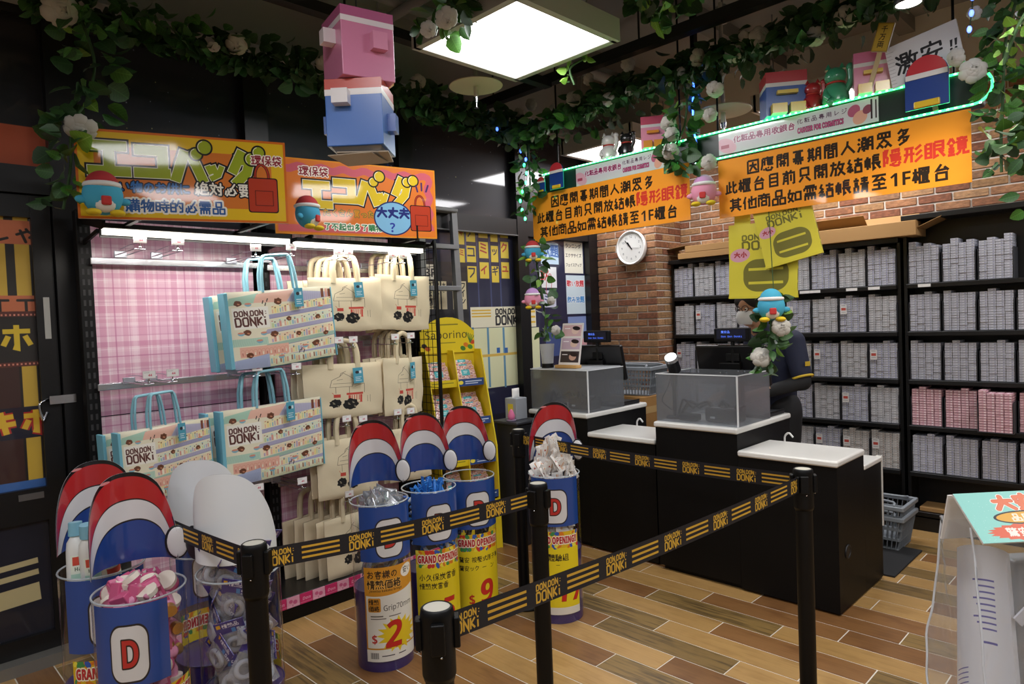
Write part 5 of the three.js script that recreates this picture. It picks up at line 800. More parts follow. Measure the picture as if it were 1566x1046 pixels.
// ---------------------------------------------------------------- orange notice boards over the counters
{
  const note = canvas(1880, 500, (g, w, h) => {
    g.fillStyle = '#f09a2a'; g.fillRect(0, 0, w, h); const o = { w: 0.138, cap: 'butt' }, s = 122;
    write(g, '因應開幕期間人潮眾多', 262, 44, s, '#2a2016', o);
    write(g, '此櫃台目前只開放結帳', 56, 190, s, '#2a2016', o); write(g, '隱形眼鏡', 56 + s * 1.04 * 10, 176, s * 1.08, '#cf3a2a', o);
    write(g, '其他商品如需結帳請至1F櫃台', 96, 342, s, '#2a2016', o);
  });
  const nm = printMat(note, 0.5, { clearcoat: 0.7, clearcoatRoughness: 0.05, specularIntensity: 0.3 });
  const notice = (z0, z1, y0, y1, label, tilt) => {
    const t = thing('notice_board', label, 'sign', [3.49, (y0 + y1) / 2, (z0 + z1) / 2], -PI / 2); t.rotation.order = 'YXZ'; t.rotation.x = tilt;
    const w = z1 - z0, h = y1 - y0; part('sheet', t, rbox(w, h, 0.006, 0.002, 0, 0, -0.004), mat('#e08c24', 0.4)); part('print', t, new THREE.PlaneGeometry(w, h, 1, 1), nm, 'black and red notice lettering'); 
    part('tie', t, M([-0.4, 0.4].map((k) => rod([k * w, h / 2, -0.01], [k * w, h / 2 + 0.05, -0.05], 0.003))), BLACK);
  };
  notice(-1.84, -0.664, 2.066, 2.38, 'orange notice board under the lit sign beside the yellow bags', 0);
  notice(-3.248, -2.02, 2.085, 2.41, 'orange notice board under the lit sign above the wall clock', 0);
  // lit sign boxes with green LED outline
  const led = new THREE.MeshPhysicalMaterial({ color: '#eafff2', emissive: '#18ff78', emissiveIntensity: 3, roughness: 0.4 }), beadMat = new THREE.MeshPhysicalMaterial({ color: '#fff', emissive: '#b8ffd8', emissiveIntensity: 5 });
  const band = (mirrorText) => canvas(1200, 190, (g, w, h) => {
    g.fillStyle = '#c9c8cc'; g.fillRect(0, 0, w, h); g.fillStyle = '#d9a5b4'; g.beginPath(); g.ellipse(70, 120, 90, 60, 0.6, 0, 7); g.fill(); g.fillStyle = '#a8485c'; g.fillRect(20, 110, 70, 30);
    write(g, '化粧品專用收銀台', 130, 50, 60, '#8c2f5a', { w: 0.15, out: [['#ecdbe4', 0.14]] }); write(g, '化粧品專用レジ', 640, 34, 42, '#4a2c44', { w: 0.1, gap: 1.25 }); latin(g, 'CASHIER FOR COSMETICS', 640, 148, 56, '#d8508a', { fit: 330, out: [['#3b2434', 8]] });
    for (const [x, y, c, r] of [[1040, 70, '#b05a76', 40], [1080, 130, '#d9a08c', 46], [1130, 80, '#8c4a5c', 30]]) { g.fillStyle = c; g.beginPath(); g.ellipse(x, y, r, r * 1.2, 0.5, 0, 7); g.fill(); } g.fillStyle = '#3c3034'; g.fillRect(1150, 10, 12, 150); g.fillRect(1180, 20, 9, 140);
  });
  const lit = (z0, z1, pz0, pz1, label, round) => {
    const t = thing('lit_sign_box', label, 'sign', [3.56, 2.47, (z0 + z1) / 2]); const w = z1 - z0, H = 0.145;
    part('case', t, rbox(0.1, H, w, 0.012), mat('#11201a', 0.4)); const pw = pz1 - pz0;
    part('lettered_panel', t, new THREE.BoxGeometry(pw, H * 0.8, 0.004).rotateY(-PI / 2).translate(-0.0535, 0.002, (pz0 + pz1) / 2 - (z0 + z1) / 2), printMat(band(), 0.25, { clearcoat: 1, clearcoatRoughness: 0.05 }), 'pale panel with pink lettering');
    const r = H / 2, X = -0.058, pts = [];
    for (const s of [-1, 1]) { const l = part('led_strip', t, rod([X, s * r, -w / 2], [X, s * r, w / 2 - 0.03], 0.0055, 8), led, 'green light strip'); const beads = []; for (let i = 0; i < w / 0.03; i++) beads.push(box(0.004, 0.006, 0.008, X - 0.005, s * r, -w / 2 + i * 0.03)); part('led_beads', l, M(beads), beadMat); }
    if (round) { const a = []; for (let i = 0; i <= 10; i++) { const q = -PI / 2 + i * PI / 10; a.push([X, Math.sin(q) * r, w / 2 - 0.03 + Math.cos(q) * r]); } part('led_strip', t, tube(a, 0.0055, 8, 30), led, 'green light strip bent round the end'); }
    for (const s of [-1, 1]) part('hanger', t, rod([0, H / 2, s * w * 0.42], [0, 3.56 - 2.47, s * w * 0.42], 0.006), BLACK);
    const l = new THREE.RectAreaLight('#2cff8c', 2.5, w * 0.95, H); l.position.set(-0.07, 0, 0); l.rotation.y = PI / 2; l.name = 'led_light'; t.add(l);
  };
  lit(-1.98, -0.63, -1.84, -1.03, 'long sign box outlined in green light strip holding the boxy blue ornament', true);
  lit(-3.15, -2.02, -2.86, -2.16, 'long sign box outlined in green light strip holding the white cat', false);
  // black post between the signs with blue light rope
  const post = thing('sign_post', 'black ceiling post with a blue light rope between the sign boxes', 'post', [3.55, 2.4, -2.0]); part('tube', post, span(-0.02, 0.02, 0, 1.15, -0.012, 0.012), BLACK); part('light_rope', post, tube([[-0.03, 0.12, 0.01], [-0.032, 0.3, 0], [-0.03, 0.5, 0.012], [-0.03, 0.62, 0.01]], 0.006, 8), new THREE.MeshPhysicalMaterial({ color: '#cfe0ff', emissive: '#3a6bff', emissiveIntensity: 5 }), 'blue light rope');
  // ---------------------------------------------- ornaments on the sign boxes
  const TOP = 2.5435;
  const onTop = (px, py) => { const p = at(px, py, 'x', 3.56); return p.z; };
  const gloss = (c) => mat(c, 0.3, 0, { clearcoat: 0.6, clearcoatRoughness: 0.15 });
  const boxy = (z, w, h, c1, c2, c3, label, turn) => {
    const t = thing('boxy_ornament', label, 'ornament', [3.56, TOP, z], turn), d = w * 0.85;
    part('box_body', t, box(w, h * 0.66, d, 0, h * 0.33, 0), gloss(c1)); part('white_band', t, box(w * 1.004, h * 0.09, d * 1.004, 0, h * 0.705, 0), gloss('#dfdcd8')); part('lid', t, box(w, h * 0.25, d, 0, h * 0.875, 0), gloss(c2));
    for (const s of [-1, 1]) part('foot_block', t, box(w * 0.36, h * 0.22, w * 0.24, s * w * 0.22, h * 0.11, d / 2 + w * 0.12), gloss(c3)); part('front_block', t, box(w * 0.5, h * 0.08, w * 0.14, 0, h * 0.5, d / 2 + w * 0.07), gloss(c3));
  };
  boxy(onTop(1197, 140), 0.2, 0.22, '#2456a8', '#b8323a', '#d9b822', 'blue paper box ornament with red lid and yellow blocks on the sign box', -0.95);
  boxy(onTop(1333, 110), 0.16, 0.2, '#d884a0', '#d06a90', '#d9b822', 'pink paper box ornament with yellow blocks beneath the gold plaque', -1.2);
  boxy(onTop(998, 190), 0.14, 0.19, '#dd90a8', '#c9506a', '#d88a2a', 'pink paper box ornament with red lid beside the black cat', -1.0);
  const cat = (z, s, c, label) => {
    const t = thing('cat_figurine', label, 'figurine', [3.56, TOP, z], -1.15), m = gloss(c);
    part('body', t, M([lathe([[0, 0], [0.05, 0], [0.058, 0.02], [0.052, 0.07], [0.036, 0.1], [0, 0.11]], 20), ball(0.042, 0, 0.13, 0.004, 16).scale(1.1, 1, 0.95), new THREE.ConeGeometry(0.017, 0.03, 10).translate(-0.028, 0.178, 0), new THREE.ConeGeometry(0.017, 0.03, 10).translate(0.028, 0.178, 0), tube([[0.04, 0.06, 0.02], [0.06, 0.1, 0.025], [0.058, 0.15, 0.03]], 0.014, 8), ball(0.018, 0.058, 0.158, 0.03, 10), tube([[-0.04, 0.07, 0.02], [-0.045, 0.04, 0.045], [-0.03, 0.02, 0.055]], 0.013, 8), ball(0.02, -0.024, 0.012, 0.045, 10), ball(0.02, 0.024, 0.012, 0.045, 10)]), m);
    part('collar', t, new THREE.TorusGeometry(0.036, 0.005, 8, 24).rotateX(PI / 2).translate(0, 0.1, 0.002), mat('#b8352c', 0.4)); t.scale.setScalar(s);
  };
  cat(onTop(931, 230), 0.95, '#d8d6d2', 'white waving cat figurine on the lit sign box'); cat(onTop(958, 225), 0.85, '#1a1a1c', 'black waving cat figurine beside the white one'); cat(onTop(1243, 145), 0.85, '#a82a2e', 'red waving cat figurine beside the blue box ornament'); cat(onTop(1278, 135), 1.1, '#3f9a72', 'green waving cat figurine next to the pink box ornament');
  // plain cut-out boards standing on the signs
  const cut = (z, w, h, label) => { const t = thing('cutout_board', label, 'cutout', [3.45, TOP - 0.13, z], -PI / 2); const s = new THREE.Shape(); s.moveTo(-w / 2, 0); s.lineTo(w / 2, 0); s.lineTo(w / 2, h * 0.55); s.absarc(0, h * 0.55, w / 2, 0, PI); s.lineTo(-w / 2, 0); part('card', t, extrude(s, 0.006), gloss('#213f86')); const s2 = new THREE.Shape(); s2.moveTo(-w * 0.48, h * 0.6); s2.lineTo(w * 0.48, h * 0.6); s2.absarc(0, h * 0.58, w * 0.47, 0.05, PI - 0.05); part('red_cap', t, extrude(s2, 0.002).translate(0, 0, 0.006), gloss('#b8323a')); part('white_band', t, box(w * 0.96, h * 0.09, 0.004, 0, h * 0.57, 0.008), gloss('#dcd9d6')); part('yellow_foot', t, rbox(w * 0.6, h * 0.12, 0.012, 0.005, 0, h * 0.07, 0.008), gloss('#d8b428')); };
  cut(onTop(1428, 150), 0.17, 0.25, 'plain blue cut-out board with red top under the white plaque'); cut(onTop(868, 275), 0.12, 0.2, 'plain blue cut-out board with red top at the sign end by the window'); cut(onTop(845, 290), 0.07, 0.12, 'small plain blue cut-out board beside a larger one');
  const plq = (px, py, w, h, tex, roll, label, x) => { const p = at(px, py, 'x', x), t = thing('plaque', label, 'plaque', [x, p.y, p.z], -PI / 2); t.rotation.order = 'YXZ'; t.rotation.z = roll; board('plaque_board', t, w, h, 0.012, tex, 0.5, '#cfcdca'); part('stick', t, box(0.02, 0.2, 0.008, 0, -h / 2 - 0.06, -0.016), mat('#c9b48a', 0.7)); };
  plq(1412, 84, 0.285, 0.19, canvas(600, 400, (g, w, h) => { g.fillStyle = '#d6d4d6'; g.fillRect(0, 0, w, h); g.strokeStyle = '#9a989c'; g.lineWidth = 4; for (let i = 0; i < 12; i++) { g.beginPath(); g.moveTo(0, 20 + i * 34); g.lineTo(rr(30, 90), 22 + i * 34); g.stroke(); } write(g, '激安', 70, 110, 200, '#16161a', { w: 0.11 }); latin(g, '!!', 500, 260, 130, '#16161a', { skew: 0.15 }); }), 0.16, 'white wooden plaque with large black brush characters', 3.48);
  plq(1350, 57, 0.07, 0.125, canvas(200, 340, (g, w, h) => { g.fillStyle = '#c8a83c'; g.fillRect(0, 0, w, h); g.strokeStyle = '#8a6c20'; g.lineWidth = 8; g.strokeRect(6, 6, w - 12, h - 12); write(g, '千万両', 56, 34, 84, '#2a2010', { w: 0.11, vertical: true, gap: 1.08 }); }), -0.3, 'small gold plaque with black characters above the pink box ornament', 3.46);
}
// ---------------------------------------------------------------- stacked paper boxes hanging from the ceiling
{
  const gl = (c) => mat(c, 0.32, 0, { clearcoat: 0.5, clearcoatRoughness: 0.2 });
  const A = thing('paper_box', 'pink glossy paper box with small blocks, upper of the hanging pair', 'paper box', [1.285, 2.352, -1.965], -0.2);
  const w = 0.18, h = 0.225;
  part('box_body', A, rbox(w, h * 0.78, w, 0.003, 0, h * 0.39, 0), gl('#cf7fa2')); part('white_band', A, box(w * 1.006, 0.018, w * 1.006, 0, h * 0.8, 0), gl('#e4dade')); part('lid', A, box(w, h * 0.16, w, 0, h * 0.9, 0), gl('#b05a86'));
  part('white_block', A, box(0.04, 0.045, 0.04, -w / 2 - 0.02, h * 0.6, 0.02), gl('#e2d6da')); part('pink_block', A, box(0.05, 0.055, 0.03, 0.03, h * 0.52, w / 2 + 0.015), gl('#d68aaa')); part('yellow_block', A, box(0.03, 0.05, 0.06, w / 2 + 0.015, h * 0.2, -0.02), gl('#d9b422')); part('yellow_fin', A, extrude([[0, 0], [0.04, 0.02], [0.02, 0.07]], 0.01).translate(w / 2, h * 0.45, -0.04), gl('#d9b422')); part('hang_cord', A, rod([0, h, 0], [0, 3.56 - 2.352, 0], 0.0025), BLACK);
  const B = thing('paper_box', 'blue glossy paper box with red and white top, lower of the hanging pair', 'paper box', [1.285, 2.13, -1.965], -0.82); const w2 = 0.185, h2 = 0.22;
  part('box_body', B, rbox(w2, h2 * 0.76, w2, 0.003, 0, h2 * 0.4, 0), gl('#2c66b8')); part('white_band', B, box(w2 * 1.006, 0.02, w2 * 1.006, 0, h2 * 0.8, 0), gl('#e6e2e0')); part('red_top', B, box(w2, h2 * 0.17, w2, 0, h2 * 0.91, 0), gl('#c2422e')); part('white_block', B, box(0.052, 0.045, 0.04, -0.035, h2 * 0.7, w2 / 2 + 0.02), gl('#e4dfdf')); for (const s of [-1, 1]) part('side_block', B, box(0.028, 0.058, 0.05, s * (w2 / 2 + 0.014), h2 * 0.42, 0.0), gl('#2458a8'));
  part('crumpled_bottom', B, new THREE.CylinderGeometry(w2 * 0.68, w2 * 0.5, 0.03, 4, 1).rotateY(PI / 4).translate(0, 0.0, 0), mat('#8f9198', 0.4)); part('paper_layers', B, M([box(w2 * 0.9, 0.004, w2 * 0.8, 0.01, -0.012, 0).rotateY(0.1), box(w2 * 0.8, 0.003, w2 * 0.85, -0.01, -0.02, 0.01).rotateY(-0.15)]), mat('#a99a86', 0.6));
}
// ---------------------------------------------------------------- yellow carrier bags hanging under the notice
{
  const tex = canvas(512, 620, (g, w, h) => { g.fillStyle = '#d8cc3c'; g.fillRect(0, 0, w, h); wordmark(g, 110, 90, 330, 130, '#6f6a24', 0.12); g.fillStyle = '#757028'; g.beginPath(); g.roundRect(110, 300, 340, 270, 110); g.fill(); g.fillStyle = '#d8cc3c'; g.fillRect(150, 372, 260, 22); g.fillRect(150, 486, 260, 22); g.fillStyle = '#d6a0b0'; g.beginPath(); g.ellipse(86, 260, 78, 56, -0.2, 0, 7); g.fill(); write(g, '大小', 40, 232, 50, '#a8383c', { w: 0.2 }); });
  const m = printMat(tex, 0.45, { transmission: 0.15, thickness: 0 });
  const bag = (w, h, roll, p, label) => { const t = thing('carrier_bag', label, 'carrier bag', p, -PI / 2); t.rotation.order = 'YXZ'; t.rotation.z = roll; const g = new THREE.BoxGeometry(w, h, 0.012, 8, 8, 1), a = g.attributes.position; for (let i = 0; i < a.count; i++) a.setZ(i, a.getZ(i) + (fbm(a.getX(i) * 9 + 3, a.getY(i) * 7, 2) - 0.4) * 0.02); g.translate(0, -h / 2, 0); g.computeVertexNormals(); part('bag_sheet', t, g, m); part('bottom_fold', t, box(w * 1.005, 0.012, 0.018, 0, -h + 0.002, 0), mat('#c9bd34', 0.5)); part('handle', t, M([-1, 1].map((s) => box(w * 0.24, 0.09, 0.006, s * w * 0.3, 0.042, 0))), mat('#d2c63c', 0.5)); part('tie_cord', t, M([rod([-w * 0.3, 0.08, 0], [-w * 0.3, 0.36, -0.01], 0.002), rod([w * 0.3, 0.08, 0], [w * 0.3, 0.36, -0.01], 0.002)]), BLACK); };
  bag(0.378, 0.4, -0.03, [3.54, 2.02, -1.62], 'large pale yellow carrier bag hanging under the orange notice'); bag(0.3, 0.31, 0.2, [3.515, 2.105, -1.51], 'small yellow carrier bag hanging tilted over the large one');
}
// ---------------------------------------------------------------- clear round bins with posters, header cards and goods
const BIN_R = 0.13, BIN_H = 0.75;
function arcPanel(r, a0, a1, y0, y1, n = 24) {   // curved sheet, angle 0 faces +z, uv 0..1
  const g = new THREE.PlaneGeometry(1, 1, n, 1), p = g.attributes.position, uv = g.attributes.uv;
  for (let i = 0; i < p.count; i++) { const a = a0 + (a1 - a0) * uv.getX(i); p.setXYZ(i, Math.sin(a) * r, y0 + (y1 - y0) * uv.getY(i), Math.cos(a) * r); }
  g.computeVertexNormals(); return g;
}
const binPosters = {};
{
  const opening = (g, w, y, h) => { g.fillStyle = '#d9b21c'; g.fillRect(0, y, w, h); for (let i = 0; i < 40; i++) { g.fillStyle = ['#c8322c', '#2c56b0', '#e8dc4a', '#d87a1c', '#3a8a4a'][i % 5]; g.beginPath(); g.ellipse(rnd() * w, y + (i % 2 ? h * 0.92 : h * 0.12), rr(12, 26), rr(8, 16), rnd() * 3, 0, 7); g.fill(); } latin(g, 'GRAND OPENING!!', w / 2 - w * 0.46, y + h * 0.74, h * 0.56, '#c4262c', { fit: w * 0.92, out: [['#f4ecd8', 18], ['#7a1418', 5]] }); };
  const price = (g, x, y, s, d) => { latin(g, '$', x, y, s * 0.4, '#b8201c'); latin(g, d, x + s * 0.34, y, s, '#c4201c', { out: [['#7a1410', 4]], skew: 0.12 }); };
  const paper = (lines, digit) => canvas(400, 620, (g, w, h) => { g.fillStyle = '#e3cc1c'; g.fillRect(0, 0, w, h); opening(g, w, 0, 120); lines.forEach(([s, z], i) => write(g, s, 24, 168 + i * 64, z, '#1c1810', { w: 0.1 })); price(g, 90, 520, 240, digit); g.fillStyle = '#dcd8cc'; g.fillRect(0, 566, w, 54); });
  binPosters.grip = canvas(400, 620, (g, w, h) => {
    g.fillStyle = '#e2e0d8'; g.fillRect(0, 0, w, h); g.strokeStyle = '#c88a24'; g.lineWidth = 10; g.strokeRect(5, 5, w - 10, h - 90); g.fillStyle = '#d08f28'; g.beginPath(); g.moveTo(0, 0); g.lineTo(w, 0); g.lineTo(w, 150); g.quadraticCurveTo(w / 2, 200, 0, 185); g.fill();
    write(g, 'お客様の', 24, 22, 54, '#2a1a12', { w: 0.11 }); write(g, '情熱価格', 24, 84, 60, '#2a1a12', { w: 0.12, out: [['#e8b45a', 0.12]] }); g.fillStyle = '#e8e4da'; g.beginPath(); g.ellipse(330, 52, 58, 42, -0.2, 0, 7); g.fill(); write(g, '安い', 292, 26, 44, '#1c1614', { w: 0.1 });
    latin(g, 'Jonetsu kakaku brings', 40, 160, 22, '#4a3418', { skew: 0.1 }); g.fillStyle = '#d08f28'; g.beginPath(); g.roundRect(24, 200, 92, 92, 12); g.fill(); write(g, '情熱', 32, 210, 36, '#2a1a12', { w: 0.12 }); write(g, '価格', 32, 252, 36, '#2a1a12', { w: 0.12 });
    latin(g, 'Grip70mm', 132, 286, 50, '#26201c', { fit: 236, font: 'normal' }); g.fillStyle = '#6a645c'; g.fillRect(40, 316, 90, 8); g.fillRect(40, 334, 110, 6); g.fillRect(170, 322, 90, 6);
    g.fillStyle = '#e3c41c'; g.beginPath(); for (let i = 0; i < 32; i++) { const a = i * PI / 16, r = i % 2 ? 110 : 165; g.lineTo(240 + Math.cos(a) * r, 450 + Math.sin(a) * r * 0.72); } g.fill(); latin(g, '$', 40, 500, 80, '#b8201c'); latin(g, '2', 130, 530, 240, '#c4201c', { out: [['#7a1410', 4]], skew: 0.1 });
    g.fillStyle = '#26262a'; for (let i = 0; i < 12; i++) g.fillRect(28 + i * 5, 560, (i % 3) + 1.5, 40); g.fillRect(110, 580, 90, 6); g.fillRect(230, 580, 60, 6);
  });
  binPosters.charcoal = paper([['小久保炭當番', 50], ['情熱炭當番', 44]], '5'); binPosters.pen = paper([['驚安 按壓式原子筆', 42], ['驚安ックボールペン', 40]], '9'); binPosters.shampoo = paper([['洗潤體驗組', 54], ['コンディショナービ', 34]], '17'); binPosters.open = paper([['大小時的必需品', 46], ['安い', 50]], '3');
}
const wrapTex = canvas(360, 260, (g, w, h) => { g.fillStyle = '#1f4690'; g.fillRect(0, 0, w, h); g.fillStyle = '#14141a'; g.beginPath(); g.roundRect(96, 58, 172, 188, 50); g.fill(); g.fillStyle = '#d3d2d2'; g.beginPath(); g.roundRect(102, 64, 160, 176, 46); g.fill(); latin(g, 'D', 140, 196, 124, '#b82a2a', { fit: 88, out: [['#1a1014', 10]] }); });
const headTop = (s) => 0.36 - 0.2 * Math.pow(Math.abs(s - 0.08), 2.4) + (s > 0.62 ? -0.1 * (s - 0.62) : 0);   // outline of the header card, s from -1 to 1
const headTex = canvas(512, 400, (g, w, h) => {
  const Y = (v) => h - v / 0.37 * h; g.fillStyle = '#20428c'; g.fillRect(0, 0, w, h);
  const fillUnder = (d, c) => { g.fillStyle = c; g.beginPath(); g.moveTo(0, 0); for (let i = 0; i <= 64; i++) { const s = i / 32 - 1; g.lineTo(i * 8, Y(headTop(s) - d(s))); } g.lineTo(w, 0); g.fill(); };
  fillUnder((s) => 0.165 - 0.02 * s, '#14141a'); fillUnder((s) => 0.16 - 0.02 * s, '#d8d8da'); fillUnder((s) => 0.094 - 0.01 * s, '#14141a'); fillUnder((s) => 0.09 - 0.01 * s, '#b4262a'); fillUnder(() => 0.014, '#121216');
  g.fillStyle = '#d88a8c'; g.beginPath(); g.ellipse(190, 36, 26, 5, -0.1, 0, 7); g.fill();
  g.fillStyle = '#b4262a'; g.fillRect(440, 60, 50, 120); g.fillStyle = '#14141a'; g.fillRect(0, 0, 6, h); g.fillRect(w - 6, 0, 6, h);
});
const headMat = printMat(headTex, 0.3, { clearcoat: 0.8, clearcoatRoughness: 0.08 }), headBack = mat('#dde1e4', 0.3);
function headerGeo(r, flip) {
  const NX = 36, NY = 10, pos = [], uv = [], idx = [];
  for (let j = 0; j <= NY; j++) for (let i = 0; i <= NX; i++) { const s = i / NX * 2 - 1, hh = headTop(s), v = j / NY * hh, a = PI - s * 1.45; const y = 0.065 * (1 - j / NY) + v; pos.push(Math.sin(a) * r, y, Math.cos(a) * r); uv.push(i / NX, y / 0.37); }
  for (let j = 0; j < NY; j++) for (let i = 0; i < NX; i++) { const a = j * (NX + 1) + i, b = a + 1, c = b + NX + 1, d = a + NX + 1; flip ? idx.push(a, c, b, a, d, c) : idx.push(a, b, c, a, c, d); }
  const g = new THREE.BufferGeometry(); g.setAttribute('position', new THREE.Float32BufferAttribute(pos, 3)); g.setAttribute('uv', new THREE.Float32BufferAttribute(uv, 2)); g.setIndex(idx); g.computeVertexNormals(); return g;
}
const purple = mat('#2f2668', 0.35, 0, { clearcoat: 0.5, clearcoatRoughness: 0.15 });
const shellGeo = M([new THREE.CylinderGeometry(BIN_R + 0.002, BIN_R + 0.002, BIN_H, 48, 1, true).translate(0, BIN_H / 2, 0)]);
function bin(label, x, z, turn, poster, o = {}) {
  const t = thing('round_bin', label, 'bin', [x, 0, z], turn);
  part('base_insert', t, M([cyl(BIN_R - 0.003, BIN_R - 0.003, 0.36, 0, 0.18, 0, 40), new THREE.TorusGeometry(BIN_R - 0.002, 0.003, 6, 40).rotateX(PI / 2).translate(0, 0.36, 0)]), purple, 'purple inner sleeve');
  part('clear_shell', t, shellGeo, CLEAR); part('rim', t, new THREE.TorusGeometry(BIN_R + 0.002, 0.0035, 8, 48).rotateX(PI / 2).translate(0, BIN_H, 0), new THREE.MeshPhysicalMaterial({ color: '#dfe6ea', roughness: 0.1, transmission: 0.6, thickness: 0 }));
  part('price_poster', t, arcPanel(BIN_R + 0.0045, -0.95, 0.95, 0.05, 0.475), printMat(binPosters[poster], 0.4, { clearcoat: 0.3, clearcoatRoughness: 0.2 }), 'curved price poster with red digits');
  part('blue_wrap', t, arcPanel(BIN_R + 0.0045, o.w0 ?? -1.05, o.w1 ?? 1.05, 0.5, 0.745), printMat(wrapTex, 0.35, { clearcoat: 0.5, clearcoatRoughness: 0.15 }), 'blue wrap with a red letter on a white patch');
  const hc = part('header_card', t, headerGeo(BIN_R - 0.002).translate(0, BIN_H - 0.01, 0), headMat, 'rounded red, white and blue header card'); part('card_back', hc, headerGeo(BIN_R - 0.0005, true).translate(0, BIN_H - 0.01, 0), headBack, 'milky white reverse');
  part('white_lobe', hc, M([ball(0.044, 0, 0, 0, 18).scale(0.75, 1.15, 0.18)]).rotateY(-0.6).translate(0.13, BIN_H + 0.11, -0.02), mat('#d6d6d8', 0.4)); part('lobe_edge', hc, M([ball(0.049, 0, 0, 0, 18).scale(0.78, 1.16, 0.13)]).rotateY(-0.6).translate(0.1295, BIN_H + 0.11, -0.023), mat('#15151a', 0.4));
  return t;
}
const BINS = [
  [1.74, -2.66, -0.28, 'grip', 'clear bin of silver packets with a white and orange price poster'],
  [2.03, -2.66, -0.3, 'charcoal', 'clear bin of blue stick packs between the silver packets and the pens'],
  [2.31, -2.68, -0.38, 'pen', 'clear bin of pens with a yellow price poster'],
  [2.62, -2.36, -0.86, 'shampoo', 'clear bin heaped with white striped sachets'],
  [0.64, -2.355, 0.05, 'open', 'clear bin of pink cosmetics in front of the lotion bottles'],
  [0.922, -2.275, 2.55, 'open', 'clear bin of purple and white packets with its header turned away'],
  [0.62, -2.7, -0.1, 'open', 'clear bin holding white lotion bottles with light blue caps'],
  [0.945, -2.6, 2.75, 'charcoal', 'clear bin standing behind the purple packet bin with header turned away']];
BINS.forEach(([x, z, a, p, label], i) => bin(label, x, z, a, p, i === 4 ? { w0: -1.45, w1: 0.25 } : {}));
{
  const fill = (proto, cx, cz, n, rMax, y0, y1, tilt, label, group, moundH = 0) => {
    for (let i = 0; i < n; i++) {
      const o = i ? copyOf(proto) : proto, onTop = moundH && i > n * 0.55, a = i * 2.399 + rr(0, 0.5), k = onTop ? Math.sqrt(rnd()) : rr(0.75, 1), y = onTop ? y1 + moundH * (1 - k * k) * rr(0.6, 1) : y0 + (y1 - y0) * (i / (moundH ? n * 0.55 : n));
      o.position.set(cx + Math.cos(a) * rMax * k, y, cz + Math.sin(a) * rMax * k); o.rotation.set(rr(-tilt, tilt), onTop ? rr(-PI, PI) : PI / 2 - a + rr(-0.3, 0.3), rr(-tilt, tilt)); tag(o, label, proto.userData.category, group);
    }
  };
  const item = (name, cat, parts) => { const t = thing(name, 'x', cat); for (const [n, g, m, l] of parts) part(n, t, g, m, l); return t; };
  const silver = mat('#c2c5c9', 0.22, 0.75), foil = mat('#dadcdd', 0.3, 0.2);
  fill(item('silver_packet', 'packet', [['pouch', bagPad(0.085, 0.1, 0.024).translate(0, -0.05, 0), silver], ['label', box(0.05, 0.03, 0.001, 0, 0, 0.0115), mat('#e3e4e2', 0.4)]]), 1.74, -2.66, 46, 0.082, 0.42, 0.71, 0.7, 'crumpled silver packet in the bin with the orange and white poster', 'silver packets', 0.05);
  fill(item('stick_pack', 'stick pack', [['tube', M([cyl(0.008, 0.008, 0.13, 0, 0, 0, 8), box(0.02, 0.012, 0.003, 0, 0.07, 0)]), mat('#2f78c8', 0.35)], ['band', cyl(0.0084, 0.0084, 0.03, 0, -0.02, 0, 8), mat('#dfe6ea', 0.4)]]), 2.03, -2.66, 60, 0.085, 0.46, 0.7, 1.2, 'blue and white stick pack in the clear bin', 'blue stick packs', 0.03);
  fill(item('ballpoint_pen', 'pen', [['barrel', cyl(0.0055, 0.005, 0.11, 0, 0, 0, 10), mat('#23242c', 0.3)], ['grip', cyl(0.006, 0.004, 0.028, 0, -0.068, 0, 10), mat('#b8bcc4', 0.3, 0.7)], ['clip', box(0.003, 0.04, 0.002, 0.006, 0.04, 0), CHROME], ['button', cyl(0.0025, 0.0025, 0.012, 0, 0.061, 0, 8), mat('#b83a3c', 0.4)]]), 2.31, -2.68, 56, 0.095, 0.44, 0.58, 0.45, 'dark ballpoint pen with silver grip in the clear bin', 'pens in the bin');
  const sachetTex = printMat(canvas(128, 160, (g) => { g.fillStyle = '#e2dfda'; g.fillRect(0, 0, 128, 160); g.fillStyle = '#c98a4e'; g.fillRect(52, 20, 10, 120); g.fillRect(70, 20, 5, 120); g.fillStyle = '#b0483c'; g.fillRect(20, 60, 18, 18); g.fillStyle = '#9a9ca4'; for (let i = 0; i < 5; i++) g.fillRect(88, 30 + i * 18, 26, 4); }), 0.4);
  fill(item('sachet', 'sachet', [['pouch', bagPad(0.058, 0.078, 0.012).translate(0, -0.039, 0), sachetTex]]), 2.62, -2.36, 190, 0.098, 0.42, 0.735, 0.6, 'white sachet with orange stripes in the heaped clear bin', 'striped sachets', 0.19);
  const pinkA = mat('#c2567e', 0.25, 0, { clearcoat: 0.6, clearcoatRoughness: 0.1 }), pinkB = mat('#d98fae', 0.3), gold = mat('#c79a52', 0.3, 0.8), pale = mat('#dcd3c6', 0.4);
  fill(item('cosmetic_box', 'box', [['carton', rbox(0.06, 0.11, 0.035, 0.003), pinkA], ['label', box(0.04, 0.05, 0.001, 0, 0.01, 0.0182), pinkB], ['seal', cyl(0.009, 0.009, 0.001, 0, 0, 0, 12).rotateX(PI / 2).translate(0.01, -0.03, 0.0184), gold]]), 0.64, -2.355, 26, 0.085, 0.4, 0.72, 0.8, 'pink cosmetic box with pale label in the clear bin', 'pink cosmetic boxes', 0.03);
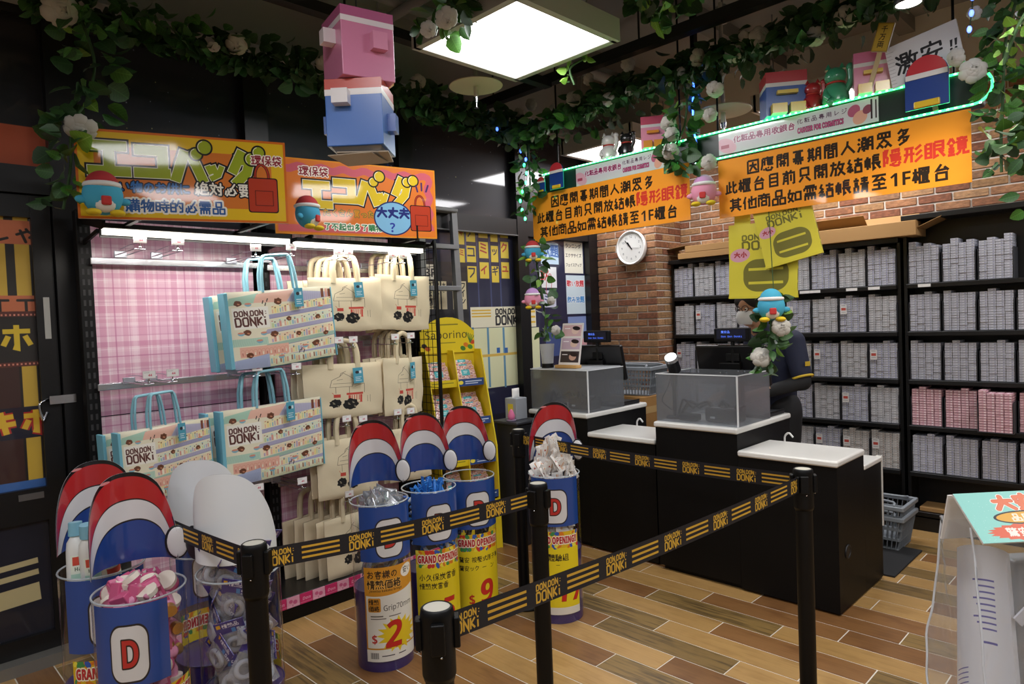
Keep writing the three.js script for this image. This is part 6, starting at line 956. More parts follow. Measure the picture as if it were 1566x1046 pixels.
  fill(item('cosmetic_tube', 'tube', [['tube', lathe([[0, -0.05], [0.018, -0.05], [0.02, -0.04], [0.02, 0.02], [0.004, 0.06], [0, 0.06]], 14), pinkB], ['cap', cyl(0.017, 0.019, 0.025, 0, -0.062, 0, 14), gold]]), 0.64, -2.355, 16, 0.09, 0.45, 0.73, 1.1, 'pink cosmetic tube with gold cap in the clear bin', 'pink cosmetic tubes', 0.04);
  fill(item('cosmetic_jar', 'jar', [['jar', lathe([[0, -0.02], [0.028, -0.02], [0.03, -0.015], [0.03, 0.012], [0, 0.012]], 18), mat('#a8446a', 0.2, 0, { clearcoat: 1, clearcoatRoughness: 0.05 })], ['lid', cyl(0.031, 0.031, 0.016, 0, 0.02, 0, 18), pale]]), 0.64, -2.355, 18, 0.088, 0.42, 0.74, 1.2, 'dark pink cosmetic jar with cream lid in the clear bin', 'pink cosmetic jars', 0.04);
  const purp = printMat(canvas(160, 96, (g) => { g.fillStyle = '#3a3382'; g.fillRect(0, 0, 160, 96); g.fillStyle = '#d8a424'; g.fillRect(10, 12, 22, 26); write(g, '情熱品', 40, 14, 30, '#e6e4ee', { w: 0.12 }); latin(g, '5m', 110, 84, 40, '#dfe4f4'); g.fillStyle = '#4a8ad0'; g.fillRect(84, 52, 22, 30); }), 0.35);
  const clearBag = new THREE.MeshPhysicalMaterial({ color: '#e3e5ea', roughness: 0.15, transmission: 0.8, thickness: 0, side: THREE.DoubleSide });
  fill(item('tape_packet', 'packet', [['pouch', bagPad(0.085, 0.1, 0.024).translate(0, -0.06, 0), clearBag], ['tape_roll', new THREE.TorusGeometry(0.026, 0.008, 8, 20).translate(0, -0.015, 0), mat('#cfd2da', 0.4)], ['header', M([box(0.09, 0.056, 0.003, 0, 0.06, 0)]), purp, 'purple lettered header']]), 0.922, -2.275, 70, 0.09, 0.4, 0.78, 0.7, 'small clear packet with purple lettered header in the clear bin', 'purple header packets', 0.05);
  const bottle = (x, z, y, tilt, label) => { const t = thing('lotion_bottle', label, 'bottle', [x, y, z]); t.rotation.set(tilt, 0.4, tilt * 0.6); part('body', t, lathe([[0, -0.1], [0.026, -0.1], [0.03, -0.09], [0.03, 0.03], [0.027, 0.06], [0.017, 0.078], [0.017, 0.085], [0, 0.085]], 20), mat('#dcdedb', 0.3)); part('cap', t, cyl(0.0205, 0.022, 0.045, 0, 0.105, 0, 20), mat('#7fb6cc', 0.35), 'light blue cap'); part('label', t, arcPanel(0.0306, -1.2, 1.2, -0.06, 0.02), printMat(canvas(96, 96, (g) => { g.fillStyle = '#dfe6d8'; g.fillRect(0, 0, 96, 96); g.fillStyle = '#c84a3a'; g.fillRect(8, 6, 80, 34); latin(g, 'Hada', 14, 62, 22, '#5a6a58'); g.fillStyle = '#a9cdbc'; g.fillRect(0, 74, 96, 22); }), 0.4), 'red and green label'); };
  const b1 = at(137, 856, 'z', -2.63), b2 = at(117, 856, 'z', -2.68), b3 = at(102, 880, 'z', -2.64);
  bottle(b1.x, -2.63, b1.y, 0.12, 'white lotion bottle with light blue cap next to the pink cosmetics bin'); bottle(b2.x, -2.68, b2.y, -0.06, 'white lotion bottle with light blue cap nearest the door'); bottle(0.66, -2.76, 0.72, 0.3, 'white lotion bottle at the back of the bin by the door'); bottle(0.62, -2.72, 0.55, -0.2, 'white lotion bottle deep inside the bin by the door');
}
// ---------------------------------------------------------------- belt posts and printed belts
{
  const pl = mat('#080809', 0.45, 0, { specularIntensity: 0.5 }), cap = mat('#b7b3a6', 0.5);
  const posts = { left: [0.803, -1.868, 'black belt post beside the purple packet bin'], front: [0.868, -1.128, 'black belt post with cream top standing apart in the aisle'], mid: [1.786, -1.69, 'black belt post before the bin of striped sachets'], right: [2.533, -1.03, 'black belt post in front of the near register counter'], back: [2.62, -2.61, 'black belt post behind the bin of striped sachets'], door: [0.76, -3.0, 'black belt post hidden behind the lotion bottle bin'] };
  const proto = thing('belt_post', posts.left[2], 'belt post');
  part('base_disc', proto, lathe([[0, 0], [0.145, 0], [0.147, 0.008], [0.128, 0.018], [0.04, 0.03], [0, 0.03]], 40), pl); part('pole', proto, cyl(0.0305, 0.0305, 0.8, 0, 0.42, 0, 28), pl);
  part('head', proto, lathe([[0, 0.8], [0.0325, 0.8], [0.036, 0.812], [0.036, 0.94], [0.034, 0.952], [0.029, 0.955], [0.029, 0.95], [0, 0.95]], 32), pl); part('cap_disc', proto, cyl(0.0285, 0.0285, 0.003, 0, 0.9512, 0, 28), cap, 'cream top disc');
  for (let i = 0; i < 4; i++) { const c = part('belt_clip', proto, M([rbox(0.03, 0.066, 0.014, 0.004, 0, 0.9, 0.04)]).rotateY(i * PI / 2 + 0.4), pl); part('screw', c, M([ball(0.003, 0.006, 0.862, 0.04, 8)]).rotateY(i * PI / 2 + 0.4), CHROME); }
  let n = 0; for (const k of Object.keys(posts)) { const [x, z, label] = posts[k]; const o = n++ ? copyOf(proto, undefined, undefined, label) : proto; o.position.set(x, 0, z); o.rotation.y = { left: 0.3, front: 0.5, mid: -0.2, right: 0.1, back: 0.2, door: 0 }[k]; }
  const beltTex = canvas(540, 110, (g, w, h) => { g.fillStyle = '#0e0e16'; g.fillRect(0, 0, w, h); for (let i = 0; i < 900; i++) { g.fillStyle = 'rgba(90,90,120,.08)'; g.fillRect(rnd() * w, rnd() * h, 3, 1); } g.fillStyle = '#c79a2c'; for (const y of [22, 50, 78]) g.fillRect(256, y, 250, 12); wordmark(g, 34, 14, 180, 84, '#cda02e', 0.11); });
  beltTex.wrapS = THREE.RepeatWrapping; const bm = printMat(beltTex, 0.6);
  const belt = (a, b, label, ya = 0.9, yb = 0.9, flip = false) => {
    const A = V(posts[a][0], ya, posts[a][1]), B = V(posts[b][0], yb, posts[b][1]), d = B.clone().sub(A), L = d.length(), dir = d.clone().normalize(); A.addScaledVector(dir, 0.04); B.addScaledVector(dir, -0.04); const N = 40, pos = [], uv = [], idx = [], nrm = V(-dir.z, 0, dir.x);
    for (let s = 0; s < 2; s++) for (let i = 0; i <= N; i++) for (let j = 0; j < 2; j++) { const t = i / N, p = A.clone().lerp(B, t); p.y += (j - 0.5) * 0.06 - 0.012 * Math.sin(PI * t); p.addScaledVector(nrm, (s ? -1 : 1) * 0.0008); pos.push(p.x, p.y, p.z); uv.push((s ? -1 : 1) * t * L / 0.27 + 0.1, j); }
    for (let s = 0; s < 2; s++) for (let i = 0; i < N; i++) { const o = s * (N + 1) * 2 + i * 2; s ? idx.push(o, o + 3, o + 2, o, o + 1, o + 3) : idx.push(o, o + 2, o + 3, o, o + 3, o + 1); }
    const g = new THREE.BufferGeometry(); g.setAttribute('position', new THREE.Float32BufferAttribute(pos, 3)); g.setAttribute('uv', new THREE.Float32BufferAttribute(uv, 2)); g.setIndex(idx); g.computeVertexNormals();
    const t = thing('printed_belt', label, 'belt', [A.x, 0, A.z]); g.translate(-A.x, 0, -A.z); part('webbing', t, g, bm, 'black webbing with yellow lettering and stripes'); const hook = (p, s) => rbox(0.02, 0.06, 0.012, 0.004, 0, 0, 0).rotateY(Math.atan2(dir.x, dir.z) + PI / 2).translate(p.x - A.x, p.y, p.z - A.z); part('belt_end', t, hook(B, 1), BLACK);
  };
  belt('left', 'mid', 'black and yellow belt in front of the silver packet bin'); belt('front', 'right', 'long black and yellow belt across the aisle before the counters'); belt('back', 'right', 'black and yellow belt along the front of the register counters'); belt('door', 'left', 'short black and yellow belt running between the cosmetic and packet bins');
}
// ---------------------------------------------------------------- garlands of artificial leaves and white roses
{
  const leafGeo = (shape) => {   // pointed leaf folded along its midrib, base at origin, grows along +y, faces +z
    const half = shape ? [[0, 0], [0.34, 0.12], [0.5, 0.36], [0.42, 0.66], [0.2, 0.9], [0, 1]] : [[0, 0], [0.2, 0.15], [0.3, 0.4], [0.24, 0.68], [0.1, 0.88], [0, 1]], pos = [], idx = [];
    for (const [x, y] of half) { const bend = -0.22 * y * y; pos.push(0, y, bend, x, y, bend + x * 0.28, -x, y, bend + x * 0.28); }
    for (let i = 0; i < half.length - 1; i++) { const a = i * 3, b = a + 3; idx.push(a, a + 1, b + 1, a, b + 1, b, a, b, b + 2, a, b + 2, a + 2); }
    const g = new THREE.BufferGeometry(); g.setAttribute('position', new THREE.Float32BufferAttribute(pos, 3)); g.setIndex(idx); g.computeVertexNormals();
    const uv = []; for (let i = 0; i < pos.length / 3; i++) uv.push(pos[i * 3] + 0.5, pos[i * 3 + 1]); g.setAttribute('uv', new THREE.Float32BufferAttribute(uv, 2)); return g;
  };
  const leafTex = (a, b) => canvas(64, 96, (g) => { g.fillStyle = a; g.fillRect(0, 0, 64, 96); g.strokeStyle = b; g.lineWidth = 2; g.beginPath(); g.moveTo(32, 96); g.lineTo(32, 0); g.stroke(); g.lineWidth = 1; for (let i = 0; i < 7; i++) { g.beginPath(); g.moveTo(32, 90 - i * 13); g.lineTo(4, 72 - i * 13); g.moveTo(32, 90 - i * 13); g.lineTo(60, 72 - i * 13); g.stroke(); } });
  const leafMats = [['#2f5a24', '#47783a'], ['#26491f', '#3a6430'], ['#3f7226', '#5f9640'], ['#1f3d1c', '#31552b']].map(([a, b]) => new THREE.MeshPhysicalMaterial({ map: leafTex(a, b), roughness: 0.55, side: THREE.DoubleSide, transmission: 0.12, thickness: 0 }));
  const bright = new THREE.MeshPhysicalMaterial({ map: leafTex('#7fae3c', '#a6cc6a'), roughness: 0.5, side: THREE.DoubleSide, transmission: 0.35, thickness: 0 });
  const shapes = [leafGeo(0), leafGeo(1)], stemMat = mat('#2c4a20', 0.7), petal = mat('#b9b6ae', 0.8, 0, { transmission: 0.12, thickness: 0 });
  const petalGeo = (() => { const g = new THREE.SphereGeometry(1, 8, 6, 0, PI * 2, 0, PI * 0.42); g.scale(1, 0.8, 1); return g; })();
  const roseGeos = [0, 1, 2].map((k) => { const l = []; for (let ring = 0; ring < 4; ring++) { const n = [3, 4, 5, 6][ring], r = 0.1 + ring * 0.2; for (let i = 0; i < n; i++) { const a = i * 2 * PI / n + ring * 0.7 + k, s = 0.34 + ring * 0.06 + hash2(i, ring + k * 5) * 0.1; const g = petalGeo.clone().scale(s, 0.3 + ring * 0.03, s * 0.9).rotateX(0.5 + (3 - ring) * 0.28 + hash2(k, i) * 0.2).translate(0, 0.28 - ring * 0.08, r); l.push(g.rotateY(a)); } } l.push(new THREE.SphereGeometry(0.3, 10, 8).translate(0, 0.22, 0)); return M(l); });
  const orient = (o, dir, spin) => { o.quaternion.setFromUnitVectors(V(0, 1, 0), dir.clone().normalize()); o.rotateY(spin); };
  function garland(label, pts, o) {
    const t = thing('garland', label, 'garland', pts[0]); const P = pts.map((p) => V(p[0] - pts[0][0], p[1] - pts[0][1], p[2] - pts[0][2])), c = new THREE.CatmullRomCurve3(P);
    part('vine', t, new THREE.TubeGeometry(c, P.length * 8, 0.006, 6), stemMat); const rest = [];
    const { n = 80, r = 0.1, size = [0.05, 0.09], drop = 0.2, roses = 6, rs = [0.035, 0.05], hi = 0 } = o; const cap = 300;
    for (let i = 0; i < n; i++) {
      const q = c.getPointAt((i + rnd()) / n), a = rnd() * 2 * PI, rad = r * Math.pow(rnd(), 0.6), d = V(Math.cos(a), rr(-1, 0.6) - drop, Math.sin(a)); const p = q.add(V(Math.cos(a) * rad, Math.sin(a * 1.7) * rad * 0.7, Math.sin(a) * rad)), s = rr(...size), m = rnd() < hi ? bright : leafMats[(rnd() * 4) | 0];
      const l = part('leaf', t, shapes[(rnd() * 2) | 0], m); l.position.copy(p); l.scale.setScalar(s); orient(l, d, rnd() * 6.28);
      if (i >= cap) { t.remove(l); l.updateMatrix(); rest.push(l.geometry.clone().applyMatrix4(l.matrix)); }
    }
    if (rest.length) part('leaf_mass', t, M(rest), leafMats[1]).userData.kind = 'stuff';
    const spots = Array.isArray(roses) ? roses : Array.from({ length: roses }, (_, i) => (i + rnd()) / roses);
    spots.forEach((s, i) => { let p, k; if (Array.isArray(s)) { p = V(s[0] - pts[0][0], s[1] - pts[0][1], s[2] - pts[0][2]); k = s[3]; } else { p = c.getPointAt(s).add(V(rr(-1, 0.2) * r * 0.6, rr(-0.6, 0.2) * r, rr(0, 1) * r * 0.6)); k = rr(...rs); } const f = part('rose', t, roseGeos[i % 3], petal, 'white fabric rose'); f.position.copy(p); f.scale.setScalar(k * 0.85); const toCam = EYE.clone().sub(p).sub(V(...pts[0])).normalize(); orient(f, toCam.add(V(rr(-0.5, 0.5), rr(-0.5, 0.4), rr(-0.5, 0.5))), rnd() * 6); });
    return t;
  }
  const RZ = (list, z, k) => list.map(([x, y, s]) => { const p = at(x, y, 'z', z); return [p.x, p.y, z, s || k]; }), RX = (list, x0, k) => list.map(([x, y, s]) => { const p = at(x, y, 'x', x0); return [x0, p.y, p.z, s || k]; });
  garland('leafy garland with white roses along the soffit above the pink plaid rack', [[0.72, 2.99, -3.4], [1.2, 2.95, -3.4], [1.75, 2.95, -3.4], [2.2, 2.92, -3.38], [2.7, 2.93, -3.4], [3.1, 2.9, -3.4], [3.5, 2.84, -3.38]], { n: 1100, r: 0.13, size: [0.055, 0.095], roses: RZ([[92, 14, 0.075], [362, 68, 0.055], [327, 72, 0.03], [497, 97, 0.055], [640, 127, 0.055], [690, 60, 0.05], [794, 173, 0.04], [812, 160, 0.045], [846, 165, 0.03]], -3.28, 0.05) });
  garland('garland strand hanging down beside the yellow katakana sign', [[0.8, 2.92, -3.32], [0.84, 2.72, -3.3], [0.8, 2.55, -3.28], [0.73, 2.42, -3.24], [0.72, 2.25, -3.26], [0.69, 2.08, -3.28]], { n: 90, r: 0.08, size: [0.06, 0.1], roses: RZ([[123, 196, 0.065]], -3.2, 0.06), hi: 0.08 });
  garland('dense garland with many white roses above the lit sign boxes', [[3.42, 2.84, -3.3], [3.46, 2.86, -2.9], [3.46, 2.9, -2.4], [3.46, 2.92, -1.9], [3.46, 2.92, -1.4], [3.46, 2.95, -0.95], [3.42, 2.98, -0.5]], { n: 1500, r: 0.15, size: [0.05, 0.09], roses: RX([[877, 151, 0.05], [930, 152, 0.045], [960, 98, 0.045], [900, 121, 0.04], [963, 139, 0.03], [1020, 190, 0.04], [1067, 88, 0.05], [1122, 82, 0.05], [1162, 56, 0.055], [1215, 40, 0.045], [1246, 56, 0.05], [1294, 25, 0.055], [1093, 137, 0.05], [1086, 176, 0.04], [1041, 110, 0.03], [1137, 56, 0.03]], 3.36, 0.045) });
  garland('garland strand with roses down the post between the sign boxes', [[3.44, 2.9, -2.02], [3.42, 2.75, -1.98], [3.42, 2.6, -2.0], [3.4, 2.45, -2.06], [3.42, 2.35, -1.98]], { n: 110, r: 0.08, size: [0.05, 0.09], roses: RX([[1022, 188, 0.045], [1028, 205, 0.045], [1025, 232, 0.05], [1084, 248, 0.045]], 3.34, 0.045), hi: 0.05 });
  garland('garland strand wound with tiny lights at the end of the sign next to the window', [[3.42, 2.85, -3.2], [3.42, 2.65, -3.2], [3.42, 2.45, -3.2], [3.4, 2.28, -3.22]], { n: 90, r: 0.08, size: [0.05, 0.09], roses: 1, rs: [0.02, 0.03], hi: 0.06 });
  garland('garland strand hanging in front of the printed window above the leaflet stand', [[3.42, 2.1, -3.18], [3.42, 1.9, -3.16], [3.42, 1.7, -3.12], [3.42, 1.5, -3.1], [3.42, 1.42, -3.08]], { n: 70, r: 0.055, size: [0.05, 0.08], roses: RX([[843, 460, 0.03], [850, 505, 0.035]], 3.36, 0.03), hi: 0.1 });
  const lowStrand = garland('garland strand with white rose hanging below the yellow carrier bags', [[3.43, 1.63, -1.52], [3.42, 1.52, -1.53], [3.4, 1.4, -1.53], [3.4, 1.3, -1.55], [3.4, 1.25, -1.56]], { n: 75, r: 0.055, size: [0.045, 0.08], roses: RX([[1164, 546, 0.055], [1195, 500, 0.05]], 3.34, 0.05), hi: 0.12 });
  part('hang_cord', lowStrand, rod([0, 0, 0], [0.12, 0.78, -0.08], 0.0025), stemMat);
  garland('thick garland curtain at the rounded end of the lit sign', [[3.4, 2.98, -0.45], [3.42, 2.8, -0.48], [3.43, 2.6, -0.53], [3.43, 2.4, -0.54], [3.43, 2.2, -0.55], [3.43, 2.08, -0.55]], { n: 190, r: 0.08, size: [0.045, 0.08], roses: RX([[1462, 88, 0.04], [1488, 108, 0.055], [1490, 20, 0.03]], 3.36, 0.05), hi: 0.05 });
  garland('leaves and roses hanging over the corner of the big light panel', [[1.75, 3.0, -1.95], [1.85, 2.93, -2.12], [1.98, 2.9, -2.3], [2.05, 2.94, -2.5]], { n: 90, r: 0.09, size: [0.06, 0.09], roses: RZ([[683, 28, 0.05], [655, 45, 0.035]], -2.12, 0.04), hi: 0.12 });
  garland('leaf cluster hanging over the far edge of the big light panel', [[2.5, 2.99, -1.62], [2.62, 2.95, -1.7], [2.74, 2.93, -1.72], [2.86, 2.99, -1.66]], { n: 60, r: 0.08, size: [0.05, 0.09], roses: 0, hi: 0.15 });
  garland('bright sprig of round leaves dangling under the big light panel', [at(895, 88, 'x', 2.85), at(872, 105, 'x', 2.85), at(878, 130, 'x', 2.85)].map((p) => [p.x, p.y, p.z]), { n: 10, r: 0.03, size: [0.04, 0.06], roses: 0, hi: 0.9 });
  const fg = [at(1590, -10, 'x', 2.6), at(1566, 25, 'x', 2.6), at(1548, 60, 'x', 2.6), at(1534, 100, 'x', 2.6)].map((p) => [p.x, p.y, p.z]);
  garland('bright yellow-green leaf spray at the upper corner', fg, { n: 18, r: 0.03, size: [0.03, 0.05], roses: 0, hi: 1 });
  garland('dark leafy strand against the brick wall', [at(1580, 120, 'x', 3.0), at(1572, 220, 'x', 3.0), at(1578, 330, 'x', 3.0)].map((p) => [p.x, p.y, p.z]), { n: 30, r: 0.05, size: [0.04, 0.07], roses: 0 });
  // tiny light strings
  const blue = new THREE.MeshPhysicalMaterial({ color: '#dfe8ff', emissive: '#2f5cff', emissiveIntensity: 4 }), green = new THREE.MeshPhysicalMaterial({ color: '#e6ffee', emissive: '#20ff90', emissiveIntensity: 4 });
  const lights = (label, pts, m, n, wire) => { const t = thing('light_string', label, 'light string', pts[0]), c = new THREE.CatmullRomCurve3(pts.map((p) => V(p[0] - pts[0][0], p[1] - pts[0][1], p[2] - pts[0][2]))); part('wire', t, new THREE.TubeGeometry(c, 40, 0.0025, 5), mat('#16301e', 0.6)); for (let i = 0; i < n; i++) { const b = part('bulb', t, new THREE.SphereGeometry(0.009, 8, 6).scale(1, 1.6, 1), m); b.position.copy(c.getPointAt((i + 0.5) / n)); } };
  lights('string of blue lights in the garland above the window', [[3.2, 2.86, -3.32], [3.28, 2.8, -3.26], [3.34, 2.72, -3.22], [3.36, 2.6, -3.15]], blue, 5); lights('string of green lights down the garland at the sign end', [[3.34, 2.62, -3.18], [3.33, 2.5, -3.14], [3.32, 2.36, -3.2], [3.33, 2.2, -3.16]], green, 7); lights('string of blue lights through the garland curtain by the brick wall', [[3.22, 2.95, -0.62], [3.22, 2.75, -0.6], [3.24, 2.6, -0.62]], blue, 6);
  // ---------------------------------------------- plain plush ornaments tied to the strands and signs
  const plush = (name, label, p, c1, c2, c3, s, turn) => { const t = thing(name, label, 'plush ornament', p, turn); t.scale.setScalar(s); const f = (c) => mat(c, 0.85, 0, { sheen: 0.6, sheenRoughness: 0.6 }); part('body', t, M([ball(0.06, 0, 0.055, 0, 22).scale(1, 1.05, 0.85), ball(0.018, -0.056, 0.06, 0.005, 10).scale(1.1, 0.7, 0.6), ball(0.018, 0.056, 0.06, 0.005, 10).scale(1.1, 0.7, 0.6)]), f(c1)); part('belly_patch', t, ball(0.038, 0, 0.038, 0.026, 18).scale(1, 0.95, 0.75), f('#d8d6d4')); part('red_patch', t, rbox(0.03, 0.03, 0.012, 0.008, 0, 0.036, 0.049), f('#b8322f')); for (const q of [-1, 1]) part('foot', t, ball(0.02, q * 0.03, -0.002, 0.025, 12).scale(1.15, 0.6, 1.2), f(c3)); part('cap', t, M([new THREE.SphereGeometry(0.05, 20, 10, 0, 7, 0, PI / 2).translate(0, 0.09, -0.002)]), f(c2)); part('cap_band', t, new THREE.TorusGeometry(0.048, 0.009, 8, 26).rotateX(PI / 2).translate(0, 0.092, -0.002), f('#dcdad8')); };
  const q1 = at(162, 325, 'z', -3.05), q2 = at(455, 352, 'z', -3.13), q3 = at(1180, 488, 'x', 3.34), q4 = at(815, 398, 'x', 3.36), q5 = at(815, 470, 'x', 3.36), q6 = at(1077, 312, 'x', 3.42);
  plush('plush_ornament', 'light blue plush ornament with red cap at the foot of the yellow sign', [q1.x, q1.y, -3.08], '#3f9fbf', '#a82c30', '#d6b81f', 1.22, -0.05); plush('plush_ornament', 'light blue plush ornament with red cap between the two katakana signs', [q2.x, q2.y, -3.02], '#3a93b4', '#a82c30', '#d6b81f', 1.1, 0.5); plush('plush_ornament', 'light blue plush ornament under the yellow carrier bags', [3.34, q3.y, q3.z], '#3f9fbf', '#3f9fbf', '#d6b81f', 1.1, -1.0); plush('plush_ornament', 'light blue plush ornament with red cap on the strand before the window', [3.36, q4.y, q4.z], '#3a93b4', '#a82c30', '#d6b81f', 0.95, -0.7); plush('plush_ornament', 'pink plush ornament with lilac cap on the strand before the window', [3.36, q5.y, q5.z], '#d48aa2', '#b48ac0', '#d6b81f', 0.95, -0.7); plush('plush_ornament', 'pink plush ornament with lilac cap between the orange notice boards', [3.42, q6.y, q6.z], '#d48aa2', '#c08ab8', '#d6b81f', 1.15, -1.2);
}
// ---------------------------------------------------------------- cashier behind the near counter
{
  const field = (bones, lo, hi, cell, k) => {   // tapered capsules joined by a smooth minimum, meshed on a grid
    const size = Math.max(hi[0] - lo[0], hi[1] - lo[1], hi[2] - lo[2]), res = Math.ceil(size / cell) + 2, mc = new MarchingCubes(res, new THREE.MeshBasicMaterial(), false, false, 200000), c = [(lo[0] + hi[0]) / 2, (lo[1] + hi[1]) / 2, (lo[2] + hi[2]) / 2], half = size / 2;
    const B = bones.map(([a, b, r0, r1]) => [V(...a), V(...b), r0, r1 ?? r0]), p = V(0, 0, 0), q = V(0, 0, 0);
    for (let z = 0; z < res; z++) for (let y = 0; y < res; y++) for (let x = 0; x < res; x++) {
      p.set((x / (res / 2) - 1) * half + c[0], (y / (res / 2) - 1) * half + c[1], (z / (res / 2) - 1) * half + c[2]); let d = 9;
      for (const [a, b, r0, r1] of B) { q.subVectors(b, a); const t = Math.max(0, Math.min(1, (p.x - a.x) * q.x / (q.lengthSq() || 1e-9) + ((p.y - a.y) * q.y + (p.z - a.z) * q.z) / (q.lengthSq() || 1e-9))); const e = Math.hypot(p.x - a.x - q.x * t, p.y - a.y - q.y * t, p.z - a.z - q.z * t) - (r0 + (r1 - r0) * t); const h = Math.max(0, Math.min(1, 0.5 + 0.5 * (d - e) / k)); d = d * (1 - h) + e * h - k * h * (1 - h); }
      mc.field[x + y * res + z * res * res] = -d;
    }
    mc.isolation = 0; mc.update(); const n = mc.count, g = new THREE.BufferGeometry(); g.setAttribute('position', new THREE.Float32BufferAttribute(mc.positionArray.slice(0, n * 3), 3)); g.setAttribute('normal', new THREE.Float32BufferAttribute(mc.normalArray.slice(0, n * 3), 3)); g.setAttribute('uv', new THREE.Float32BufferAttribute(new Float32Array(n * 2), 2)); return g.scale(half, half, half).translate(...c);
  };
  // local frame: y up, front towards +z; the person faces the counter
  const t = thing('person', 'cashier in navy polo and face mask leaning over the register behind the counter', 'person', [4.42, 0, -1.97], -1.95); t.scale.setScalar(0.95); const LEAN = [-0.075, 0, 0.045];
  const skin = mat('#b98a6c', 0.6), navy = mat('#141a33', 0.8), black = mat('#0d0d10', 0.75), hair = mat('#15110f', 0.6);
  const finger = (sx, w, d) => { const out = []; for (let i = 0; i < 4; i++) { const o = (i - 1.5) * 0.019, L = [0.06, 0.07, 0.066, 0.052][i], b = [w[0] + o * sx, w[1] - 0.012, w[2] + 0.075]; out.push([b, [b[0], b[1] - 0.014, b[2] + L * 0.5], 0.0088, 0.008], [[b[0], b[1] - 0.014, b[2] + L * 0.5], [b[0] - sx * 0.002, b[1] - 0.04, b[2] + L * 0.85], 0.008, 0.0068]); } out.push([[w[0] - sx * 0.02, w[1], w[2] + 0.03], [w[0] - sx * 0.045, w[1] - 0.012, w[2] + 0.06], 0.0115, 0.009], [[w[0] - sx * 0.045, w[1] - 0.012, w[2] + 0.06], [w[0] - sx * 0.048, w[1] - 0.028, w[2] + 0.085], 0.009, 0.0075]); out.push([[w[0], w[1], w[2]], [w[0], w[1] - 0.008, w[2] + 0.06], 0.026, 0.03]); return out; };
  const wl = [0.1, 1.06, 0.36], wr = [-0.12, 1.05, 0.36];
  const headBones = [[[0, 1.645, 0.07], [0, 1.675, 0.07], 0.09, 0.092], [[0, 1.575, 0.1], [0, 1.6, 0.105], 0.052, 0.062], [[0, 1.5, 0.02], [0, 1.58, 0.05], 0.056, 0.052], [[0, 1.625, 0.158], [0, 1.6, 0.174], 0.012, 0.014], [[0.088, 1.63, 0.06], [0.09, 1.6, 0.065], 0.013, 0.011], [[-0.088, 1.63, 0.06], [-0.09, 1.6, 0.065], 0.013, 0.011]];
  const bodyGeo = M([field(headBones, [-0.14, 1.44, -0.06], [0.14, 1.78, 0.22], 0.007, 0.02).translate(...LEAN), field(finger(1, wl), [0.0, 0.96, 0.3], [0.2, 1.14, 0.52], 0.004, 0.008), field(finger(-1, wr), [-0.22, 0.95, 0.3], [-0.02, 1.13, 0.52], 0.004, 0.008),
    field([[[0, 0.95, 0], [0, 1.1, 0.01], 0.13, 0.12], [[0, 1.1, 0.01], [0, 1.35, 0.01], 0.12, 0.13], [[-0.14, 1.42, 0], [0.14, 1.42, 0], 0.06], [[-0.03, 1.42, 0.01], [-0.07, 1.53, 0.07], 0.055, 0.05], [[0.18, 1.41, 0], [0.27, 1.15, 0.02], 0.05, 0.04], [[-0.18, 1.41, 0], [-0.27, 1.14, 0.02], 0.05, 0.04], [[0.27, 1.15, 0.02], wl, 0.038, 0.026], [[-0.27, 1.14, 0.02], wr, 0.038, 0.026], [[0.09, 0.92, 0], [0.1, 0.5, 0.02], 0.085, 0.06], [[0.1, 0.5, 0.02], [0.1, 0.08, -0.01], 0.058, 0.04], [[-0.09, 0.92, 0], [-0.1, 0.5, 0.02], 0.085, 0.06], [[-0.1, 0.5, 0.02], [-0.1, 0.08, -0.01], 0.058, 0.04], [[0.1, 0.04, -0.02], [0.1, 0.035, 0.14], 0.038, 0.034], [[-0.1, 0.04, -0.02], [-0.1, 0.035, 0.14], 0.038, 0.034]], [-0.5, 0, -0.3], [0.5, 1.6, 0.5], 0.016, 0.03)]);
  part('body', t, bodyGeo, skin);
  part('polo_shirt', t, field([[[0, 0.94, 0], [0, 1.1, 0.01], 0.152, 0.145], [[0, 1.1, 0.01], [0, 1.36, 0.01], 0.145, 0.15], [[-0.15, 1.415, 0], [0.15, 1.415, 0], 0.08], [[0.18, 1.41, 0], [0.255, 1.2, 0.015], 0.075, 0.066], [[-0.18, 1.41, 0], [-0.255, 1.2, 0.015], 0.075, 0.066], [[0, 1.47, 0.02], [0, 1.49, 0.025], 0.066]], [-0.45, 0.7, -0.3], [0.45, 1.6, 0.3], 0.014, 0.03), navy, 'navy polo shirt');
  for (const s of [-1, 1]) { part('sleeve_trim', t, new THREE.TorusGeometry(0.068, 0.008, 8, 28).rotateX(PI / 2).rotateZ(s * 0.33).translate(s * 0.262, 1.175, 0.016), mat('#c8a82c', 0.7), 'yellow sleeve trim'); part('arm_sleeve', t, field([[[s * 0.255, 1.2, 0.015], [s * 0.27, 1.145, 0.02], 0.05, 0.05], [[s * 0.27, 1.145, 0.02], [s > 0 ? wl[0] : wr[0], 1.056, 0.335], 0.05, 0.034]], [s > 0 ? 0.02 : -0.36, 1.0, -0.06], [s > 0 ? 0.36 : -0.02, 1.3, 0.42], 0.01, 0.02), black, 'black arm sleeve'); }
  part('trousers', t, field([[[0.085, 0.9, 0], [0.1, 0.5, 0.02], 0.115, 0.085], [[0.1, 0.5, 0.02], [0.1, 0.1, -0.005], 0.085, 0.062], [[-0.085, 0.9, 0], [-0.1, 0.5, 0.02], 0.115, 0.085], [[-0.1, 0.5, 0.02], [-0.1, 0.1, -0.005], 0.085, 0.062], [[-0.06, 0.95, 0], [0.06, 0.95, 0], 0.13]], [-0.35, 0, -0.25], [0.35, 1.1, 0.25], 0.016, 0.02), black, 'dark trousers');
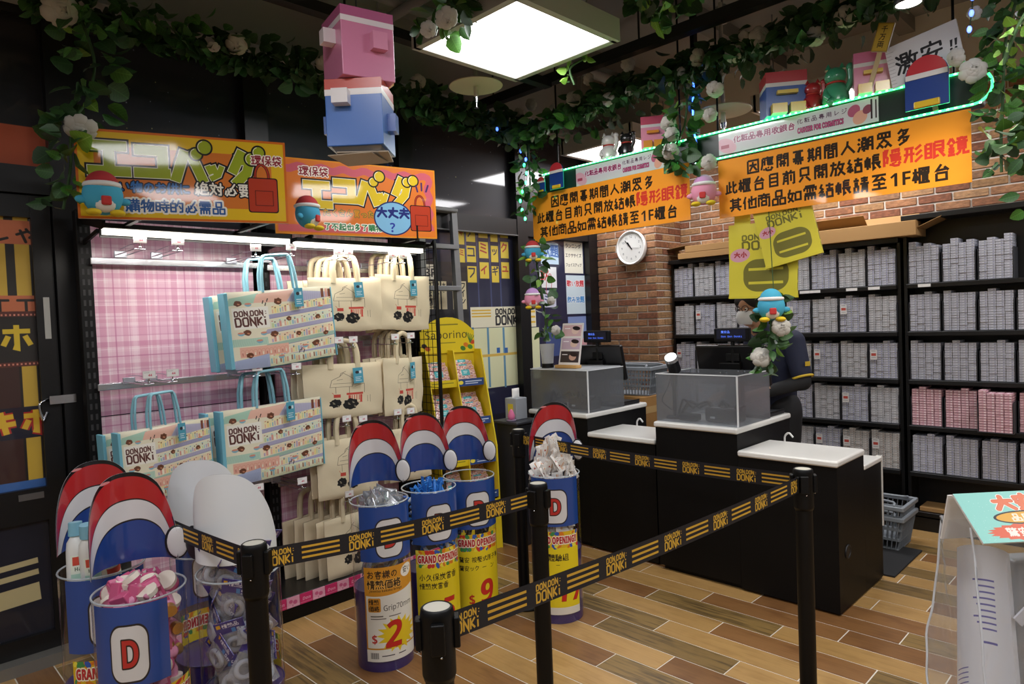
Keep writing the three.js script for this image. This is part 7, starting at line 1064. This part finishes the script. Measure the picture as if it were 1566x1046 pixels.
  for (const s of [-1, 1]) part('shoe', t, rbox(0.095, 0.075, 0.27, 0.035, s * 0.1, 0.0385, 0.055, 4), black);
  part('hair', t, field([[[0, 1.69, 0.045], [0, 1.68, 0.03], 0.101, 0.098], [[-0.06, 1.7, 0.1], [0.06, 1.705, 0.1], 0.055], [[0.075, 1.66, 0.06], [0.078, 1.63, 0.05], 0.03, 0.02], [[-0.075, 1.66, 0.06], [-0.078, 1.63, 0.05], 0.03, 0.02]], [-0.15, 1.55, -0.1], [0.15, 1.83, 0.2], 0.008, 0.02).translate(...LEAN), hair, 'short dark hair');
  const mask = new THREE.SphereGeometry(0.082, 24, 14, PI * 0.12, PI * 0.76, PI * 0.3, PI * 0.42).scale(1, 0.95, 1.02).translate(0, 1.588, 0.105); part('face_mask', t, mask.translate(...LEAN), mat('#d2d3d4', 0.8), 'white face mask'); for (const s of [-1, 1]) part('mask_loop', t, tube([[s * 0.07, 1.61, 0.13], [s * 0.09, 1.625, 0.08], [s * 0.07, 1.57, 0.12]], 0.002, 5).translate(...LEAN), mat('#d2d3d4', 0.8));
  part('glasses', t, M([-1, 1].flatMap((s) => [new THREE.TorusGeometry(0.024, 0.0028, 6, 24).scale(1.15, 0.9, 1).rotateY(s * 0.2).translate(s * 0.036, 1.648, 0.166), tube([[s * 0.062, 1.65, 0.157], [s * 0.09, 1.65, 0.11], [s * 0.096, 1.64, 0.06]], 0.0025, 5)]).concat([rod([-0.012, 1.65, 0.17], [0.012, 1.65, 0.17], 0.0025)])).translate(...LEAN), mat('#3a2018', 0.4), 'dark framed glasses'); for (const s of [-1, 1]) { part('eye', t, ball(0.011, s * 0.034, 1.645, 0.151, 12).translate(...LEAN), mat('#e6e2de', 0.3)); part('pupil', t, ball(0.006, s * 0.034, 1.643, 0.159, 10).translate(...LEAN), mat('#20140f', 0.2)); }
  part('collar', t, new THREE.TorusGeometry(0.062, 0.014, 8, 28).rotateX(PI / 2 + 0.2).translate(-0.05, 1.5, 0.05), navy); part('sleeve_badge', t, box(0.004, 0.03, 0.04, 0.316, 1.27, 0.02), mat('#c8a82c', 0.7), 'small yellow sleeve badge'); 
}
// ---------------------------------------------------------------- clear packaged goods in the near corner
{
  const film = new THREE.MeshPhysicalMaterial({ color: '#f4f6f8', roughness: 0.12, transmission: 0.92, thickness: 0, side: THREE.DoubleSide });
  const cardTex = canvas(512, 300, (g, w, h) => { g.fillStyle = '#8fd0c4'; g.fillRect(0, 0, w, h); g.fillStyle = 'rgba(255,255,255,.35)'; for (let i = 0; i < 120; i++) g.fillRect(rnd() * w, rnd() * h, 3, 3); write(g, '大安千', 150, 24, 96, '#e07a54', { w: 0.2, out: [['#f4ece0', 0.12], ['#c85a3c', 0.04]] }); g.fillStyle = '#22222a'; g.beginPath(); g.ellipse(250, 160, 140, 40, 0, 0, 7); g.fill(); g.fillStyle = '#e0a83c'; g.beginPath(); g.ellipse(250, 160, 128, 33, 0, 0, 7); g.fill(); write(g, '品用袋', 190, 140, 44, '#f0e6d0', { w: 0.16 }); g.fillStyle = '#dc6444'; g.beginPath(); for (let i = 0; i < 40; i++) { const a = i * PI / 20, r = i % 2 ? 1 : 1.16; g.lineTo(240 + Math.cos(a) * 170 * r, 244 + Math.sin(a) * 44 * r); } g.fill(); write(g, '驚安価格', 130, 220, 50, '#f6e8dc', { w: 0.14 }); });
  const sheetTex = canvas(256, 512, (g, w, h) => { g.fillStyle = '#ecebee'; g.fillRect(0, 0, w, h); g.fillStyle = '#5a55a4'; for (let i = 0; i < 9; i++) g.fillRect(128, 60 + i * 11, 60 - (i % 3) * 9, 3); g.fillRect(128, 172, 40, 4); for (let i = 0; i < 7; i++) g.fillRect(206, 220 + i * 9, 40, 2); g.strokeStyle = '#8a88c0'; g.lineWidth = 8; g.beginPath(); g.arc(60, 380, 60, 4.2, 7); g.stroke(); g.fillStyle = '#9fc9cc'; g.beginPath(); g.ellipse(50, 400, 20, 30, 0.4, 0, 7); g.fill(); g.fillStyle = '#a9a7a4'; for (let i = 0; i < 24; i++) g.fillRect(160, 300 + i * 8, rr(20, 70), 3); });
  // display table that carries the goods, below the picture
  const tb = thing('display_table', 'white display table carrying the clear packaged goods', 'table', [1.55, 0, -0.2]); part('tabletop', tb, rspan(-0.3, 0.4, 0.5, 0.53, -0.32, 0.4, 0.008), WHITE); for (const [x, z] of [[-0.26, -0.28], [0.36, -0.28], [-0.26, 0.36], [0.36, 0.36]]) part('leg', tb, box(0.04, 0.5, 0.04, x, 0.25, z), WHITE);
  const pack = (label, x, z, turn, w, h, d, y0) => {
    const t = thing('clear_package', label, 'package', [x, y0, z], turn);
    const bend = (X, Y, Z) => { const v = Y / h + 0.5, k = 1 - 0.45 * Math.pow(v, 3), n = (fbm(X * 26 + 5, Y * 7 + Z * 30, 3) - 0.45) * 0.028, c = (Math.abs(fbm(X * 60 + Y * 22, Z * 60 - Y * 30, 2) - 0.37)) * 0.03; return [X * (1 - 0.05 * v) + n * Math.sign(X) * 0.6, Y + h / 2, Z * k + (n + c) * Math.sign(Z)]; };
    const g = new THREE.BoxGeometry(w, h, d, 18, 40, 10), a = g.attributes.position; for (let i = 0; i < a.count; i++) a.setXYZ(i, ...bend(a.getX(i), a.getY(i), a.getZ(i))); g.computeVertexNormals();
    part('film_bag', t, g, film, 'crinkled clear film');
    for (const sx of [-1, 1]) for (const sz of [-1, 1]) part('edge_strip', t, tube(Array.from({ length: 14 }, (_, i) => bend(sx * w / 2, (i / 13 - 0.5) * h, sz * d / 2)), 0.0022, 5, 40), mat('#d4d8de', 0.25), 'pale line added as edge highlight of the film');  // added pale tubes stand in for highlights along the film edges
    const hd = part('header_card', t, M([box(w * 1.04, 0.1, 0.003, 0, 0, 0)]).rotateX(-0.85).translate(0, h + 0.02, d * 0.3), mat('#d9d6d2', 0.5)); part('card_print', hd, new THREE.PlaneGeometry(w * 1.04, 0.1).translate(0, 0, 0.0022).rotateX(-0.85).translate(0, h + 0.02, d * 0.3), printMat(cardTex, 0.4), 'turquoise card with orange lettering'); part('card_back', hd, box(w * 1.04, 0.09, 0.003, 0, 0, 0).rotateX(0.25).translate(0, h + 0.005, -d * 0.08), mat('#d9d6d2', 0.5));
    const roll = new THREE.CylinderGeometry(w * 0.2, w * 0.3, h * 0.9, 24, 1, true, 0, PI * 1.1).translate(0, h * 0.46, 0).rotateZ(0.04); part('folded_sheet', t, roll.rotateY(0.4).translate(-w * 0.14, 0, 0), printMat(sheetTex, 0.5), 'rolled white instruction sheet with blue print');
    part('white_tray', t, rbox(w * 0.3, h * 0.86, d * 0.3, 0.008, w * 0.26, h * 0.44, -d * 0.16), mat('#b9babd', 0.3, 0, { transmission: 0.4, thickness: 0 })); part('strap', t, box(w * 0.62, 0.02, 0.004, 0, 0, 0).rotateZ(0.75).translate(w * 0.12, h * 0.8, d * 0.34), mat('#d6d4da', 0.5)); part('amber_base', t, rbox(w * 0.4, h * 0.3, d * 0.4, 0.01, w * 0.24, h * 0.16, d * 0.1), mat('#b0782c', 0.4), 'amber block in the lower corner');
  };
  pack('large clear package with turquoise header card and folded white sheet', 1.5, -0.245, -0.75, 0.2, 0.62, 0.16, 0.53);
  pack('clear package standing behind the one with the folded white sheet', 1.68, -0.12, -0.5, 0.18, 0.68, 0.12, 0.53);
  const sp = at(1440, 1040, 'y', 0.83), c = thing('small_package', 'small package with turquoise card low beside the large clear package', 'package', [1.262, 0.53, -0.345], -0.6); part('pouch', c, bagPad(0.1, 0.33, 0.05), film); part('card', c, box(0.1, 0.05, 0.003, 0, 0, 0).rotateX(-0.6).translate(0, 0.335, 0), printMat(cardTex, 0.4), 'turquoise card');
}
shadow(scene);
renderer.render(scene, camera);
